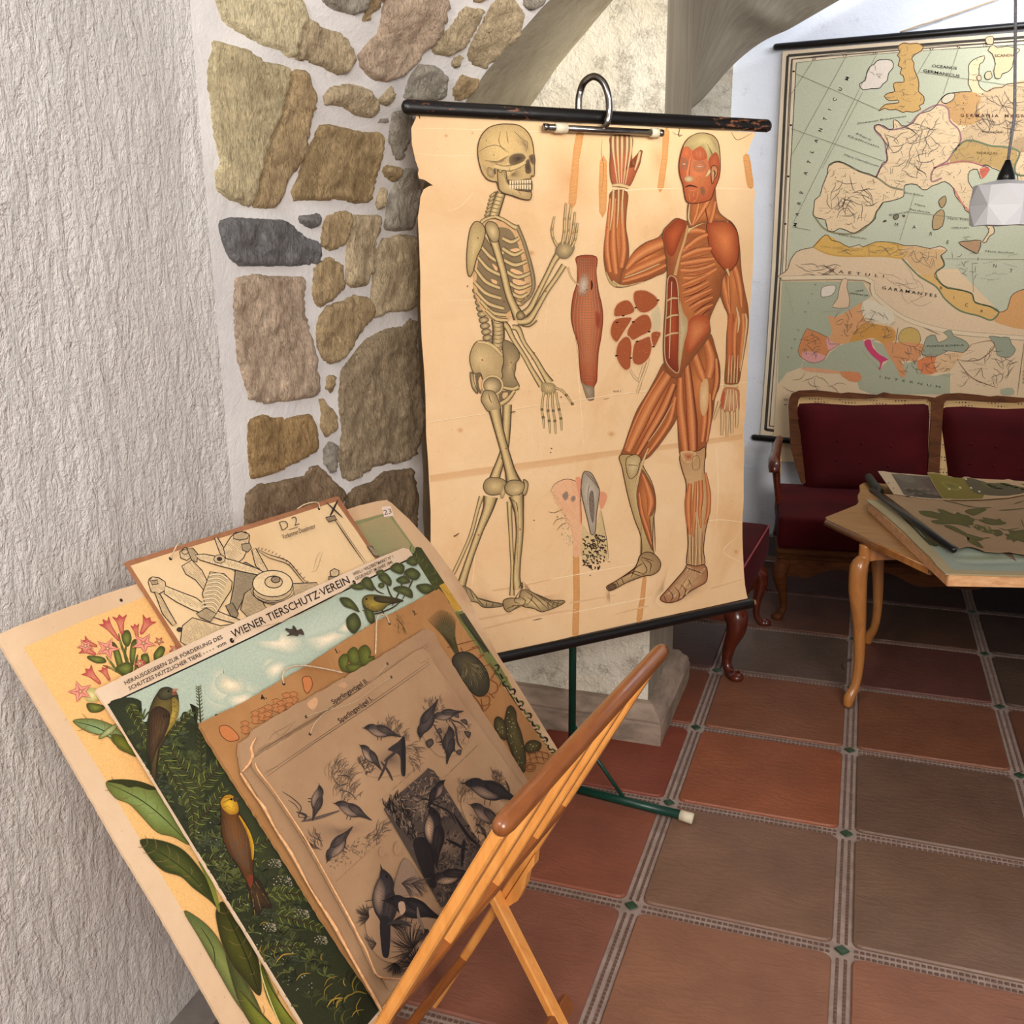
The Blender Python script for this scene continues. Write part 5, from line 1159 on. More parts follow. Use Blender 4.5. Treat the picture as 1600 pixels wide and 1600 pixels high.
I.dots('1200,290 1240,250 1280,280 1280,380 1250,440 1200,440 1185,380', 40, .4, .9, (104, 84, 70), seed=2); ten('1105,200 1125,270 1160,320 1200,350', [3, 3, 3, 2]); I.line('1300,310 1305,350 1300,390', 3, (50, 24, 18)); I.blob('1335,570 1380,600 1372,700 1340,700', (130, 62, 40), (168, 84, 50))
I.hatch('1180,112 1340,112 1340,235 1182,235', 1.57, 3.2, 1.1, (120, 40, 26), .8, jit=.3)
I.org = Z6
CELLS = ['370,310 400,285 470,285 540,320 578,370 560,420 490,470 425,470 385,420 368,360', '205,460 225,410 270,375 320,365 355,390 382,445 360,480 290,500 215,505', '190,560 230,520 310,508 358,515 340,560 300,620 270,670 235,718 200,700 175,640', '390,520 440,488 490,490 520,540 522,600 490,640 430,670 370,702 325,680 315,630 345,570', '270,690 310,668 345,690 358,760 352,850 345,930 300,952 250,900 222,820 235,740', '380,720 440,690 500,668 525,700 522,780 500,850 450,900 400,910 362,880 360,800', '515,650 550,625 600,640 580,700 545,760 520,720']
I.fill('540,430 585,430 600,600 560,640 520,600 515,500', (206, 190, 150), .7); I.hatch('540,430 585,430 600,600 560,640 520,600', .7, 1.8, .5, (120, 104, 80), .6)
for p in ('340,940 380,1010 430,1060 400,1145', '505,820 480,920 430,1050 400,1145', '490,840 450,930 415,1040'): ten(p, [3, 4, 4, 3.5], (232, 196, 148))
for c in CELLS: I.fill(c, (166, 86, 48)); I.outline(c, 1.8, (226, 186, 142))
for c in CELLS: I.dots(c, 26, .25, .5, (206, 116, 76), .7, seed=len(c))
for x, y in ((285, 497), (388, 430), (232, 553), (368, 548), (500, 630), (228, 830), (348, 850), (400, 712), (575, 368), (535, 755)): I.line([(x - 12, y + 3), (x + 12, y - 3)], 2.4, (54, 20, 16))
I.org = (0, 0, 1)
I.text('FIGUR  2', (958, 613), (970, 612), 3, (110, 84, 60)); I.line('942,624 952,622', .8, (110, 84, 60))
I.org = Z7
I.fill('880,330 960,310 1020,340 1035,400 1030,500 1045,640 1040,800 1030,862 985,862 985,760 960,640 900,540 870,480 840,400', (232, 176, 134), .8)
I.hatch('880,330 960,310 1020,340 1035,400 1030,500 1045,640 1040,800 1030,862 985,862 985,760 960,640 900,540 870,480 840,400', .9, 2.6, .8, (206, 108, 80), .8, jit=.8, seed=5); I.hatch('900,540 960,600 1000,700 1030,860 985,860 960,700', -1.2, 2.4, .7, (210, 120, 90), .8, jit=.8, seed=8)
I.line('820,410 850,350 920,315 980,320 1025,350 1038,420 1030,500', 1, (90, 64, 46)); 
for p in ('905,430 935,400 950,430 930,465', '965,450 990,430 1000,455 980,475'): I.fill(p, (150, 128, 112)); I.outline(p, 1, (206, 150, 116))
I.fill('1000,310 1040,312 1030,440 1045,560 1030,640 1024,460', (226, 140, 106), .8); I.fill('1170,410 1205,405 1225,440 1205,500 1185,525 1170,480', (222, 146, 108), .9)
I.fill('1050,640 1100,700 1150,640 1180,530 1210,660 1235,860 1220,890 1180,860 1150,900 1060,900 1040,800', (206, 180, 128), .8); I.hatch('1150,640 1185,540 1235,860 1190,860 1160,760', .8, 2, .7, (120, 98, 64), .7, jit=.6)
to_ = '1060,262 1085,258 1120,280 1165,370 1170,420 1150,560 1140,690 1110,705 1090,620 1060,500 1040,400 1045,310'
I.blob(to_, (206, 190, 168), (160, 144, 124)); I.outline(to_, 1.2, LN); I.fill('1100,410 1125,400 1135,500 1128,620 1110,600 1095,500', (128, 112, 96)); I.dots('1100,410 1125,400 1135,500 1128,620 1110,600 1095,500', 50, .4, .8, (80, 66, 56), seed=3)
for p in ('1060,262 1110,310 1160,375', '1075,262 1125,310 1165,380', '1100,350 1090,400 1085,500'): I.line(p, .9, LN)
rr = random.Random(5); I.up()
for k in range(120):
    x = rr.uniform(1045, 1205); y = rr.uniform(715, 945)
    if y > 1000 - (x - 1000) * .25 + 0 or (x > 1170 and y > 900): continue
    a = rr.uniform(-1, 1); I.line([(x, y), (x + 12 * math.cos(a), y + 12 * math.sin(a)), (x + 20 * math.cos(a + .6), y + 20 * math.sin(a + .6))], 2.0, (60, 44, 34), sub=2)
I.dots('890,560 930,560 985,780 940,790 900,720', 60, .4, .9, (130, 116, 92), seed=6); I.dots('820,400 860,380 920,560 880,540', 30, .3, .7, (150, 110, 80), seed=7)
for p in ('805,545 850,552 910,525', '840,640 870,600 940,590', '865,680 900,640 940,620', '1235,880 1225,760 1205,660 1180,540', '1035,400 1040,560 1045,640', '1228,900 1250,905'): I.line(p, .9, (110, 80, 56))
for x, y in ((870, 580), (822, 120), (1120, 955), (1105, 998), (704, 605)): I.line([(x - 4, y), (x + 4, y + 4)], 2, (96, 66, 46))
I.done('detail_prints', 'printed muscle spindle, cell cluster and tooth section')
# ------------------------------------------------------------------ school charts standing in the rack
BT = math.radians(30.6)
bup = (-rh * math.sin(BT) + Zv * math.cos(BT)).normalized(); bn = re.cross(bup); bn = bn if bn.dot(CAM - X0) > 0 else -bn
BASE = Plane(X0, bn)
def bcs(pl, x, y):
    p = pl.at(x, y) - X0; return p.dot(re), p.dot(bup)
CLIP = []
def board(name, label, off, px, thick, paper, edge_mat=None, jag=.0008, s0=None, rightfix=None):
    """px: visible outline from the lower left over the top to the lower right; the rest runs down into the V of the rack"""
    pl = BASE.moved(off); root = thing(name, label, 'chart', X0 + bn * off + re * .3 + bup * (.02 + .6 * off), 'school charts leaning in the rack')
    q = [bcs(pl, x, y) for x, y in parse(px)]
    s0 = .022 + .7 * off if s0 is None else s0
    while q[-1][1] < s0 + .004:
        a = q.pop()
        if q[-1][1] > s0 + .004: b = q[-1]; t = (b[1] - s0 - .004) / (b[1] - a[1]); q.append((b[0] + (a[0] - b[0]) * t, s0 + .0041)); break
    fix = []
    for i in range(len(q) - 1):
        a, b = q[i], q[i + 1]; L = math.hypot(b[0] - a[0], b[1] - a[1]); k = max(1, int(L / .006))
        for t in range(k):
            f = t / k; fix.append((a[0] + (b[0] - a[0]) * f + mnoise.noise(Vector((a[0] * 300 + f * 9, i, off * 999))) * jag, a[1] + (b[1] - a[1]) * f + mnoise.noise(Vector((i, a[1] * 300 + f * 9, off * 777))) * jag))
    fix.append(q[-1])
    poly = fix + [(q[-1][0], s0), (q[0][0], s0)]
    O = X0 + bn * off
    f3 = lambda x, y, h: O + re * x + bup * y + bn * h
    vs, fs = extrude2d(poly, f3, -thick, 0)
    mk('cardboard', vs, fs, paper, root)
    tl = max(q, key=lambda c: c[1] - c[0]); tr = max(q, key=lambda c: c[1] + c[0]); C3 = lambda c: f3(c[0], c[1], 0)
    ld = C3(tl) - C3(q[0]); rd = C3(tr) - C3(q[-1]); ln = ld.cross(bn).normalized(); ln = ln if ln.dot(re) > 0 else -ln; rn = rd.cross(bn).normalized(); rn = rn if rn.dot(re) < 0 else -rn
    CLIP[:] = [(C3((0, s0 + .004)), bup), (C3(q[0]) + ln * .001, ln), (C3(q[-1]) + rn * .001, rn)]
    return root, pl, f3, poly
def thread(pl, px, name, root, r=.0011, mat=None, sub=6):
    pts = [pl.at(x, y, h) for x, y, h in px]
    return mk(name, *tube(pts, r, 6, sub=sub), mat, root, True)
M_string = simple('cotton_string', (214, 190, 156), .8, nscale=300, bumps=.5, c2=(176, 150, 118))
def hole(pl, x, y, r, root, col=None):
    vs, fs = tube([pl.at(x, y, .0006), pl.at(x, y, .0011)], [r * 1.0, r * .75], 12); return mk('eyelet', vs, fs, M_eye, root, True)
M_eye = simple('dark_eyelet', (34, 26, 22), .5, nscale=10)

# --- rearmost on the right: a green landscape sheet numbered 23
P, PR = paper_pair('buff_card', (196, 160, 122), (214, 178, 140), stain=(176, 134, 96), scale=6)
R, PL_, F3, _p = board('landscape_chart', 'old coloured landscape chart with a small 23 label, rearmost at the right of the rack', .030, '470,1000 470,822 560,790 590,783 604,781 612,786 640,812 676,852 706,892 728,924 748,966 776,1020 806,1066 840,1120 872,1172 930,1270 990,1370', .004, P)
I = Ink(PL_, PR, R); I.clip = list(CLIP)
I.fill('480,835 608,800 700,928 850,1180 900,1280 600,1300 480,1100', (135, 135, 91), 1, 1)
I.blob('500,840 606,804 640,850 640,900 560,900 500,880', (142, 143, 100), (125, 125, 82), 1, .6, sub=1)
I.blob('560,920 640,870 650,855 668,862 680,880 700,905 712,930 690,950 620,960', (80, 82, 42), (58, 60, 32)); 
rr = random.Random(2); I.up()
for k in range(70):
    x = rr.uniform(632, 700); y = 862 + (x - 632) * .75 + rr.uniform(-8, 40); a = rr.uniform(-2.4, -.6); I.line([(x, y), (x + 9 * math.cos(a), y + 9 * math.sin(a))], 2, rr.choice([(100, 103, 50), (65, 68, 34), (114, 115, 62), (50, 52, 29)]), sub=1)
I.fill('686,915 700,908 726,940 722,952 711,956', (196, 150, 60), 1, 1)
for p in ('690,918 722,952', '700,911 712,955', '695,925 716,934', '704,945 724,941'): I.line(p, 1, (120, 92, 40), sub=1)
I.fill('708,958 722,954 770,1020 800,1075 780,1070', (120, 121, 68), 1, 1); I.fill('716,960 726,958 764,1018 756,1020', (70, 66, 44), 1, 1)
I.line('711,958 763,1018 764,1022', 1.5, (40, 34, 26), sub=1)
for k in range(24):
    t = k / 23; x = 772 + 98 * t; y = 1040 + 142 * t; a = (k * 2.1) % 3.1; I.line([(x, y), (x + 7 * math.cos(a), y + 6 * math.sin(a)), (x + 5, y + 9)], 3.4, [(42, 43, 24), (75, 79, 36), (30, 28, 24), (104, 108, 49)][k % 4])
I.line('766,1036 800,1090 836,1146 872,1192', 1.6, (34, 30, 24))
I.fill('596,792 610,791 615,806 600,808', (228, 206, 190), 1, 1); I.text('23', (600, 805), (612, 802), 8, (70, 60, 56))
I.done('landscape_print')

# --- tobacco plant chart, rearmost at the left
P, PR = paper_pair('worn_grey_card', (206, 172, 136), (222, 192, 158), stain=(188, 150, 112), scale=5, foxing=.3)
R, PL_, F3, _p = board('botanical_chart', 'large botanical chart of a pink-flowered plant with big leaves, leftmost in the rack', .040, '347,1600 300,1516 244,1419 187,1325 119,1206 47,1082 4,1012 -6,996 0,990 30,977 75,960 125,942 170,926 215,912 260,896 330,870 470,830', .005, P)
I = Ink(PL_, PR, R); I.clip = list(CLIP)
I.fill('37,1012 130,970 222,934 300,905 420,862 600,1300 600,1700 445,1700 391,1600 281,1416 153,1200 90,1100', (230, 180, 114), 1, 1)
I.over = (232, 182, 114)
ZA = (0, 850, .25); ZC = (0, 1200, .3125)
GD, GM, GL = (54, 59, 24), (95, 101, 42), (142, 146, 72)
def leaf(p, c1, c2, mid=None, veins=0, vc=(47, 50, 21), side=1, at=None):
    I.blob(p, c1, c2, at=at, pw=1.2); I.outline(p, 1.1, vc, .9)
    if mid:
        I.line(mid, 1.6, vc); m = I.pts(mid); m = catmull(m, 6)
        for k in range(veins):
            t = (k + 1) / (veins + 1); i = int(t * (len(m) - 2)); d = (m[i + 1] - m[i]).normalized(); n = Vector((-d.y, d.x)); L = 16 * math.sin(math.pi * min(.95, t + .1))
            for sgn in (-1, 1): I.line([m[i], m[i] + (n * sgn * L * .6 - d * L * .35), m[i] + (n * sgn * L - d * L * 1.0)], 1.0, vc, .8)
I.org = ZA
# stems and buds
for p in ('830,860 800,740 760,640 740,560', '840,850 850,740 860,690', '820,860 740,800 690,740 660,700', '830,860 900,760 920,680', '800,840 700,780 640,760', '830,830 780,700 800,600', '850,840 960,740 1000,680'): I.line(p, 4.2, GM); I.line(p, 1.2, (150, 166, 96))
for p in ('760,560 800,540 820,590 800,640 770,620', '700,620 730,640 760,720 770,800 730,760', '820,620 850,600 845,680 830,760 810,720', '880,700 920,690 930,740 900,760', '960,690 1000,640 1030,660 1000,720 970,735', '560,700 640,710 660,740 600,745 545,715', '540,1000 600,1000 655,1020 620,1050 560,1050', '720,780 790,740 830,770 800,830', '850,760 920,740 960,760 900,800'): leaf(p, (123, 129, 57), GD)
PK, PD, PC = (206, 106, 100), (150, 44, 50), (232, 164, 140)
def star(c, r, rot=0, n=5, sq=.85):
    cx, cy = c; P_ = []
    for k in range(n * 2):
        a = rot + k * math.pi / n; q = r if k % 2 == 0 else r * .42; P_.append((cx + q * math.cos(a), cy + q * math.sin(a) * sq))
    I.blob(P_, (190, 60, 66), PC, pw=.7, sub=2); I.outline(P_, 1.0, PD, .9, sub=2)
    for k in range(n): a = rot + 2 * k * math.pi / n; I.line([(cx, cy), (cx + r * .8 * math.cos(a), cy + r * .8 * math.sin(a) * sq)], 1, PD, .8)
    I.blob([(cx + 12 * math.cos(k), cy + 10 * math.sin(k)) for k in range(6)], (244, 214, 150), (110, 70, 40))
def trumpet(b, t, w):
    b, t = Vector(b), Vector(t); d = (t - b).normalized(); n = Vector((-d.y, d.x)); q = lambda u, v: tuple(b.lerp(t, u) + n * v)
    P_ = [q(0, -w * .22), q(.55, -w * .45), q(.85, -w * .8), q(1.05, -w * 1.15), q(.92, -w * .4), q(1.12, 0), q(.92, w * .4), q(1.05, w * 1.15), q(.85, w * .8), q(.55, w * .45), q(0, w * .22)]
    I.blob(P_, (226, 150, 124), (176, 60, 62), at=q(.4, 0), sub=2, pw=.8); I.outline(P_, 1.0, PD, .9, 2)
    for v in (-.3, 0, .3): I.line([q(.1, v * w * .3), q(.9, v * w)], 1, (170, 60, 60), .7)
trumpet((740, 600), (650, 485), 34); trumpet((760, 560), (745, 455), 40); trumpet((880, 560), (930, 470), 42); trumpet((600, 640), (520, 610), 30) ; trumpet((860, 600), (840, 510), 24)
trumpet((620, 870), (540, 790), 38); trumpet((680, 850), (640, 780), 28); trumpet((590, 690), (510, 650), 36); trumpet((860, 800), (900, 745), 34)
star((530, 640), 56, .4); star((668, 655), 82, -1.2); star((893, 622), 80, .2); star((870, 750), 40, .5); star((990, 610), 34, .3); star((1085, 660), 40, .1)
I.blob('520,930 580,900 625,940 600,985 540,985', (226, 214, 150), (170, 160, 96)); star((497, 925), 82, -1.9)
leaf('450,1110 530,1095 620,1105 720,1150 790,1230 835,1315 740,1285 690,1215 600,1192 530,1170', (140, 166, 116), (104, 112, 59), '455,1112 600,1150 740,1230 830,1310', 3)
leaf('700,1190 790,1220 850,1330 760,1290 700,1240', (116, 118, 42), (71, 76, 29)); leaf('610,1222 660,1160 730,1125 700,1180', (170, 182, 130), (122, 127, 67))
I.org = ZC
leaf('525,75 600,60 700,72 790,115 860,200 920,300 945,385 860,345 780,322 700,240 640,180 570,150', (132, 150, 84), (97, 103, 42), '530,78 680,150 800,240 940,380', 5)
I.fill('530,70 600,58 700,70 780,105 740,112 680,96 640,100 600,84', (49, 51, 21))
leaf('695,365 760,358 850,380 920,420 990,500 1040,580 1085,700 1040,660 960,600 900,545 820,520 770,480 730,430', (83, 89, 36), (43, 48, 19), '700,368 820,440 950,540 1080,690', 6)
leaf('915,718 990,755 1060,820 1110,900 1150,1000 1200,1120 1340,1290 1420,1400 1300,1320 1180,1180 1080,1010 990,850', (127, 134, 70), (84, 92, 49), '1000,800 1060,900 1070,1000', 0)
leaf('1120,920 1180,1000 1260,1130 1330,1280 1420,1420 1500,1500 1380,1440 1260,1300 1180,1150', (98, 105, 50), (52, 57, 27))
leaf('1180,1100 1260,1180 1360,1290 1460,1400 1330,1350 1230,1240', (121, 125, 41), (72, 77, 27), '1190,1110 1290,1220 1400,1330', 2)
leaf('1300,980 1350,1080 1400,1180 1480,1290 1560,1400 1440,1330 1370,1230 1320,1120', (130, 135, 47), (71, 77, 27), '1305,990 1360,1120 1460,1270', 2)
leaf('1105,670 1140,720 1210,820 1275,930 1300,1060 1290,1140 1215,1060 1150,980 1105,880 1080,780 1075,715', (79, 79, 24), (45, 45, 16), '1110,690 1180,840 1240,980 1290,1130', 5, vc=(30, 28, 16))
I.line('990,470 1040,560 1075,660 1090,720', 7, (128, 132, 54)); I.line('1290,940 1300,1030 1350,1180 1400,1290', 2, (206, 196, 120))
I.done('plant_print')
hole(PL_, 189, 938, .0026, R)

# --- diesel engine chart
P, PR = paper_pair('cream_card', (218, 184, 138), (230, 198, 152), stain=(206, 166, 118), scale=5)
M_edge = simple('brown_card_edge', (160, 108, 74), .8, nscale=40)
R, PL_, F3, _p = board('engine_chart', 'cream chart with a black engraving of engine parts, third from the back in the rack', .052, '420,1250 282,1012 240,944 197,879 198,877 260,858 350,831 450,800 524,776 529,776 560,824 592,872 700,1040', .006, M_edge)
sheet = [Vector(PL_.at(x, y, .0004)) for x, y in parse('424,1248 286,1012 243,946 204,884 260,866 350,839 450,808 524,784 557,830 588,876 690,1040')]
mk('paper_face', *slab(sheet, .0004, bn), P, R)
I = Ink(PL_, PR, R, .0007); I.clip = list(CLIP); ZD = (180, 760, .3125); I.org = ZD
K = (48, 42, 38); K2 = (96, 84, 70)
def shape(p, c=(214, 184, 142), hat=None, w=1.5, gap=2.2):
    I.fill(p, c, 1, 1 if isinstance(p, str) else 2)
    if hat is not None: I.hatch(p, hat, gap, 1.0, K, .85, sub=1, jit=.45); I.hatch(p, hat + 1.3, gap * 2.2, .7, K, .6, sub=1, jit=.8)
    I.outline(p, w, K, 1.0, 1 if isinstance(p, str) else 2)
shape('495,260 510,255 560,340 600,430 560,400 520,330', hat=1.0)
shape('540,310 575,255 600,232 650,228 670,245 665,300 640,360 590,400 550,360', hat=.6); shape('590,240 630,226 668,240 660,262 620,270 590,262', (190, 164, 126), .3)
shape('630,290 670,285 680,310 660,330 635,320', (160, 140, 108)); shape('680,320 700,310 760,420 750,440 700,400', hat=1.1)
shape('600,400 650,380 720,420 700,500 640,560 600,640 570,600 590,500', (150, 132, 104), .2, gap=2)
shape('330,400 380,370 430,420 470,500 440,520 400,470 350,440', hat=.9)
shape('320,330 345,308 380,315 385,350 355,372 325,360', hat=.5); shape('355,312 385,310 410,340 405,380 380,372', (176, 152, 118), .9)
shape('395,345 440,340 520,355 600,375 700,410 760,440 740,450 640,430 560,410 520,400 470,385 420,370', (222, 194, 150), 1.3); 
for c, r in (((518, 365), 28), ((518, 365), 12), ((410, 600), 32), ((410, 600), 14), ((345, 330), 16), ((180, 470), 16), ((318, 718), 14), ((430, 755), 14), ((780, 480), 22)):
    p = [(c[0] + r * math.cos(k * math.pi / 4), c[1] + r * .75 * math.sin(k * math.pi / 4)) for k in range(8)]; I.fill(p, (196, 168, 128) if r > 15 else (60, 50, 42)); I.outline(p, 1.1, K)
shape('160,480 180,455 215,460 245,480 250,520 215,540 175,530', hat=.5); shape('170,475 205,470 210,490 180,496', (170, 146, 112), .2)
shape('245,500 320,530 400,560 450,600 540,640 620,670 600,690 520,668 440,640 380,620 300,580 240,540', (222, 194, 150), .9)
shape('430,540 470,430 540,440 580,480 575,520 530,590 500,640 450,610', (206, 178, 134))
for k in range(9):
    a = (470 - k * 5 + 0, 440 + k * 20); I.ribbon([(a[0] - 6, a[1] + 8), (a[0] + 46, a[1] + 2), (a[0] + 88 - k * 2, a[1] + 26)], 4.2, [(-1, K), (-.4, (222, 196, 154)), (.2, (232, 206, 164)), (1, (60, 52, 44))])
shape('450,610 500,640 470,680 420,660 400,640', (170, 148, 114), .4); shape('190,530 220,545 260,620 300,690 280,700 230,640', (200, 172, 130), 1.0); shape('330,700 380,660 450,680 520,700 600,690 560,740 440,790 350,800 320,780', (208, 180, 138), 1.2)
shape('545,600 580,585 610,640 600,660 570,650', (140, 120, 94), 1.2, gap=2); shape('640,540 690,500 740,600 760,620 660,660 620,620', (176, 152, 116), .3, gap=2.2)
el = lambda cx, cy, rx, ry, n=12: [(cx + rx * math.cos(k * 2 * math.pi / n), cy + ry * math.sin(k * 2 * math.pi / n)) for k in range(n)]
shape(el(790, 530, 108, 62), (198, 170, 130), .1); shape(el(780, 490, 100, 66), (224, 196, 152)); 
for a in range(7, 10, 1): I.hatch([(780, 488), (780 + 96 * math.cos(a * .52), 488 + 62 * math.sin(a * .52)), (780 + 96 * math.cos(a * .52 + .4), 488 + 62 * math.sin(a * .52 + .4))], a * .52, 2.2, .8, K, .6, sub=1)
shape(el(785, 482, 44, 30), (206, 178, 136)); shape(el(795, 470, 22, 16), (150, 130, 100), .3); 
for r in (100, 112): I.line([(780 + r * math.cos(a), 515 + r * .62 * math.sin(a)) for a in (0, .5, 1, 1.5, 2, 2.6, 3.1)], 1.2, K)
for o in (0, 16): I.line([(700, 320 - o * .3), (760, 360 - o), (850, 390 - o), (890, 430 - o), (930, 480 - o), (970, 515 - o)], 1.3, K)
for k in range(16): t = k / 15; x = 705 + 262 * t; y = 318 + 40 * t + 150 * t * t; I.line([(x, y), (x + 10, y - 10)], 1, K)
shape('880,490 1000,485 1010,500 960,530 890,560', (190, 164, 126), .2); shape('1068,428 1088,415 1112,425 1110,445 1090,462 1070,450', (206, 178, 136), .8); shape('1060,455 1100,455 1110,480 1060,490', (150, 130, 102), .3)
for o in (0, 8, 14): I.line([(1108, 68 + o * .3), (1085, 110 + o), (1066, 150 + o * .6)], 1.3, K)
I.line('1050,85 1130,160', 2.4, (70, 60, 52)); shape('1045,160 1090,150 1100,170 1060,182', (150, 128, 100), .6); I.line('1090,170 1110,200 1170,290 1240,390', 1.4, K); I.line('1100,168 1180,290 1250,385', .8, K2); shape('1252,305 1275,303 1300,330 1310,355 1285,350', (150, 130, 104), 1.0, gap=2)
I.line('985,420 1000,360 1020,330', .8, K2, .5); I.line('970,430 1000,420 1030,330', .8, K2, .5)
I.text('D 2', (826, 227), (914, 194), 15, K2, bold=-.01); I.line('860,222 905,208', .9, K, taper=False)
I.text('Vorkammer-Dieselmotor', (832, 268), (996, 212), 7.6, K, bold=.004)
I.done('engraving_print')
h1, h2 = (266, 873), (498, 795)
hole(PL_, *h1, .003, R); hole(PL_, *h2, .003, R)
thread(PL_, [(266, 873, .002), (270, 860, .006), (276, 851, .005), (283, 853, 0), (292, 856, -.008)], 'string', R, .0012, M_string)
thread(PL_, [(498, 795, .002), (494, 788, .006), (485, 787, .006), (476, 788, -.002), (470, 792, -.01)], 'string', R, .0012, M_string)

# --- bird protection chart
P, PR = paper_pair('pale_card', (212, 184, 154), (226, 200, 172), stain=(196, 160, 126), scale=6)
R, PL_, F3, _p = board('bird_protection_chart', 'colour chart of songbirds in spruces under a printed German heading strip', .066, '470,1600 400,1484 312,1340 230,1204 190,1138 151,1082 152,1077 165,1070 282,1012 400,958 480,922 540,895 600,868 630,856 639,858 646,870 672,912 760,1050', .004, P)
I = Ink(PL_, PR, R); I.clip = list(CLIP)
I.org = (0, 0, 1)
I.fill('166,1103 300,1040 397,994 540,922 646,871 700,960 800,1120 900,1400 900,1700 530,1700 470,1594 312,1336 236,1210', (43, 46, 26), 1, 1)
I.fill('167,1102 300,1039 397,993 540,921 646,870 720,980 760,1060 560,1120 400,1130 300,1150 240,1150 190,1140', (172, 184, 164), 1, 1)
I.blob('330,1030 440,980 560,930 620,900 640,960 520,1010 400,1060', (186, 196, 176), (172, 184, 164), sub=2)
I.ribbon('165,1103 300,1040 397,994 540,922 645,871', 2.4, [(-1, (30, 26, 24)), (1, (30, 26, 24))], 1)
CW_, CS = (240, 222, 192), (184, 188, 166); I.over = (172, 184, 164)
for p in ('312,1078 320,1062 334,1056 348,1064 358,1060 366,1072 380,1072 384,1090 370,1104 340,1112 322,1104', '352,1072 362,1058 378,1056 388,1066 402,1068 412,1082 404,1096 376,1104 358,1094', '406,1040 412,1028 424,1026 432,1034 444,1032 452,1044 444,1058 420,1062 408,1054', '325,1060 330,1045 346,1040 350,1058 368,1062 392,1066 408,1080 396,1096 360,1104 330,1096 318,1078', '360,1106 350,1090 380,1078 405,1090 400,1110', '410,1050 420,1036 440,1030 452,1040 440,1056 420,1064', '392,1002 430,998 440,984 470,990 480,1006 462,1024 430,1020 405,1014', '470,1000 500,990 540,978 552,990 520,1010 490,1020', '524,988 536,972 556,974 548,990'):
    I.blob(p, CW_, CS, 1, .0, pw=1.5, rings=6)
I.blob('345,1052 365,1060 385,1068 380,1085 350,1085 335,1070', (248, 224, 188), (226, 200, 164), 1, 0)
I.over = None
# text
TX = (52, 44, 40)
I.text('HERAUSGEGEBEN ZUR F\u00d6RDERUNG DES', (195.5, 1070.5), (348, 997.5), 6.2, TX, bold=.012)
I.text('SCHUTZES N\u00dcTZLICHER TIERE - - - -  vom', (202, 1079), (353.5, 1006.5), 6.2, TX, bold=.012)
I.text('WIENER TIERSCHUTZ\u00b7VEREIN', (364.5, 997.5), (547, 911), 12.5, (40, 32, 30), bold=.008)
I.text('WIEN, I. WILDBRETMARKT N\u00ba 1', (552, 900), (614.5, 872), 5.2, TX, bold=.004); I.text('GEGR\u00dcNDET IM JAHRE 1846', (556, 907), (613.5, 880), 5.2, TX, bold=.004)
# foliage mass
rr = random.Random(11)
GR = [(43, 48, 27), (59, 63, 34), (72, 77, 41), (35, 38, 24), (85, 90, 45), (63, 68, 50)]
def tuft(x, y, r, col, n=6, w=2.6):
    for k in range(n): a = rr.uniform(-3.1, .2); I.line([(x, y), (x + r * .6 * math.cos(a), y + r * .6 * math.sin(a)), (x + r * math.cos(a + .15), y + r * math.sin(a + .15))], w, col)
for p in ('168,1104 196,1090 220,1096 214,1112 196,1112 220,1130 236,1126 250,1140 262,1132 258,1160 236,1190 200,1160', '278,1160 282,1120 290,1112 302,1120 304,1104 296,1100 310,1108 306,1130 330,1136 350,1150 340,1190 290,1190', '232,1140 262,1128 300,1130 330,1150 400,1200 420,1300 300,1330 240,1220', '330,1130 352,1124 380,1160 430,1250 480,1400 460,1520 380,1400 320,1280'): I.blob(p, (55, 59, 36), (40, 44, 26), sub=3)
for ly in range(4):
    I.up()
    for k in range(60):
        t = rr.random(); x = 200 + 260 * t + rr.uniform(-10, 70); y = 1130 + 400 * t + rr.uniform(-30, 60); tuft(x, y, rr.uniform(9, 18), rr.choice(GR), 5, 2.4)
# glimpses of grey sky, golden grasses lower down
I.dots('270,1230 330,1260 420,1400 500,1560 440,1560 330,1360', 130, .5, 1.6, (0, 0, 0), 1, 4, cols=[(128, 132, 104), (98, 102, 82), (146, 152, 146)])
for (cx, cy, r_0) in ((440, 1380, 18), (428, 1350, 12), (500, 1470, 12), (470, 1430, 14), (420, 1450, 12)): I.dots(el(cx, cy, r_0, r_0 * .7, 8), 50, .5, 1.5, (0, 0, 0), .9, 6, cols=[(136, 138, 108), (170, 150, 132), (107, 110, 85)])
def spruce(p, L, c1, c2, w=1.5, stepn=26, spread=.7):
    m = catmull(I.pts(p), 10); N = len(m); I.line(p, 2.4, (58, 44, 28)); 
    for k in range(stepn):
        t = k / stepn; i = min(N - 2, int(t * (N - 1))); d = (m[i + 1] - m[i]).normalized(); n = Vector((-d.y, d.x)); l = L * (1 - .45 * t)
        for sg in (-1, 1): I.line([m[i], m[i] + d * l * spread * .5 + n * sg * l * .6, m[i] + d * l * spread * 1.1 + n * sg * l * .95], w, c1 if (k + sg) % 3 else c2)
I.up(); spruce('311,1250 314,1190 312,1120 309,1072', 8, (74, 80, 37), (106, 113, 49), stepn=44)
for p, L in (('311,1232 285,1200 262,1165', 16), ('311,1232 340,1200 366,1170', 16), ('300,1290 330,1260 350,1230', 14), ('240,1170 262,1200 280,1236', 12), ('200,1100 216,1130 232,1160', 10), ('262,1150 280,1130 300,1112', 9), ('360,1330 400,1320 450,1300', 14), ('310,1345 360,1342 410,1350', 11), ('420,1400 450,1396 482,1402', 14), ('430,1430 470,1440 500,1452', 12), ('360,1420 400,1400 440,1392', 12), ('392,1500 430,1480 470,1480', 12), ('290,1232 300,1270 302,1310', 12)):
    I.up(); spruce(p, L, (65, 71, 34), (113, 118, 54), stepn=20)
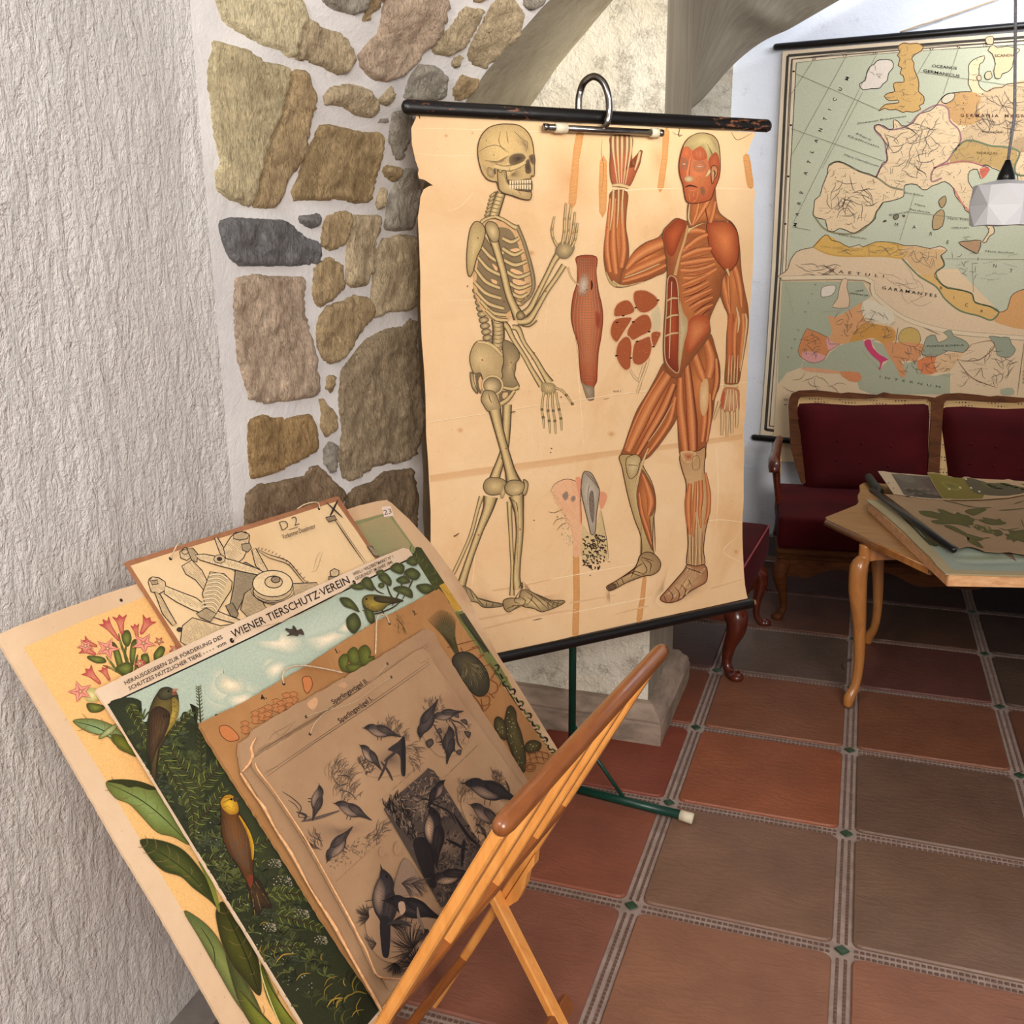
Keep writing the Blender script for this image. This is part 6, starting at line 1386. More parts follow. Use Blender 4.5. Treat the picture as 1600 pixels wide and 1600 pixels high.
for k in range(46):
    x = rr.uniform(400, 560); y = 1450 + (x - 400) * .75 + rr.uniform(-30, 60); a = rr.uniform(-2.2, -.4); L = rr.uniform(12, 34); I.up() if k % 8 == 0 else None
    I.line([(x, y), (x + L * .5 * math.cos(a), y + L * .5 * math.sin(a)), (x + L * math.cos(a + .4), y + L * math.sin(a + .4))], rr.uniform(1.2, 2.6), rr.choice([(126, 104, 40), (158, 128, 50), (86, 84, 40), (63, 65, 29), (31, 31, 19)]))
# perched olive finch
bb = '262,1076 270,1078 276,1086 278,1100 277,1116 270,1132 262,1146 252,1164 246,1176 243,1196 241,1222 236,1218 234,1190 229,1176 229,1150 231,1118 236,1100 242,1088 250,1078'
I.fill('240,1180 247,1172 244,1220 239,1228 237,1200', (50, 40, 28)); I.ribbon('242,1176 241,1210 238,1240', [2, 2, 2], [(-1, (150, 116, 70)), (1, (70, 52, 34))])
I.blob(bb, (112, 96, 46), (58, 46, 26), at=(252, 1110), pw=1.2); I.outline(bb, 1, (34, 28, 18))
I.blob('268,1090 277,1096 278,1114 272,1130 262,1144 256,1150 262,1126 268,1108', (178, 150, 62), (118, 98, 44)); I.dots('268,1096 276,1100 274,1120 262,1142 262,1124', 30, .5, 1, (60, 46, 24), seed=3)
I.blob('232,1120 244,1104 262,1112 264,1128 256,1150 244,1172 234,1196 231,1170', (92, 66, 40), (48, 34, 22)); 
for k in range(6): I.line([(236 + k * 4.4, 1112 + k * 1.5), (236 + k * 3.4, 1140), (234 + k * 2, 1170)], 1, (36, 26, 18), .9)
for x in (254, 258, 262): I.line([(x, 1117), (x + 1, 1122)], 1.6, (24, 18, 14))
I.blob('244,1086 250,1076 262,1074 270,1079 272,1088 262,1094 250,1094', (84, 80, 52), (46, 42, 28)); I.fill('268,1078 277,1077 270,1083', (166, 110, 80)); I.fill('268,1081 276,1085 268,1087', (120, 76, 58)); I.blob(el(262, 1081, 1.6, 1.6, 6), (10, 8, 8), (20, 16, 12))
# yellow bunting
I.org = ZC
I.blob('1225,560 1270,545 1310,590 1355,700 1310,700 1290,740 1260,700 1240,640', (72, 50, 30), (36, 28, 20)); 
for p in ('1250,590 1270,740', '1262,580 1300,710', '1272,570 1350,695', '1240,590 1240,640'): I.line(p, 1.3, (150, 126, 70))
yb = '1110,145 1140,135 1165,150 1180,175 1185,215 1215,260 1240,310 1260,370 1265,440 1262,500 1262,560 1245,600 1225,570 1190,500 1140,430 1110,360 1100,290 1100,230 1095,180'
I.blob(yb, (124, 78, 34), (64, 40, 20), at=(1170, 340), pw=1.1); I.outline(yb, 1, (34, 24, 16))
I.ribbon('1190,240 1235,320 1255,390 1258,460', [2, 5, 6, 2], [(-1, (206, 160, 40)), (1, (160, 110, 30))]); I.fill('1228,545 1256,535 1260,570 1245,600', (112, 52, 28))
for k in range(8): I.line([(1112 + k * 16, 250 + k * 6), (1140 + k * 13, 360 + k * 10), (1180 + k * 9, 470 + k * 8)], 1.3, (50, 30, 16), .9)
I.blob('1098,170 1120,140 1150,136 1172,155 1186,190 1184,225 1150,235 1125,222 1105,200', (226, 180, 52), (160, 112, 30)); 
for p in ('1105,180 1140,160 1160,165', '1110,200 1140,190', '1120,150 1150,148'): I.line(p, 1.2, (90, 60, 24))
I.fill('1160,148 1192,156 1168,172', (70, 56, 40)); I.blob(el(1152, 158, 6, 6, 6), (12, 10, 8), (20, 14, 10)); I.dots('1130,190 1180,190 1180,225 1140,228', 16, .4, .8, (140, 90, 30), seed=3)
# yellow siskin on an apple twig, right
I.org = ZD
for p in ('1230,620 1290,640 1380,610 1430,570', '1380,600 1420,520 1440,440', '1430,570 1470,500 1500,420', '1220,630 1180,600 1150,580', '1340,640 1300,560', '1350,480 1370,540 1400,580', '1270,460 1300,520 1340,540'): I.line(p, 2.4, (66, 52, 34))
for p in ('1118,562 1160,560 1195,590 1215,630 1180,615 1140,600', '1155,660 1190,635 1215,660 1222,700 1190,738 1160,715 1152,690', '1165,500 1220,490 1260,505 1210,520', '1225,480 1250,455 1275,470 1290,520 1250,515', '1310,450 1345,435 1375,470 1370,500 1330,480', '1385,515 1430,500 1475,520 1480,560 1440,545', '1370,410 1400,385 1440,400 1430,440 1390,430', '1440,430 1480,410 1520,440 1500,470 1460,460', '1450,380 1480,350 1510,380 1490,400', '1500,500 1560,490 1590,520 1540,540', '1400,470 1440,450 1470,480 1430,490', '1240,620 1262,600 1288,640 1290,690 1262,680', '1300,430 1330,420 1340,440 1310,445'):
    leaf(p, (96, 101, 54), (45, 50, 29)); 
I.blob(el(1325, 498, 16, 14, 8), (96, 98, 52), (53, 55, 31))
sb = '1232,565 1250,548 1290,545 1340,552 1390,560 1435,575 1400,585 1360,595 1330,620 1290,630 1255,615 1240,600 1230,585'
I.blob(sb, (168, 142, 58), (92, 78, 36), at=(1280, 595)); I.outline(sb, 1, (40, 34, 20)); I.blob('1290,552 1340,556 1400,566 1435,576 1380,588 1320,585 1290,572', (76, 66, 36), (48, 42, 26)); I.dots('1250,590 1320,590 1320,620 1270,622', 22, .4, .8, (60, 48, 24), seed=8); I.fill('1230,585 1240,600 1242,622 1232,604', (70, 60, 40)); I.blob(el(1250, 566, 5, 5, 6), (10, 8, 6), (20, 16, 10))
# small bird on the wing
I.fill('848,712 865,716 880,714 880,700 892,704 905,722 925,715 938,745 915,742 905,752 880,748 850,752 866,738 845,722', (70, 58, 48)); I.line('885,705 900,735', 1, (40, 32, 28))
I.done('songbird_print')
for x, y in ((362, 1001), (553, 910)): hole(PL_, x, y, .0042, R)
thread(PL_, [(362, 1001, .001), (385, 985, .003), (440, 972, .004), (500, 945, .004), (540, 920, .003), (553, 910, .001)], 'string', R, .0005, M_string)

# --- brown microscopy chart
P, PR = paper_pair('brown_card', (160, 112, 66), (178, 130, 82), stain=(140, 92, 50), scale=7, foxing=.3)
R, PL_, F3, _p = board('plant_anatomy_chart', 'brown chart with numbered plant sections and a cactus, behind the twin sparrow charts', .080, '600,1580 500,1431 462,1369 400,1272 353,1200 322,1150 314,1136 314,1129 345,1114 380,1098 430,1068 470,1045 494,1030 540,1000 586,972 640,944 676,924 686,920 694,928 720,974 766,1044 815,1112 868,1186 930,1280', .006, P, jag=.0016)
I = Ink(PL_, PR, R); I.clip = list(CLIP); I.org = ZD
OR = (196, 116, 66); OL = (104, 58, 30)
I.text('4.', (732, 1074), (758, 1060), 9, (44, 34, 26), bold=.02); I.text('1.', (1108, 836), (1124, 828), 8, (44, 34, 26), bold=.02); I.text('3.', (1494, 646), (1510, 638), 8, (44, 34, 26), bold=.02)
for p in ('520,1205 545,1195 575,1205 610,1240 615,1265 570,1275 530,1245', '935,960 955,950 975,955 985,985 980,1010 960,1035 945,1020 938,990'): I.fill(p, OR, .8); I.outline(p, 1.2, OL)
for x, y in ((650, 1195), (700, 1145), (735, 1130), (765, 1115), (805, 1085), (830, 1095), (855, 1055), (890, 1050), (870, 1080), (760, 1150)):
    for dy in (0, 26): p = [(x - 26, y + dy - 14), (x, y + dy - 24), (x + 22, y + dy - 12), (x + 10, y + dy + 2), (x + 24, y + dy + 12), (x - 4, y + dy + 18), (x - 22, y + dy + 8), (x - 12, y + dy - 2)]; I.fill(p, (184, 112, 66), .6, 1); I.outline(p, 1, OL, .9, 1)
for p in ('1115,870 1140,840 1170,850 1160,890 1180,930 1130,920', '1160,830 1190,805 1215,830 1220,880 1190,900 1165,870', '1215,820 1250,795 1275,830 1265,860 1290,850 1285,890 1230,900', '1150,900 1200,890 1240,905 1180,935'): leaf(p, (109, 113, 45), (70, 74, 31))
for k in range(40): a = rr.uniform(-2, -1); x = 1405 + rr.uniform(-14, 24) + (k % 7) * 3; y = 650 + k * 2.3; I.line([(x, y), (x + 14 * math.cos(a), y + 14 * math.sin(a))], .9, (96, 80, 46), sub=1)
for k in range(3): I.line([(1440 + k * 8, 740), (1435, 700), (1400, 660)], .8, (96, 80, 46))
ZE = (560, 780, .2939); I.org = ZE
for k in range(24):
    t = k / 23; I.line([(515 + 20 * t, 830), (450 + 60 * t, 730), (365 + 150 * t, 640 - 50 * math.sin(t * 3.1))], 1.2, (104, 92, 56) if k % 2 else (72, 62, 40))
cell = (122, 66, 34)
for p in ('470,790 540,770 620,750', '600,790 660,775', '570,810 640,790 660,830 600,860', '640,830 690,840 690,880 650,890', '690,880 720,920 700,960', '690,960 730,980 735,1020 700,1040', '640,1050 690,1050 690,1090 650,1100', '580,1030 620,1060 660,1120', '690,1030 720,1060', '540,790 560,830', '625,750 640,800', '700,890 760,940 745,1000', '650,1060 660,1130 700,1090'): I.line(p, 1.3, cell, taper=False)
fan = '500,840 540,815 590,820 640,860 680,920 692,980 680,1030 640,1050 600,1030 560,980 520,920 500,880'
I.blob(fan, (96, 84, 58), (52, 46, 34), at=(580, 880), pw=.8)
for k in range(18): t = k / 17; a = .25 + 1.5 * t; I.line([(560, 860), (560 + 90 * math.cos(a), 860 + 90 * math.sin(a)), (560 + 145 * math.cos(a * .95 + .12), 860 + 175 * math.sin(a * .95 + .1))], 1, (150, 132, 88))
I.outline(fan, 1.4, (40, 34, 26))
for p in ('790,1110 810,1100 832,1130 838,1180 860,1240 876,1310 886,1380 880,1450 840,1440 820,1370 790,1290 770,1210 780,1150', '720,1180 735,1158 765,1175 785,1230 780,1280 740,1260 722,1220', '880,1320 900,1290 940,1285 968,1305 950,1340 900,1350'): I.blob(p, (92, 80, 42), (54, 46, 26)); I.outline(p, 1.2, (44, 34, 22))
I.dots('790,1120 830,1140 870,1300 870,1420 830,1400 780,1220', 24, .7, 1.2, (178, 160, 108), seed=5); I.dots('730,1180 770,1200 770,1260 735,1240', 6, .7, 1.1, (178, 160, 108), seed=6); I.dots('890,1305 950,1300 940,1330 900,1340', 5, .8, 1.3, (178, 160, 108), seed=7)
for y in (1365, 1395, 1425): I.line([(885, y), (940, y - 22), (1000, y - 12), (1030, y + 10)], 1.2, cell)
for x in (900, 935, 970, 1000): I.line([(x, 1345), (x + 15, 1400)], 1.2, cell)
I.outline(el(908, 1425, 16, 14, 8), 1.3, cell); I.outline(el(908, 1425, 28, 24, 8), 1.3, cell)
I.done('plant_section_print')
bp_ = [(443, 1068), (608, 974)]
for x, y in bp_: hole(PL_, x, y, .0032, R)
thread(PL_, [(443, 1068, .001), (438, 1058, .006), (446, 1046, .006), (470, 1042, .006), (505, 1047, .006), (532, 1054, .008)], 'string', R, .0014, M_string)
thread(PL_, [(608, 974, .001), (600, 964, .006), (590, 963, .006), (585, 972, .006), (584, 1000, .006), (583, 1024, .006)], 'string', R, .0014, M_string)

# --- the two matching sparrow charts in front
ZB = (380, 950, .375)
def tiny(I, a, b, n, col=(74, 58, 46), h=1.1):
    """unreadably small caption: a row of letter-sized specks"""
    A, B = I.pts([a, b]); r3 = random.Random(int(A.x)); I.up()
    for k in range(n):
        if r3.random() < .14: continue
        p = A.lerp(B, k / n); d = (B - A) / n * .62; u = Vector((d.y, -d.x)).normalized() * h * r3.uniform(.7, 1.3); I.line([p, p + d * .5 + u, p + d], .8, col, .85, sub=1)
P, PR = paper_pair('faded_grey_brown_card', (156, 122, 90), (172, 138, 104), stain=(148, 110, 82), scale=6, foxing=.3)
M_torn = simple('torn_fibres', (226, 176, 126), .9, nscale=120, bumps=.6, c2=(196, 140, 92))
R, PL_, F3, _p = board('sparrow_chart', 'brown songbird chart titled part two, mostly covered by its twin in front', .096, '610,1600 594,1568 560,1510 500,1408 440,1308 400,1238 380,1206 374,1178 376,1160 392,1148 396,1140 440,1113 500,1080 560,1046 620,1010 650,991 666,982 680,990 684,1002 740,1090 800,1180 826,1222 900,1340', .006, P, jag=.002)
I = Ink(PL_, PR, R); I.clip = list(CLIP); I.org = ZB
I.text('Sperlingsv\u00f6gel II.', (374, 402), (522, 308), 7.6, (50, 38, 34), bold=.02, shear=-.1)
I.line('55,605 120,565 480,350 770,160', 1.0, (104, 78, 60)); I.line('60,598 480,342 768,152', .7, (104, 78, 60)); tiny(I, (60, 592), (115, 562), 14); tiny(I, (742, 165), (765, 150), 7)
for p in ('105,550 130,520 170,500 200,480', '140,540 190,530 210,500', '120,505 160,530 215,470'): I.line(p, .9, (120, 92, 70), .7)
I.fill('265,400 300,372 310,395 290,425', (206, 158, 116), .9); I.fill('395,322 420,308 432,320 420,335', (190, 146, 108), .8); 
I.fill('640,1540 670,1545 655,1600 600,1575', (150, 116, 90), .6)
I.done('songbird_print')
mk('torn_edge', *tube([PL_.at(*q, .001) for q in ((375, 1208), (384, 1222), (398, 1244), (412, 1262), (430, 1296), (455, 1334), (485, 1390), (520, 1444), (552, 1502), (585, 1560), (600, 1590))], [.0012, .0026, .0014, .003, .0016, .0028, .0014, .003, .002, .0028, .002], 6, sub=3), M_torn, R, True, label='pale torn cardboard edge')
mk('torn_edge', *tube([PL_.at(*q, .001) for q in ((378, 1206), (394, 1186), (392, 1168), (400, 1152))], [.0012, .003, .002, .001], 6, sub=3), M_torn, R, True)
for x, y in ((478, 1120), (605, 1037)): hole(PL_, x, y, .0026, R)
thread(PL_, [(478, 1120, .001), (500, 1112, .002), (540, 1098, .003), (575, 1070, .003), (605, 1037, .001)], 'string', R, .0005, M_string)
R, PL_, F3, _p = board('sparrow_chart', 'front brown songbird chart with seven engraved bird vignettes, foremost in the rack', .108, '601,1528 588,1522 560,1462 545,1434 500,1352 470,1300 430,1240 404,1208 396,1196 398,1184 410,1176 440,1158 500,1121 560,1080 620,1038 648,1018 660,1013 670,1020 678,1036 700,1066 760,1150 800,1206 819,1232 900,1370', .005, P, s0=None, jag=.0016)
I = Ink(PL_, PR, R); I.clip = list(CLIP); I.org = ZB
IK = (40, 34, 34); IG = (92, 78, 70); IL = (150, 122, 102)
I.text('Sperlingsv\u00f6gel I.', (402, 480), (540, 382), 7.6, (50, 38, 34), bold=.02, shear=-.1)
I.line('84,712 300,560 540,400 780,232', 1.0, (92, 70, 56), sub=2); I.line('80,700 300,550 540,388 776,222', .8, (92, 70, 56), sub=2); I.line('92,742 98,730', 1, (92, 70, 56)); I.line('98,745 106,732', 1, (92, 70, 56)); tiny(I, (72, 692), (146, 660), 18); tiny(I, (738, 232), (776, 212), 9)
for p in ('386,1142 596,948', '560,812 756,642', '842,704 976,574'):
    a, b = [tuple(float(v) for v in q.split(',')) for q in p.split()]; tiny(I, a, b, 62)
BODY = [(-.50, .02), (-.42, -.09), (-.30, -.14), (-.20, -.13), (-.05, -.17), (.12, -.15), (.26, -.08), (.40, -.02), (.56, .03), (.40, .05), (.22, .08), (.08, .15), (-.10, .17), (-.26, .12), (-.36, .06)]
def bird(cx, cy, L, ang, flip=1, dark=IK, light=IL, belly=True, mid=IG):
    L *= 1.42 if L < 200 else 1.1; ca, sa = math.cos(ang), math.sin(ang)
    T = lambda q: (cx + L * (q[0] * ca * flip - q[1] * sa), cy + L * (q[0] * sa * flip + q[1] * ca))
    Tp = lambda ps: [T(q) for q in ps]
    I.fill(Tp([(-.47, -.01), (-.58, .035), (-.44, .03)]), dark, 1, 1)
    I.blob(Tp(BODY), mid, dark, pw=1.6); 
    if belly: I.blob(Tp([(-.38, .05), (-.22, -.02), (.0, .02), (.14, .08), (.02, .15), (-.14, .16), (-.28, .12)]), light, mid, pw=1.4)
    I.blob(Tp([(-.16, -.10), (.05, -.14), (.20, -.08), (.42, .0), (.22, .04), (.02, .03), (-.12, -.02)]), mid, dark, pw=1.5)
    I.up()
    for k in range(9): I.line(Tp([(-.12 + k * .045, -.10 + k * .012), (.08 + k * .05, -.04 + k * .012)]), .9, (24, 20, 20), .9)
    for k in range(7): I.line(Tp([(-.30 + k * .06, .10 - k * .004), (-.22 + k * .06, .02)]), .6, (60, 50, 46), .8)
    I.outline(Tp(BODY), .8, (30, 26, 26), .9)
    I.fill(Tp([(-.42, -.045), (-.39, -.06), (-.37, -.04), (-.40, -.025)]), (8, 8, 8), 1, 1)
    I.line(Tp([(.02, .15), (.03, .27)]), 1.2, dark); I.line(Tp([(-.08, .16), (-.06, .28)]), 1.2, dark)
def twig(p, w=3, col=(64, 52, 46)): I.up(); I.line(p, w, col, sub=5)
def scrub(p, n, L, cols, seed, w=1.0, up=-1.6, spread=1.0, a=.8):
    poly = [tuple(q) for q in I.pts(p)]; r4 = random.Random(seed); xs = [q[0] for q in poly]; ys = [q[1] for q in poly]; c = 0; I.up()
    while c < n:
        x, y = r4.uniform(min(xs), max(xs)), r4.uniform(min(ys), max(ys))
        if not inside((x, y), poly): continue
        c += .62; an = up + r4.uniform(-spread, spread); l = L * r4.uniform(.5, 1.2); I.line([Vector((x, y)), Vector((x + l * .5 * math.cos(an), y + l * .5 * math.sin(an))), Vector((x + l * math.cos(an + .3), y + l * math.sin(an + .3)))], w, r4.choice(cols), a)
GS = [(110, 88, 72), (90, 74, 62), (72, 60, 52)]
# left vignette: larks on the ground
I.blob('240,900 330,880 420,900 540,880 560,930 470,960 380,1010 280,980', (104, 82, 66), (160, 124, 96), .8, 0)
scrub('350,650 420,640 480,760 500,800 420,820 380,760', 60, 10, GS, 1); scrub('340,700 380,640 460,700 470,800 380,800', 40, 22, GS, 2, .8, -1.4, .5)
scrub('240,960 330,940 340,1010 300,1010', 22, 16, [(70, 58, 52)], 3, 1.4, -2.6, .7); scrub('500,960 560,930 600,900 560,1000', 18, 18, [(80, 66, 58)], 4, 1.2, -1.2, .6); scrub('340,1020 520,950 580,930 480,1040 360,1090', 60, 6, GS, 5, .9, 0, 1.5)
twig('160,765 200,790 240,830 230,870 280,870', 1.6); twig('185,800 215,820 235,850', 1.2); twig('240,890 290,880 340,865 400,845', 5, (90, 74, 64)); twig('220,850 260,865 250,885', 4)
bird(305, 810, 100, 1.75, 1, belly=True); bird(455, 845, 112, .42, 1); bird(395, 985, 118, -.95, 1)
for p in ('380,720 400,740 440,730', '400,760 440,770 470,800', '390,700 430,700 450,720'): I.line(p, 1.4, (70, 58, 52))
# upper middle: wheatears on a stump
I.blob('500,640 560,580 660,540 720,600 700,680 620,700 520,700', (96, 76, 62), (150, 116, 92), .9, 0); scrub('560,500 620,450 680,520 700,560 600,540', 60, 9, GS, 6); scrub('480,640 540,620 540,700 500,700', 30, 9, [(70, 58, 52)], 7, 1.6); scrub('660,560 720,580 720,650 680,660', 30, 16, GS, 8, 1, 0, .8)
I.fill('600,590 640,560 668,548 672,690 655,690 650,620 620,600', (52, 44, 42)); I.fill('655,555 672,548 674,685 662,690', (34, 30, 30)); twig('585,640 610,620 650,585', 5); twig('560,720 580,680 600,630', 4); twig('620,720 600,680 570,640', 4)
bird(575, 515, 105, .22, 1); bird(530, 622, 92, .85, 1, light=(176, 144, 118))
# upper right: tits in a hedge
I.blob('740,480 860,420 940,520 900,600 820,620 760,560', (106, 84, 68), (150, 116, 92), .7, 0); scrub('750,390 820,380 840,440 760,450', 30, 8, GS, 9); scrub('780,520 940,480 940,560 840,620', 60, 8, GS, 10)
twig('860,470 880,500 890,560 910,590', 3.4); twig('790,490 820,540 830,590', 3); twig('840,450 870,470 900,480 930,510', 2.6); twig('880,530 850,560 800,560', 2)
for p in ('900,470 925,465 930,490', '915,515 945,520 935,545', '800,520 815,500 825,520', '755,560 780,545 790,565 770,585', '850,590 870,575 880,600', '880,600 905,590 900,615', '870,450 890,440 895,460', '820,560 840,550 845,570'): I.blob(p, (96, 80, 70), (48, 40, 38))
bird(765, 465, 118, -1.15, 1, belly=False, mid=(84, 72, 66)); bird(845, 445, 88, -.25, 1); bird(852, 570, 106, 1.62, 1, belly=False, mid=(74, 64, 60))
# framed dark picture in the middle
fp = '580,840 640,780 745,690 765,668 790,680 830,740 980,985 1000,1040 1000,1140 820,1250'
I.over = (74, 62, 54); I.fill(fp, (74, 62, 54), 1, 1); I.blob('640,790 740,720 790,700 880,860 800,900 700,900', (132, 108, 88), (84, 70, 60), .9, .0, sub=1); I.blob('700,980 800,940 900,900 960,1000 900,1060 760,1060', (128, 104, 84), (80, 66, 56), .9, 0, sub=1)
scrub('585,842 640,785 690,860 720,960 700,980', 110, 15, [(30, 26, 26), (130, 106, 88), (44, 38, 36)], 12, 1.5, -2.1, .35, 1); scrub('640,790 760,680 800,700 900,880 700,900', 130, 9, [(50, 42, 40), (150, 122, 98), (40, 34, 34)], 13, 1.4, 0, 3, .9)
scrub('700,980 960,900 1000,1050 820,1240', 170, 9, [(42, 36, 34), (126, 102, 84), (30, 26, 26), (100, 82, 70)], 14, 1.6, 0, 3, .9)
I.fill('700,980 760,960 800,1010 790,1080 800,1160 760,1150', (34, 29, 29)); twig('750,790 790,820 850,850 880,900', 3, (30, 26, 26)); twig('840,965 880,985 930,1010', 5, (26, 22, 24)); twig('905,1080 910,1010 915,965', 6, (26, 22, 24)); twig('870,860 930,950 970,985', 5, (26, 22, 24))
bird(795, 775, 92, -1.0, -1, dark=(28, 25, 26), mid=(58, 50, 48)); bird(722, 795, 50, .1, 1, mid=(110, 90, 76)); bird(790, 950, 170, 1.45, 1, dark=(26, 22, 24), light=(196, 160, 126), mid=(56, 48, 46)); bird(860, 1120, 130, -.25, 1, dark=(24, 20, 22), light=(176, 142, 112), mid=(60, 50, 48)); bird(960, 930, 60, .5, 1, dark=(28, 25, 26))
I.over = None
# lower right pair
I.blob('900,800 960,760 1060,800 1100,900 1000,980 930,900', (100, 78, 62), (150, 116, 92), .8, 0); scrub('880,740 940,720 960,800 900,830', 40, 10, GS, 15, .9); scrub('1030,680 1070,700 1080,760 1040,740', 30, 9, [(60, 50, 46)], 16); scrub('930,860 1080,850 1060,960 980,980', 70, 8, [(70, 58, 52), (50, 42, 40)], 17, 1.3, 0, 2)
twig('1085,720 1100,760 1095,800', 3); bird(1030, 765, 168, .30, 1, dark=(32, 28, 30), mid=(52, 46, 46)); bird(1010, 870, 120, .62, 1); bird(985, 930, 50, .9, 1, light=(190, 156, 124))
# bottom pair: thrush and ring ouzel among pines
I.blob('500,1290 600,1200 700,1200 800,1280 740,1400 640,1480 540,1440', (96, 76, 62), (150, 116, 92), .9, 0); I.fill('615,1200 630,1120 660,1048 700,1080 740,1180 700,1200 620,1210', (134, 110, 92), .9); I.hatch('615,1200 630,1120 660,1048 700,1080 740,1180 700,1200 620,1210', 1.2, 4, .9, (84, 70, 62), .7, jit=.7); I.outline('615,1200 630,1120 660,1048 700,1080 740,1180', .9, (90, 74, 64), .7)
def pine(c, r, n, a0, a1, seed, col=(44, 38, 38)):
    r5 = random.Random(seed); I.up()
    for k in range(n): a = a0 + (a1 - a0) * r5.random(); l = r * r5.uniform(.6, 1.05); I.line([c, (c[0] + l * .5 * math.cos(a), c[1] + l * .5 * math.sin(a)), (c[0] + l * math.cos(a + .12), c[1] + l * math.sin(a + .12))], 1.1, col, .95)
pine((650, 1150), 90, 30, -.6, .9, 21, (90, 76, 68)); pine((690, 1150), 80, 24, -.4, .8, 22, (80, 66, 60)); pine((515, 1290), 60, 40, 2.2, 4.6, 23, (64, 54, 50)); pine((545, 1400), 60, 24, 2, 4, 24, (84, 70, 62)); pine((600, 1320), 90, 46, -.7, .7, 25); pine((700, 1420), 110, 60, 2.2, 5.4, 26); pine((720, 1480), 100, 50, 2.4, 4.6, 27); pine((620, 1480), 60, 46, .6, 2.6, 28); pine((760, 1340), 70, 30, 1.2, 3, 29, (70, 58, 54))
bird(580, 1240, 270, 1.52, 1, dark=(36, 32, 34), light=(150, 122, 102), mid=(66, 58, 56)); I.fill('560,1300 600,1300 598,1440 580,1460 566,1430', (38, 34, 36)); I.dots('590,1150 606,1160 612,1230 596,1230', 26, .5, .9, (40, 34, 34), seed=3)
bird(700, 1255, 225, .30, 1, dark=(24, 21, 24), belly=False, mid=(48, 42, 44)); I.fill('636,1232 658,1228 665,1262 650,1282 640,1270', (176, 146, 120)); twig('715,1250 720,1290 735,1330 740,1360', 4.6, (120, 100, 86)); twig('590,1320 640,1310 690,1330', 6, (56, 48, 46))
I.fill('300,950 306,946 304,956', (130, 96, 70)); I.blob(el(566, 1020, 12, 20, 6), (150, 110, 82), (172, 136, 108), .6, 0); I.blob(el(630, 1005, 14, 26, 6), (150, 112, 84), (172, 136, 108), .6, 0)
I.done('songbird_print')
mk('torn_edge', *tube([PL_.at(*q, .0012) for q in ((398, 1192), (404, 1206), (430, 1240), (470, 1300), (500, 1352), (545, 1434), (560, 1464), (572, 1486), (586, 1520), (600, 1528), (640, 1530))], [.0008, .0018, .001, .0014, .001, .0018, .002, .0016, .0012, .0012, .001], 6, sub=3), M_torn, R, True, label='pale torn cardboard edge')
for x, y in ((484, 1147), (611, 1058)): hole(PL_, x, y, .0026, R)
thread(PL_, [(484, 1147, .001), (490, 1130, .004), (510, 1112, .005), (550, 1098, .004), (585, 1074, .003), (611, 1058, .001)], 'string', R, .0005, M_string)
# ------------------------------------------------------------------ the big wall map
MP = yplane(4.893)
P, PR = paper_pair('map_paper', (218, 198, 168), (230, 212, 184), stain=(190, 160, 124), scale=3)
wmap = thing('wall_map', 'large old political wall map of the Roman world hanging above the red sofa', 'map', MP.at(1500, 400))
mx = MP.at(1700, 700).x
mpx = '1223,80 1219,157 1212,290 1206,420 1198,550 1188,679 1260,686 1400,700 1600,716 1760,730 1760,38 1600,50 1400,65'
pts = [MP.at(x, y) for x, y in parse(mpx)]
mk('map_sheet', *extrude2d([(p.x, p.z) for p in pts], lambda x, y, h: Vector((x, 4.893 - h, y)), -.002, 0), P, wmap)
rod('top_rod', MP.moved(.006), (1208, 74), (1760, 26), .0150, M_rod2, wmap, .9)
rod('bottom_rod', MP.moved(.006), (1174, 683), (1760, 738), .0150, M_rod2, wmap, .9)
mk('hanging_cord', *tube([MP.at(1406, 51, .008), MP.at(1440, 39, .008), MP.at(1458, 34, .008), MP.at(1556, 0, .006), MP.at(1610, -22, .004)], .0035, 6, sub=3), M_string, wmap, True)
I = Ink(MP, PR, wmap, .0006)
SEA, BF = (190, 190, 162), (226, 196, 154)
BK = (40, 34, 30)
for off, w, c in ((8, 4.4, (66, 60, 52)), (14, 1.6, (90, 80, 66))):
    I.line([(1223 + off, 80 + off * .9), (1219 + off, 157), (1206 + off, 420), (1188 + off, 679 - off * .9)], w, c, sub=2, taper=False); I.line([(1223 + off, 80 + off * .9), (1400, 65 + off), (1600, 50 + off), (1758, 38 + off)], w, c, sub=2, taper=False); I.line([(1188 + off, 679 - off), (1260, 686 - off), (1600, 716 - off)], w, c, sub=2, taper=False)
M1_, M2_ = (1180, 0, .2625), (1180, 380, .2625); I.org = M1_
I.fill('245,375 640,330 1040,300 1300,283 1600,265 2200,215 2200,2600 120,2600 150,2000 180,1600 205,1100', (222, 192, 152), 1, 1)
I.fill('245,375 640,330 1040,300 1300,283 1600,265 2200,215 2200,2000 1640,1870 1450,1850 1200,1600 195,1600 205,1100', SEA, 1, 1)
I.line('222,352 640,305 1040,275 1300,262 1600,240 2200,195', 1, BK, sub=1, taper=False); I.line('245,375 640,330 1040,300 1300,283 1600,265 2200,215', 1.2, BK, sub=1, taper=False); I.line('222,352 190,1000 160,1650', 1, BK, sub=1, taper=False); I.line('245,375 210,1000 180,1650', 1, BK, sub=1, taper=False)
for t, x, y in (('20', 350, 352), ('15', 535, 330), ('10', 715, 318), ('0', 1050, 292), ('5', 1210, 282), ('10', 1370, 272)): I.text(t, (x - 12, y + 8), (x + 12, y + 6), 4, BK)
for x, y in ((228, 425), (212, 745), (196, 1050), (178, 1333)): I.line([(x - 6, y), (x + 8, y)], 3, BK)
IRE = '620,500 655,480 662,440 680,400 710,380 725,362 760,355 812,360 822,400 795,435 785,480 760,500 740,525 690,528 640,534'
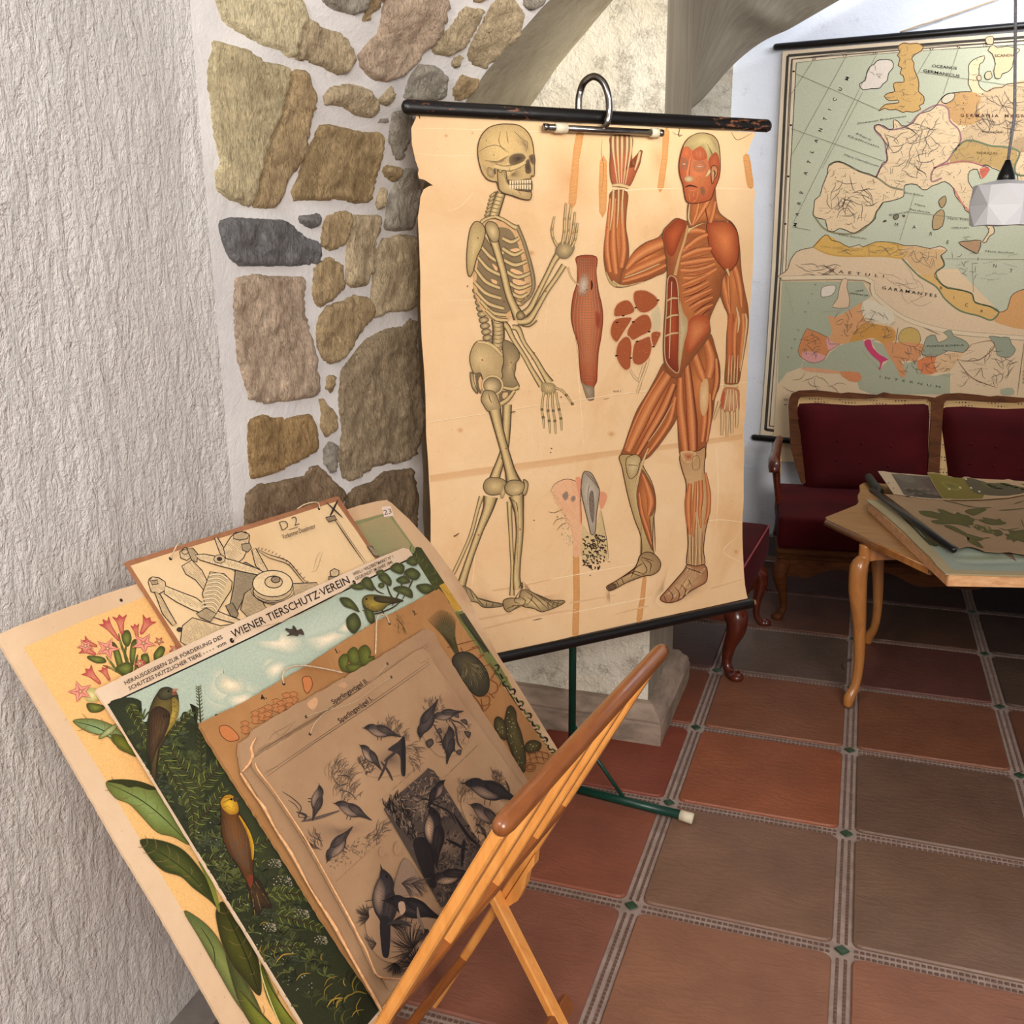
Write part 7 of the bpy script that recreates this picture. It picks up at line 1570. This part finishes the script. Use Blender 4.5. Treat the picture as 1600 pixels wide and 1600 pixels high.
BRI = '882,256 920,262 965,258 1000,278 985,305 950,325 932,350 945,375 945,410 968,465 975,510 972,545 1004,575 1002,615 975,630 985,650 940,668 900,662 880,670 840,652 800,655 770,645 735,662 770,625 800,618 850,612 850,595 800,600 768,572 800,552 830,545 822,500 850,490 885,488 880,450 862,440 872,405 850,390 862,350 845,330 862,310 850,280'
EUR = '710,748 735,742 770,752 800,772 825,760 822,715 850,722 870,745 905,750 945,725 975,680 1040,660 1080,625 1108,585 1140,560 1180,552 1262,545 1290,545 1268,500 1272,440 1270,390 1300,355 1365,332 1355,370 1335,385 1332,450 1330,500 1350,530 1380,545 1420,525 1470,520 1500,500 1560,495 1600,490 1800,480 1800,1100 1600,1200 1560,1040 1500,1040 1440,1010 1410,1000 1385,985 1345,985 1395,1008 1360,1050 1340,1062 1322,1008 1275,1020 1268,1080 1300,1130 1320,1175 1380,1260 1450,1320 1440,1340 1400,1320 1422,1360 1420,1390 1395,1405 1375,1440 1352,1440 1388,1385 1380,1350 1300,1285 1250,1250 1240,1225 1190,1165 1180,1120 1130,1080 1090,1095 1050,1108 1020,1130 990,1125 958,1098 895,1100 885,1130 882,1170 830,1190 790,1200 760,1205 740,1240 720,1262 715,1300 690,1325 650,1350 590,1388 540,1370 500,1360 470,1378 432,1370 418,1310 380,1300 345,1282 350,1240 355,1190 385,1165 400,1110 428,1040 440,980 500,962 560,985 620,1020 680,1035 720,1055 745,1000 760,970 785,955 780,900 790,870 765,835 745,800 712,772'
I.fill(IRE, (222, 206, 188), 1, 2); I.outline(IRE, 1.3, BK, sub=2)
I.fill(BRI, (206, 164, 100), 1, 2); I.outline(BRI, 1.5, (150, 106, 56), sub=2); I.outline(BRI, .8, BK, sub=2)
I.fill(EUR, BF, 1, 2)
I.fill('1140,560 1262,545 1345,570 1330,640 1345,700 1300,740 1210,745 1160,700 1150,650 1110,590', (196, 152, 98), 1, 2)
I.fill('1345,560 1500,500 1800,480 1800,900 1640,900 1560,900 1480,870 1400,860 1330,840 1260,830 1210,850 1220,780 1300,740 1345,700', (202, 172, 132), 1, 2); I.fill('1530,870 1560,820 1640,820 1640,900 1540,900', (180, 150, 112), 1, 2)
I.fill('1280,830 1330,838 1400,862 1480,870 1560,905 1550,1000 1520,1035 1440,1005 1385,985 1240,968 1160,975 1170,920 1210,870', (186, 152, 96), 1, 2)
I.outline(EUR, 1.2, BK, sub=2)
I.line('720,1055 745,1000 785,955 780,900 765,835 712,772 735,742 800,772 905,750 975,680 1080,625 1145,645 1160,720 1210,770 1222,840 1175,910 1140,960 1060,1010 1050,1080 1110,1060', 2.6, (142, 84, 96), .85, taper=False); I.line('440,985 500,962 620,1020 720,1055 800,1110 880,1130', 3, (104, 96, 62), .8, taper=False); I.line('350,1285 432,1375 590,1390 690,1325 722,1262 760,1207', 2.6, (112, 104, 66), .8, taper=False)
I.line('1175,910 1260,835 1400,868 1480,875 1572,905 1545,990 1560,1040 1640,1045', 3, (84, 104, 72), .9, taper=False); I.line('1060,1000 1160,972 1260,960 1390,1000', 2.2, (170, 84, 96), .9, taper=False); I.line('1180,1120 1250,1235 1380,1345', 3, (200, 104, 84), .8, taper=False); I.fill('1335,1005 1395,1005 1355,1065', (206, 104, 84), 1, 2)
def squiggle(poly, n, seed, L=60, w=.8, col=(66, 50, 40), a=.8):
    P_ = [tuple(q) for q in I.pts(poly)]; r6 = random.Random(seed); xs = [q[0] for q in P_]; ys = [q[1] for q in P_]; c = 0; I.up(); k = 0
    while c < n and k < n * 30:
        k += 1; x, y = r6.uniform(min(xs), max(xs)), r6.uniform(min(ys), max(ys)); an = r6.uniform(0, 6.3); pp = [(x, y)]
        for j in range(5): an += r6.uniform(-.55, .55); x += math.cos(an) * L * .2 * I.org[2]; y += math.sin(an) * L * .2 * I.org[2]; pp.append((x, y))
        if all(inside(q, P_) for q in pp): c += 1; I.line([Vector(q) for q in pp], w, col, a, sub=2)
def names(poly, n, seed, col=BK, h=1.5, lo=3, hi=9):
    P_ = [tuple(q) for q in I.pts(poly)]; r6 = random.Random(seed); xs = [q[0] for q in P_]; ys = [q[1] for q in P_]; c = 0; I.up(); k = 0
    while c < n and k < n * 30:
        k += 1; x, y = r6.uniform(min(xs), max(xs)), r6.uniform(min(ys), max(ys)); an = r6.uniform(-.5, .3); m = r6.randint(lo, hi); sp = 2.6
        if inside((x, y), P_) and inside((x + sp * m * math.cos(an), y + sp * m * math.sin(an)), P_):
            c += 1
            for j in range(m): q = Vector((x + sp * j * math.cos(an), y + sp * j * math.sin(an))); I.line([q, q + Vector((.5, -h)), q + Vector((1.2, -.2))], .7, col, .9, sub=1)
squiggle(EUR, 170, 31, 46, .8); squiggle(BRI, 16, 32, 34); squiggle(IRE, 5, 33, 40); names(EUR, 190, 34); I.dots(EUR, 260, .5, 1.0, (60, 44, 34), seed=61); names(BRI, 14, 35, lo=2, hi=5)
squiggle('760,760 1140,650 1150,900 1000,1090 780,1000', 34, 36, 110, 1.2); squiggle('440,1000 700,1080 760,1190 600,1360 420,1290', 26, 37, 110, 1.2); squiggle('1340,560 1600,520 1640,860 1400,850 1230,800', 22, 38, 120, 1.4)
AFR1 = '195,1600 210,1550 245,1500 300,1480 345,1470 400,1410 430,1398 455,1430 500,1440 560,1472 620,1455 640,1470 720,1440 800,1442 850,1450 890,1462 960,1462 1040,1480 1100,1465 1142,1490 1105,1520 1110,1540 1125,1580 1075,1620 1070,1650 1120,1700 1150,1718 1230,1728 1290,1750 1310,1800 1400,1825 1450,1858 1500,1840 1520,1770 1560,1735 1640,1715 1800,1700 1800,2020 1600,2018 1200,1988 1000,1943 850,1878 700,1750 650,1663 160,1663 175,1620'
I.fill(AFR1, (222, 192, 154), 1, 2)
I.fill('345,1470 400,1410 430,1398 500,1440 560,1472 640,1470 720,1440 800,1442 890,1462 905,1500 870,1535 760,1525 640,1520 540,1525 430,1510', (214, 168, 88), 1, 2); I.fill('890,1462 1040,1480 1142,1490 1105,1520 1125,1580 1075,1620 1030,1645 950,1610 905,1550 870,1535', (212, 172, 122), 1, 2)
I.fill('960,1630 1030,1640 1075,1625 1120,1700 1230,1728 1290,1750 1310,1800 1400,1825 1450,1858 1400,1900 1330,1880 1220,1850 1130,1780 1080,1710 1000,1660', (216, 172, 104), 1, 2); I.fill('1410,1905 1450,1858 1500,1840 1520,1770 1560,1735 1640,1715 1800,1700 1800,1950 1600,1960 1500,1940', (214, 158, 100), 1, 2)
I.outline(AFR1, 1.0, BK, sub=2)
I.line('870,1535 960,1630 1000,1660 1080,1710 1130,1780 1220,1850 1330,1880 1405,1905 1450,1858 1400,1825 1310,1800 1290,1750 1230,1728 1120,1700 1075,1625 1125,1580 1105,1520', 2.6, (92, 112, 74), .9, taper=False); I.line('345,1470 430,1510 540,1525 760,1525 870,1535 905,1500', 2.6, (200, 150, 60), .9, taper=False)
squiggle('345,1470 560,1475 800,1445 1100,1490 1070,1620 870,1530 560,1525', 40, 41, 60); names('360,1460 1080,1480 1060,1610 880,1525 400,1500', 22, 42, lo=2, hi=6); squiggle('210,1560 560,1560 500,1650 220,1640', 10, 43, 120, 1.2); squiggle('700,1600 900,1560 1100,1800 1400,1960 1100,1940 850,1800', 10, 44, 160, .8, (150, 120, 96))
for p, c in (('1095,1190 1130,1165 1136,1205 1112,1238 1095,1215', (170, 142, 100)), ('1062,1285 1105,1248 1126,1268 1115,1345 1070,1368 1055,1350', (180, 150, 106)), ('1210,1442 1270,1435 1345,1432 1325,1505 1300,1500 1250,1475', (176, 140, 104)), ('820,1290 845,1275 855,1290 835,1308', (130, 120, 92)), ('760,1320 775,1310 780,1318', (130, 120, 92)), ('875,1280 892,1282 885,1292', (130, 120, 92)), ('1415,265 1440,285 1500,275 1560,290 1575,300 1540,340 1530,400 1500,430 1470,440 1460,465 1430,465 1420,420 1430,380 1410,320 1385,300', (214, 184, 142)), ('1370,230 1400,215 1418,225 1415,262 1380,262', (206, 180, 142)), ('1375,430 1400,425 1410,460 1380,475 1365,455', (206, 180, 142)), ('1318,455 1340,448 1345,475 1325,478', (206, 180, 142)), ('1110,590 1140,562 1185,556 1180,590 1140,615 1115,610', (206, 192, 164))):
    I.fill(p, c, 1, 2); I.outline(p, 1.1, BK, sub=2)
for p in ('340,370 215,560', '540,340 220,920', '720,330 225,1330', '245,440 740,655', '215,765 780,965', '1050,300 950,470', '1210,290 1120,560', '980,430 1600,520', '640,550 400,1000', '220,1350 330,1370', '1600,530 1640,1250', '900,1260 1500,1330', '1130,1540 1640,1545', '950,1150 860,1430', '1290,1560 1300,1740'): I.line(p, .7, (96, 100, 78), .8, sub=1, taper=False)
LT = (34, 30, 26)
I.text('OCEANUS', (1052, 400), (1200, 415), 4.4, LT, bold=.01); I.text('GERMANICUS', (1000, 428), (1216, 462), 4.4, LT, bold=.01)
for ch, (x, y) in zip('MUCITNALTA', ((557, 472), (516, 535), (483, 597), (453, 657), (425, 712), (398, 778), (373, 842), (348, 907), (330, 968), (310, 1035))): I.text(ch, (x - 6, y + 14), (x + 6, y - 14), 5.6, LT, bold=.01, fit=False)
for ch, (x, y) in zip('ERAM', ((285, 1148), (272, 1212), (260, 1278), (248, 1340))): I.text(ch, (x - 4, y + 14), (x + 4, y - 14), 5.4, LT, bold=.01, fit=False)
I.text('G E R M A N I A    M A G N A', (1222, 696), (1640, 700), 5, (88, 48, 34), bold=.01); I.text('BOIOHAEMUM', (1350, 790), (1475, 795), 3.4, LT); I.text('SCANDIA', (1425, 340), (1548, 336), 4, LT, bold=.01); I.text('NORICUM', (1320, 915), (1440, 920), 3.4, LT)
for t, a, b in (('Mare', (602, 800), (690, 838)), ('Gallicum', (550, 812), (735, 880)), ('Mare Cantabricum', (530, 925), (735, 995)), ('Oceanus Britannicus', (610, 740), (900, 695)), ('Sinus Gallicus', (890, 1150), (1000, 1170)), ('Mare', (950, 1220), (1012, 1232)), ('Sardoum', (920, 1250), (1040, 1270)), ('Mare Tuscum', (1145, 1305), (1305, 1315)), ('Mare Ibericum', (500, 1400), (660, 1425)), ('Mare Siculum', (1370, 1500), (1540, 1510)), ('Baleares', (800, 1285), (910, 1265)), ('inferum', (1170, 1360), (1270, 1360))): I.text(t, a, b, 2.9, (60, 60, 48))
for ch, x, y in (('M', 840, 1345), ('A', 945, 1360), ('R', 1045, 1400), ('E', 1145, 1450), ('I', 1325, 1550), ('N', 1425, 1590), ('T', 1522, 1620)): I.text(ch, (x - 12, y), (x + 12, y + 3), 5.5, (60, 60, 48), fit=False)
I.org = M2_
I.text('G  A  E  T  U  L  I', (440, 170), (765, 205), 4.4, LT); I.text('G A R A M A N T E S', (755, 272), (1080, 322), 4.6, LT, bold=.01)
for ch, x, y in (('R', 1105, 268), ('I', 1180, 325), ('C', 1255, 368), ('A', 1345, 404)): I.text(ch, (x - 10, y + 6), (x + 12, y + 10), 5, LT, fit=False)
squiggle('1150,-60 1340,-50 1330,220 1150,200', 14, 45, 40, .8, (60, 60, 48)); names('1160,60 1640,40 1500,260 1200,220', 10, 46, (60, 60, 48)); names('700,-100 1200,-120 1100,60 800,-20', 0, 47)
# inset map
IN = '150,226 642,226 690,310 850,440 1000,502 1200,548 1590,580 1900,600 1900,1300 100,1300 120,1000'
I.fill(IN, (222, 194, 156), 1, 1); I.ribbon('158,208 650,208 705,305 850,425 1000,488 1200,532 1590,564 1900,584', 7, [(-1, BK), (-.8, (224, 200, 164)), (.8, (224, 200, 164)), (1, BK)], 3); 
I.fill('160,228 640,228 690,318 640,350 560,398 480,440 432,432 440,460 460,520 450,550 430,565 330,515 300,520 255,640 285,700 270,740 190,770 135,838 140,600', (172, 172, 144), 1, 1)
I.fill('285,700 350,712 420,690 445,650 500,610 560,590 640,570 655,600 700,670 745,712 735,750 790,700 720,640 690,580 760,600 820,680 850,740 880,800 900,770 870,720 960,700 1000,780 1070,790 1160,770 1160,900 700,900 620,870 600,800 500,760 330,740 275,742', (172, 172, 144), 1, 1)
I.fill('990,650 1000,620 1020,560 1070,545 1090,590 1150,560 1120,530 1165,518 1180,550 1230,570 1272,605 1240,650 1150,640 1080,672 1010,668', (152, 156, 132), 1, 2); I.fill('1390,552 1460,560 1510,560 1525,600 1550,635 1510,680 1440,665 1430,610', (152, 156, 132), 1, 2); I.fill('1460,870 1530,860 1540,900 1470,905', (172, 172, 144), 1, 2)
I.fill('255,640 300,520 330,515 435,562 440,600 505,600 440,640 410,690 350,712 290,690', (210, 136, 84), 1, 2); I.fill('280,650 340,645 420,670 405,695 350,712 290,695', (222, 156, 146), 1, 2); I.fill('430,560 500,590 470,625 440,640 425,600', (224, 160, 150), 1, 2)
I.fill('432,432 480,440 560,398 640,350 660,380 640,440 700,480 820,500 830,560 740,570 640,560 560,590 500,600 440,570 460,520', (218, 158, 106), 1, 2); I.fill('640,480 760,490 830,520 830,580 760,600 700,560 560,590', (206, 148, 74), 1, 2)
I.fill('640,350 700,340 800,400 830,440 800,480 700,460 640,430', (222, 206, 176), 1, 2); I.fill('850,570 870,520 920,500 970,520 985,580 950,615 880,600', (200, 166, 94), 1, 2)
I.fill('760,600 840,590 1000,600 990,650 960,700 870,700 900,770 870,800 830,720', (212, 146, 96), 1, 2); I.fill('960,700 1080,670 1090,760 1000,780', (218, 130, 80), 1, 2); I.fill('1080,670 1240,650 1200,700 1160,760 1080,760', (220, 180, 134), 1, 2)
I.fill('648,585 685,572 700,620 745,665 792,692 760,706 745,750 733,748 745,712 700,672 665,630', (204, 66, 104), 1, 2); I.fill('270,742 330,740 500,760 500,775 330,765', (220, 160, 120), 1, 2); I.fill('500,765 620,770 625,820 560,820', (214, 138, 90), 1, 2)
I.fill('395,270 420,255 470,250 480,270 455,310 400,320 392,300', (224, 208, 186), 1, 2); I.fill('520,215 550,215 545,260 560,320 560,360 545,385 460,380 490,330 500,270', (222, 188, 150), 1, 2)
for p in ('395,270 420,255 470,250 480,270 455,310 400,320 392,300', '520,215 550,215 545,260 560,320 560,360 545,385 460,380 490,330 500,270', '255,640 300,520 330,515 435,562 440,600 505,600 440,640 410,690 350,712 290,690', '850,570 870,520 920,500 970,520 985,580 950,615 880,600', '990,650 1000,620 1020,560 1070,545 1090,590 1150,560 1120,530 1165,518 1180,550 1230,570 1272,605 1240,650 1150,640 1080,672 1010,668', '1390,552 1460,560 1510,560 1525,600 1550,635 1510,680 1440,665 1430,610'): I.outline(p, .8, BK, .8, 2)
squiggle('440,430 640,360 830,440 830,590 560,590', 34, 51, 60, .8); squiggle('260,640 330,520 440,570 350,705', 16, 52, 40, .8); squiggle('760,600 1000,600 1240,650 1160,770 870,790', 46, 53, 50, .8); names('700,400 850,470 830,570 600,560 450,560', 26, 54, lo=2, hi=5); names('260,540 430,570 350,700 270,680', 12, 55, lo=2, hi=5); names('980,680 1300,620 1500,860 1200,860', 30, 56, lo=2, hi=6); squiggle('1200,700 1400,590 1580,700 1560,860 1200,880', 26, 57, 80, .9); squiggle('150,840 300,760 560,840 640,900 200,900', 10, 58, 100, .8)
for p in ('1290,600 1400,580 1420,620 1340,690 1260,700 1200,690', '1200,690 1290,800 1440,860', '1240,650 1290,600', '850,500 835,600', '1100,545 1000,500', '1600,590 1560,900'): I.line(p, 1.4, (120, 84, 60), .9)
I.text('MARE', (600, 290), (645, 285), 2.6, LT); I.text('GERMANICUM', (560, 300), (670, 318), 2.6, LT); I.text('PONTUS EUXINUS', (1022, 618), (1240, 612), 3, LT); I.text('I  N  T  E  R  N  U  M', (740, 800), (1100, 862), 3.4, (60, 60, 48))
for k in range(9): I.text('MARE ATLA'[8 - k], (360 - k * 20, 256 + k * 54), (366 - k * 20, 240 + k * 54), 2.8, LT, fit=False) if 'MARE ATLA'[8 - k] != ' ' else None
for p in ('180,240 230,420', '400,408 530,400', '640,640 740,745', '1600,600 1595,820'): I.line(p, .8, (90, 96, 74), .8, sub=1)
for k in range(4): I.fill([(1590, 755 + k * 22), (1640, 757 + k * 22), (1640, 771 + k * 22), (1590, 769 + k * 22)], [(190, 150, 110), (206, 160, 100), (170, 140, 110), (150, 160, 130)][k], 1, 1)
I.text('DAS', (170, 935), (196, 936), 3.2, LT); I.line('172,960 190,960', 1, LT)
# folds in the old canvas
I.k += 1; I.org = (0, 0, 1)
I.done('map_print')
# ------------------------------------------------------------------ charts lying on the table
ZQ = (1340, 700, .1625)
def flat_thing(name, label, z0, z1, px, mat, part='sheet', grp=None):
    pl = zplane(z1); q = [pl.at(x, y) for x, y in parse(px, ZQ)]; c = sum(q, Vector()) / len(q)
    root = thing(name, label, 'chart', Vector((c.x, c.y, z0)), 'charts piled on the table')
    mk(part, *extrude2d([(p.x, p.y) for p in q], lambda x, y, h: Vector((x, y, h)), z0, z1), mat, root)
    return root, pl
M_pad = plaster('frayed_board_edge', (214, 158, 110), (236, 186, 136), s1=30, fine=150, strength=.6, dist=.004, stretch=(1, 1, 3))
root, pl = flat_thing('chart_pack', 'thick frayed cardboard pack underneath the charts on the table', ZT + .0015, ZT + .034, '104,520 865,1216 880,1222 1250,1228 1700,1236 2600,1250 2600,540 1400,490', M_pad, 'board_pack')
P, PR = paper_pair('pale_border_paper', (164, 148, 112), (176, 160, 124), scale=6)
root, pl = flat_thing('landscape_chart', 'pale bordered landscape chart with a light blue sky, lowest sheet on the table', ZT + .035, ZT + .039, '80,500 110,498 190,494 500,480 2600,500 2600,1240 1600,1226 1200,1216 842,1206 760,1130 700,1050 600,960 440,800 260,640', P)
I = Ink(pl, PR, root, .0003); I.org = ZQ
I.fill('230,498 400,490 2600,520 2600,1200 1600,1190 1200,1180 915,1172 820,1070 740,980 640,880 480,720 340,590', (150, 160, 144), 1, 1)
I.fill('230,498 400,490 900,520 900,1000 780,940 700,930 600,800 480,700 340,590', (104, 92, 70), 1, 1); I.fill('360,600 470,680 640,860 780,940 690,935 560,800', (68, 69, 37), 1, 2)
for k in range(60): x = 380 + k * 6.6; y = 600 + k * 5.6; I.line([(x, y), (x + 40, y - 30 + (k % 5) * 8), (x + 70, y - 6)], 1.0, [(150, 124, 76), (62, 63, 34), (96, 99, 54)][k % 3], sub=1)
for y, c in ((1010, (168, 176, 156)), (1050, (140, 144, 109)), (1085, (170, 176, 158)), (1120, (136, 150, 138))): I.ribbon([(860 + (y - 1000), y), (1200, y + 10), (1700, y), (2500, y + 6)], [2, 7, 5, 6], [(-1, (150, 160, 144)), (0, c), (1, (150, 160, 144))])
I.fill('1375,1000 1480,1005 1530,1095', (116, 92, 74), 1, 1)
I.done('landscape_print')
P, PR = paper_pair('tan_chart_paper', (146, 116, 84), (158, 128, 94), scale=5)
root, pl = flat_thing('maple_chart', 'tan chart of green maple leaves with a black rod, on top of the table pile', ZT + .048, ZT + .050, '262,444 440,452 600,480 820,492 1000,502 1250,497 1450,480 1600,452 2600,430 2600,1120 1600,1022 1450,995 1350,1002 1220,990 1150,962 1100,946 1050,942 975,962 800,850 560,670', P)
A = zplane(ZT + .056).at(1340 + 132 * .1625, 700 + 400 * .1625); B = zplane(ZT + .056).at(1340 + 935 * .1625, 700 + 985 * .1625)
v, f = tube([A, A.lerp(B, .01), A.lerp(B, .99), B], [.006, .0105, .0105, .006], 14); mk('rod', v, f, M_rod2, root, True)
I = Ink(pl, PR, root, .0003); I.org = ZQ
G1, G2, GE = (94, 84, 32), (76, 77, 27), (54, 54, 26)
for p in ('585,608 700,610 800,632 765,588 830,600 930,640 960,618 1000,640 1080,655 1060,660 1130,690 1100,715 1120,735 1060,745 1090,768 1000,740 900,730 830,735 760,728 705,703 790,690 720,670 640,650', '1160,690 1215,690 1200,670 1270,680 1330,692 1370,684 1390,710 1430,720 1400,735 1330,740 1260,735 1200,712', '1410,830 1470,830 1450,795 1520,800 1590,790 1700,800 1700,900 1590,905 1540,885 1500,905 1480,880 1430,880 1440,850', '1100,740 1180,745 1250,780 1300,790 1360,790 1400,830 1340,850 1300,825 1240,815 1160,790', '1030,612 1080,590 1180,582 1240,590 1200,615 1120,650 1085,640', '830,748 890,748 960,775 1060,830 1200,868 1190,890 1150,900 1210,962 1150,945 1060,895 1080,870 980,820 880,775'):
    I.blob(p, G1, G2, sub=2, rings=3); I.outline(p, .9, GE, .9, 2)
for p in ('830,508 920,525 1060,560 1190,578', '1360,600 1480,594 1620,580', '1120,700 1000,690 860,670 660,618', '1130,690 1300,700 1420,715', '1130,740 1300,800 1390,820', '1180,578 1290,574', '1190,872 1280,862', '1210,960 1150,900', '1570,680 1600,760', '1360,770 1430,790 1560,770', '1500,540 1600,510'): I.line(p, 1.8, (86, 76, 40))
I.dots('1100,740 1260,740 1340,830 1200,830', 26, 1, 1.8, (104, 104, 50), seed=6, cols=[(104, 104, 50), (150, 128, 84)])
I.done('maple_print')
P, PR = paper_pair('faded_sheet', (178, 154, 122), (190, 166, 134), scale=6)
root, pl = flat_thing('forest_chart', 'brown forest scene chart with pale border, behind the maple chart on the table', ZT + .0515, ZT + .0535, '195,222 250,222 320,236 520,252 700,268 900,300 900,497 820,492 600,480 440,452 345,440 270,330', P)
I = Ink(pl, PR, root, .0003); I.org = ZQ
I.fill('322,248 520,262 690,274 880,310 880,490 820,488 600,476 445,450 380,340', (92, 80, 66), 1, 1)
for p, c in (('450,400 560,395 650,430 780,460 820,485 600,474', (66, 58, 46)), ('330,250 500,262 560,330 460,330', (104, 94, 78)), ('600,300 760,300 820,400 700,400', (84, 66, 58))): I.fill(p, c, 1, 2)
for k in range(26): x = 440 + (k * 37) % 380; y = 385 + (k * 23) % 90; I.line([(x, y), (x + 26, y + 6), (x + 46, y - 2)], 1.1, [(130, 108, 80), (54, 46, 38)][k % 2], sub=1)
for x, y in ((300, 335), (345, 385)): I.line([(x - 8, y), (x + 8, y + 3)], 1.4, (70, 58, 50))
I.done('forest_print')
P, PR = paper_pair('torn_yellow_sheet', (170, 140, 104), (184, 152, 114), scale=6)
root, pl = flat_thing('torn_chart', 'torn yellow-green nature sheet lying uppermost at the back of the table', ZT + .0545, ZT + .056, '670,236 720,234 762,240 830,262 900,274 935,286 1000,290 1025,276 1060,276 1100,290 1200,296 1300,301 1400,306 1450,298 1500,312 1600,320 2500,330 2500,420 1600,446 1450,474 1200,492 1000,496 822,489 760,400 715,320', P)
I = Ink(pl, PR, root, .0003); I.org = ZQ
I.fill('676,242 762,246 900,280 1020,292 1060,340 1240,400 1200,488 1000,492 826,486 764,398 720,320', (112, 98, 30), 1, 1)
I.fill('1025,290 1120,296 1250,335 1400,345 1600,380 1640,420 1450,460 1260,455 1120,430 1060,360', (80, 70, 46), 1, 2); I.blob('800,320 900,330 1000,380 960,410 860,390', (92, 84, 36), (126, 118, 44))
for k in range(20): x = 1180 + (k * 53) % 400; y = 330 + (k * 17) % 60; I.line([(x, y), (x + 40, y + 12), (x + 80, y + 8)], 2.4, [(98, 99, 41), (70, 66, 40)][k % 2], sub=1)
for x, y in ((880, 395), (985, 382), (1090, 385), (1040, 300), (1170, 420)): I.fill([(x - 14, y - 6), (x + 4, y - 10), (x + 16, y + 4), (x, y + 10)], (196, 180, 140), 1, 1)
I.done('nature_print')
pl2 = zplane(ZT + .0175); A = pl2.at(1357, 745); B = pl2.at(1374, 768)
rt = thing('rolled_chart', 'dark rolled chart end poking out behind the maple chart rod', 'chart', A, 'charts piled on the table')
v, f = tube([A, A.lerp(B, .02), A.lerp(B, .98), B], [.010, .016, .016, .010], 14); mk('roll', v, f, simple('dark_green_roll', (42, 43, 31), .6, nscale=20), rt, True)
mk('end_ring', *tube([A + (A - B).normalized() * .001, A + (B - A).normalized() * .003], .0125, 12), M_rod2, rt, True)
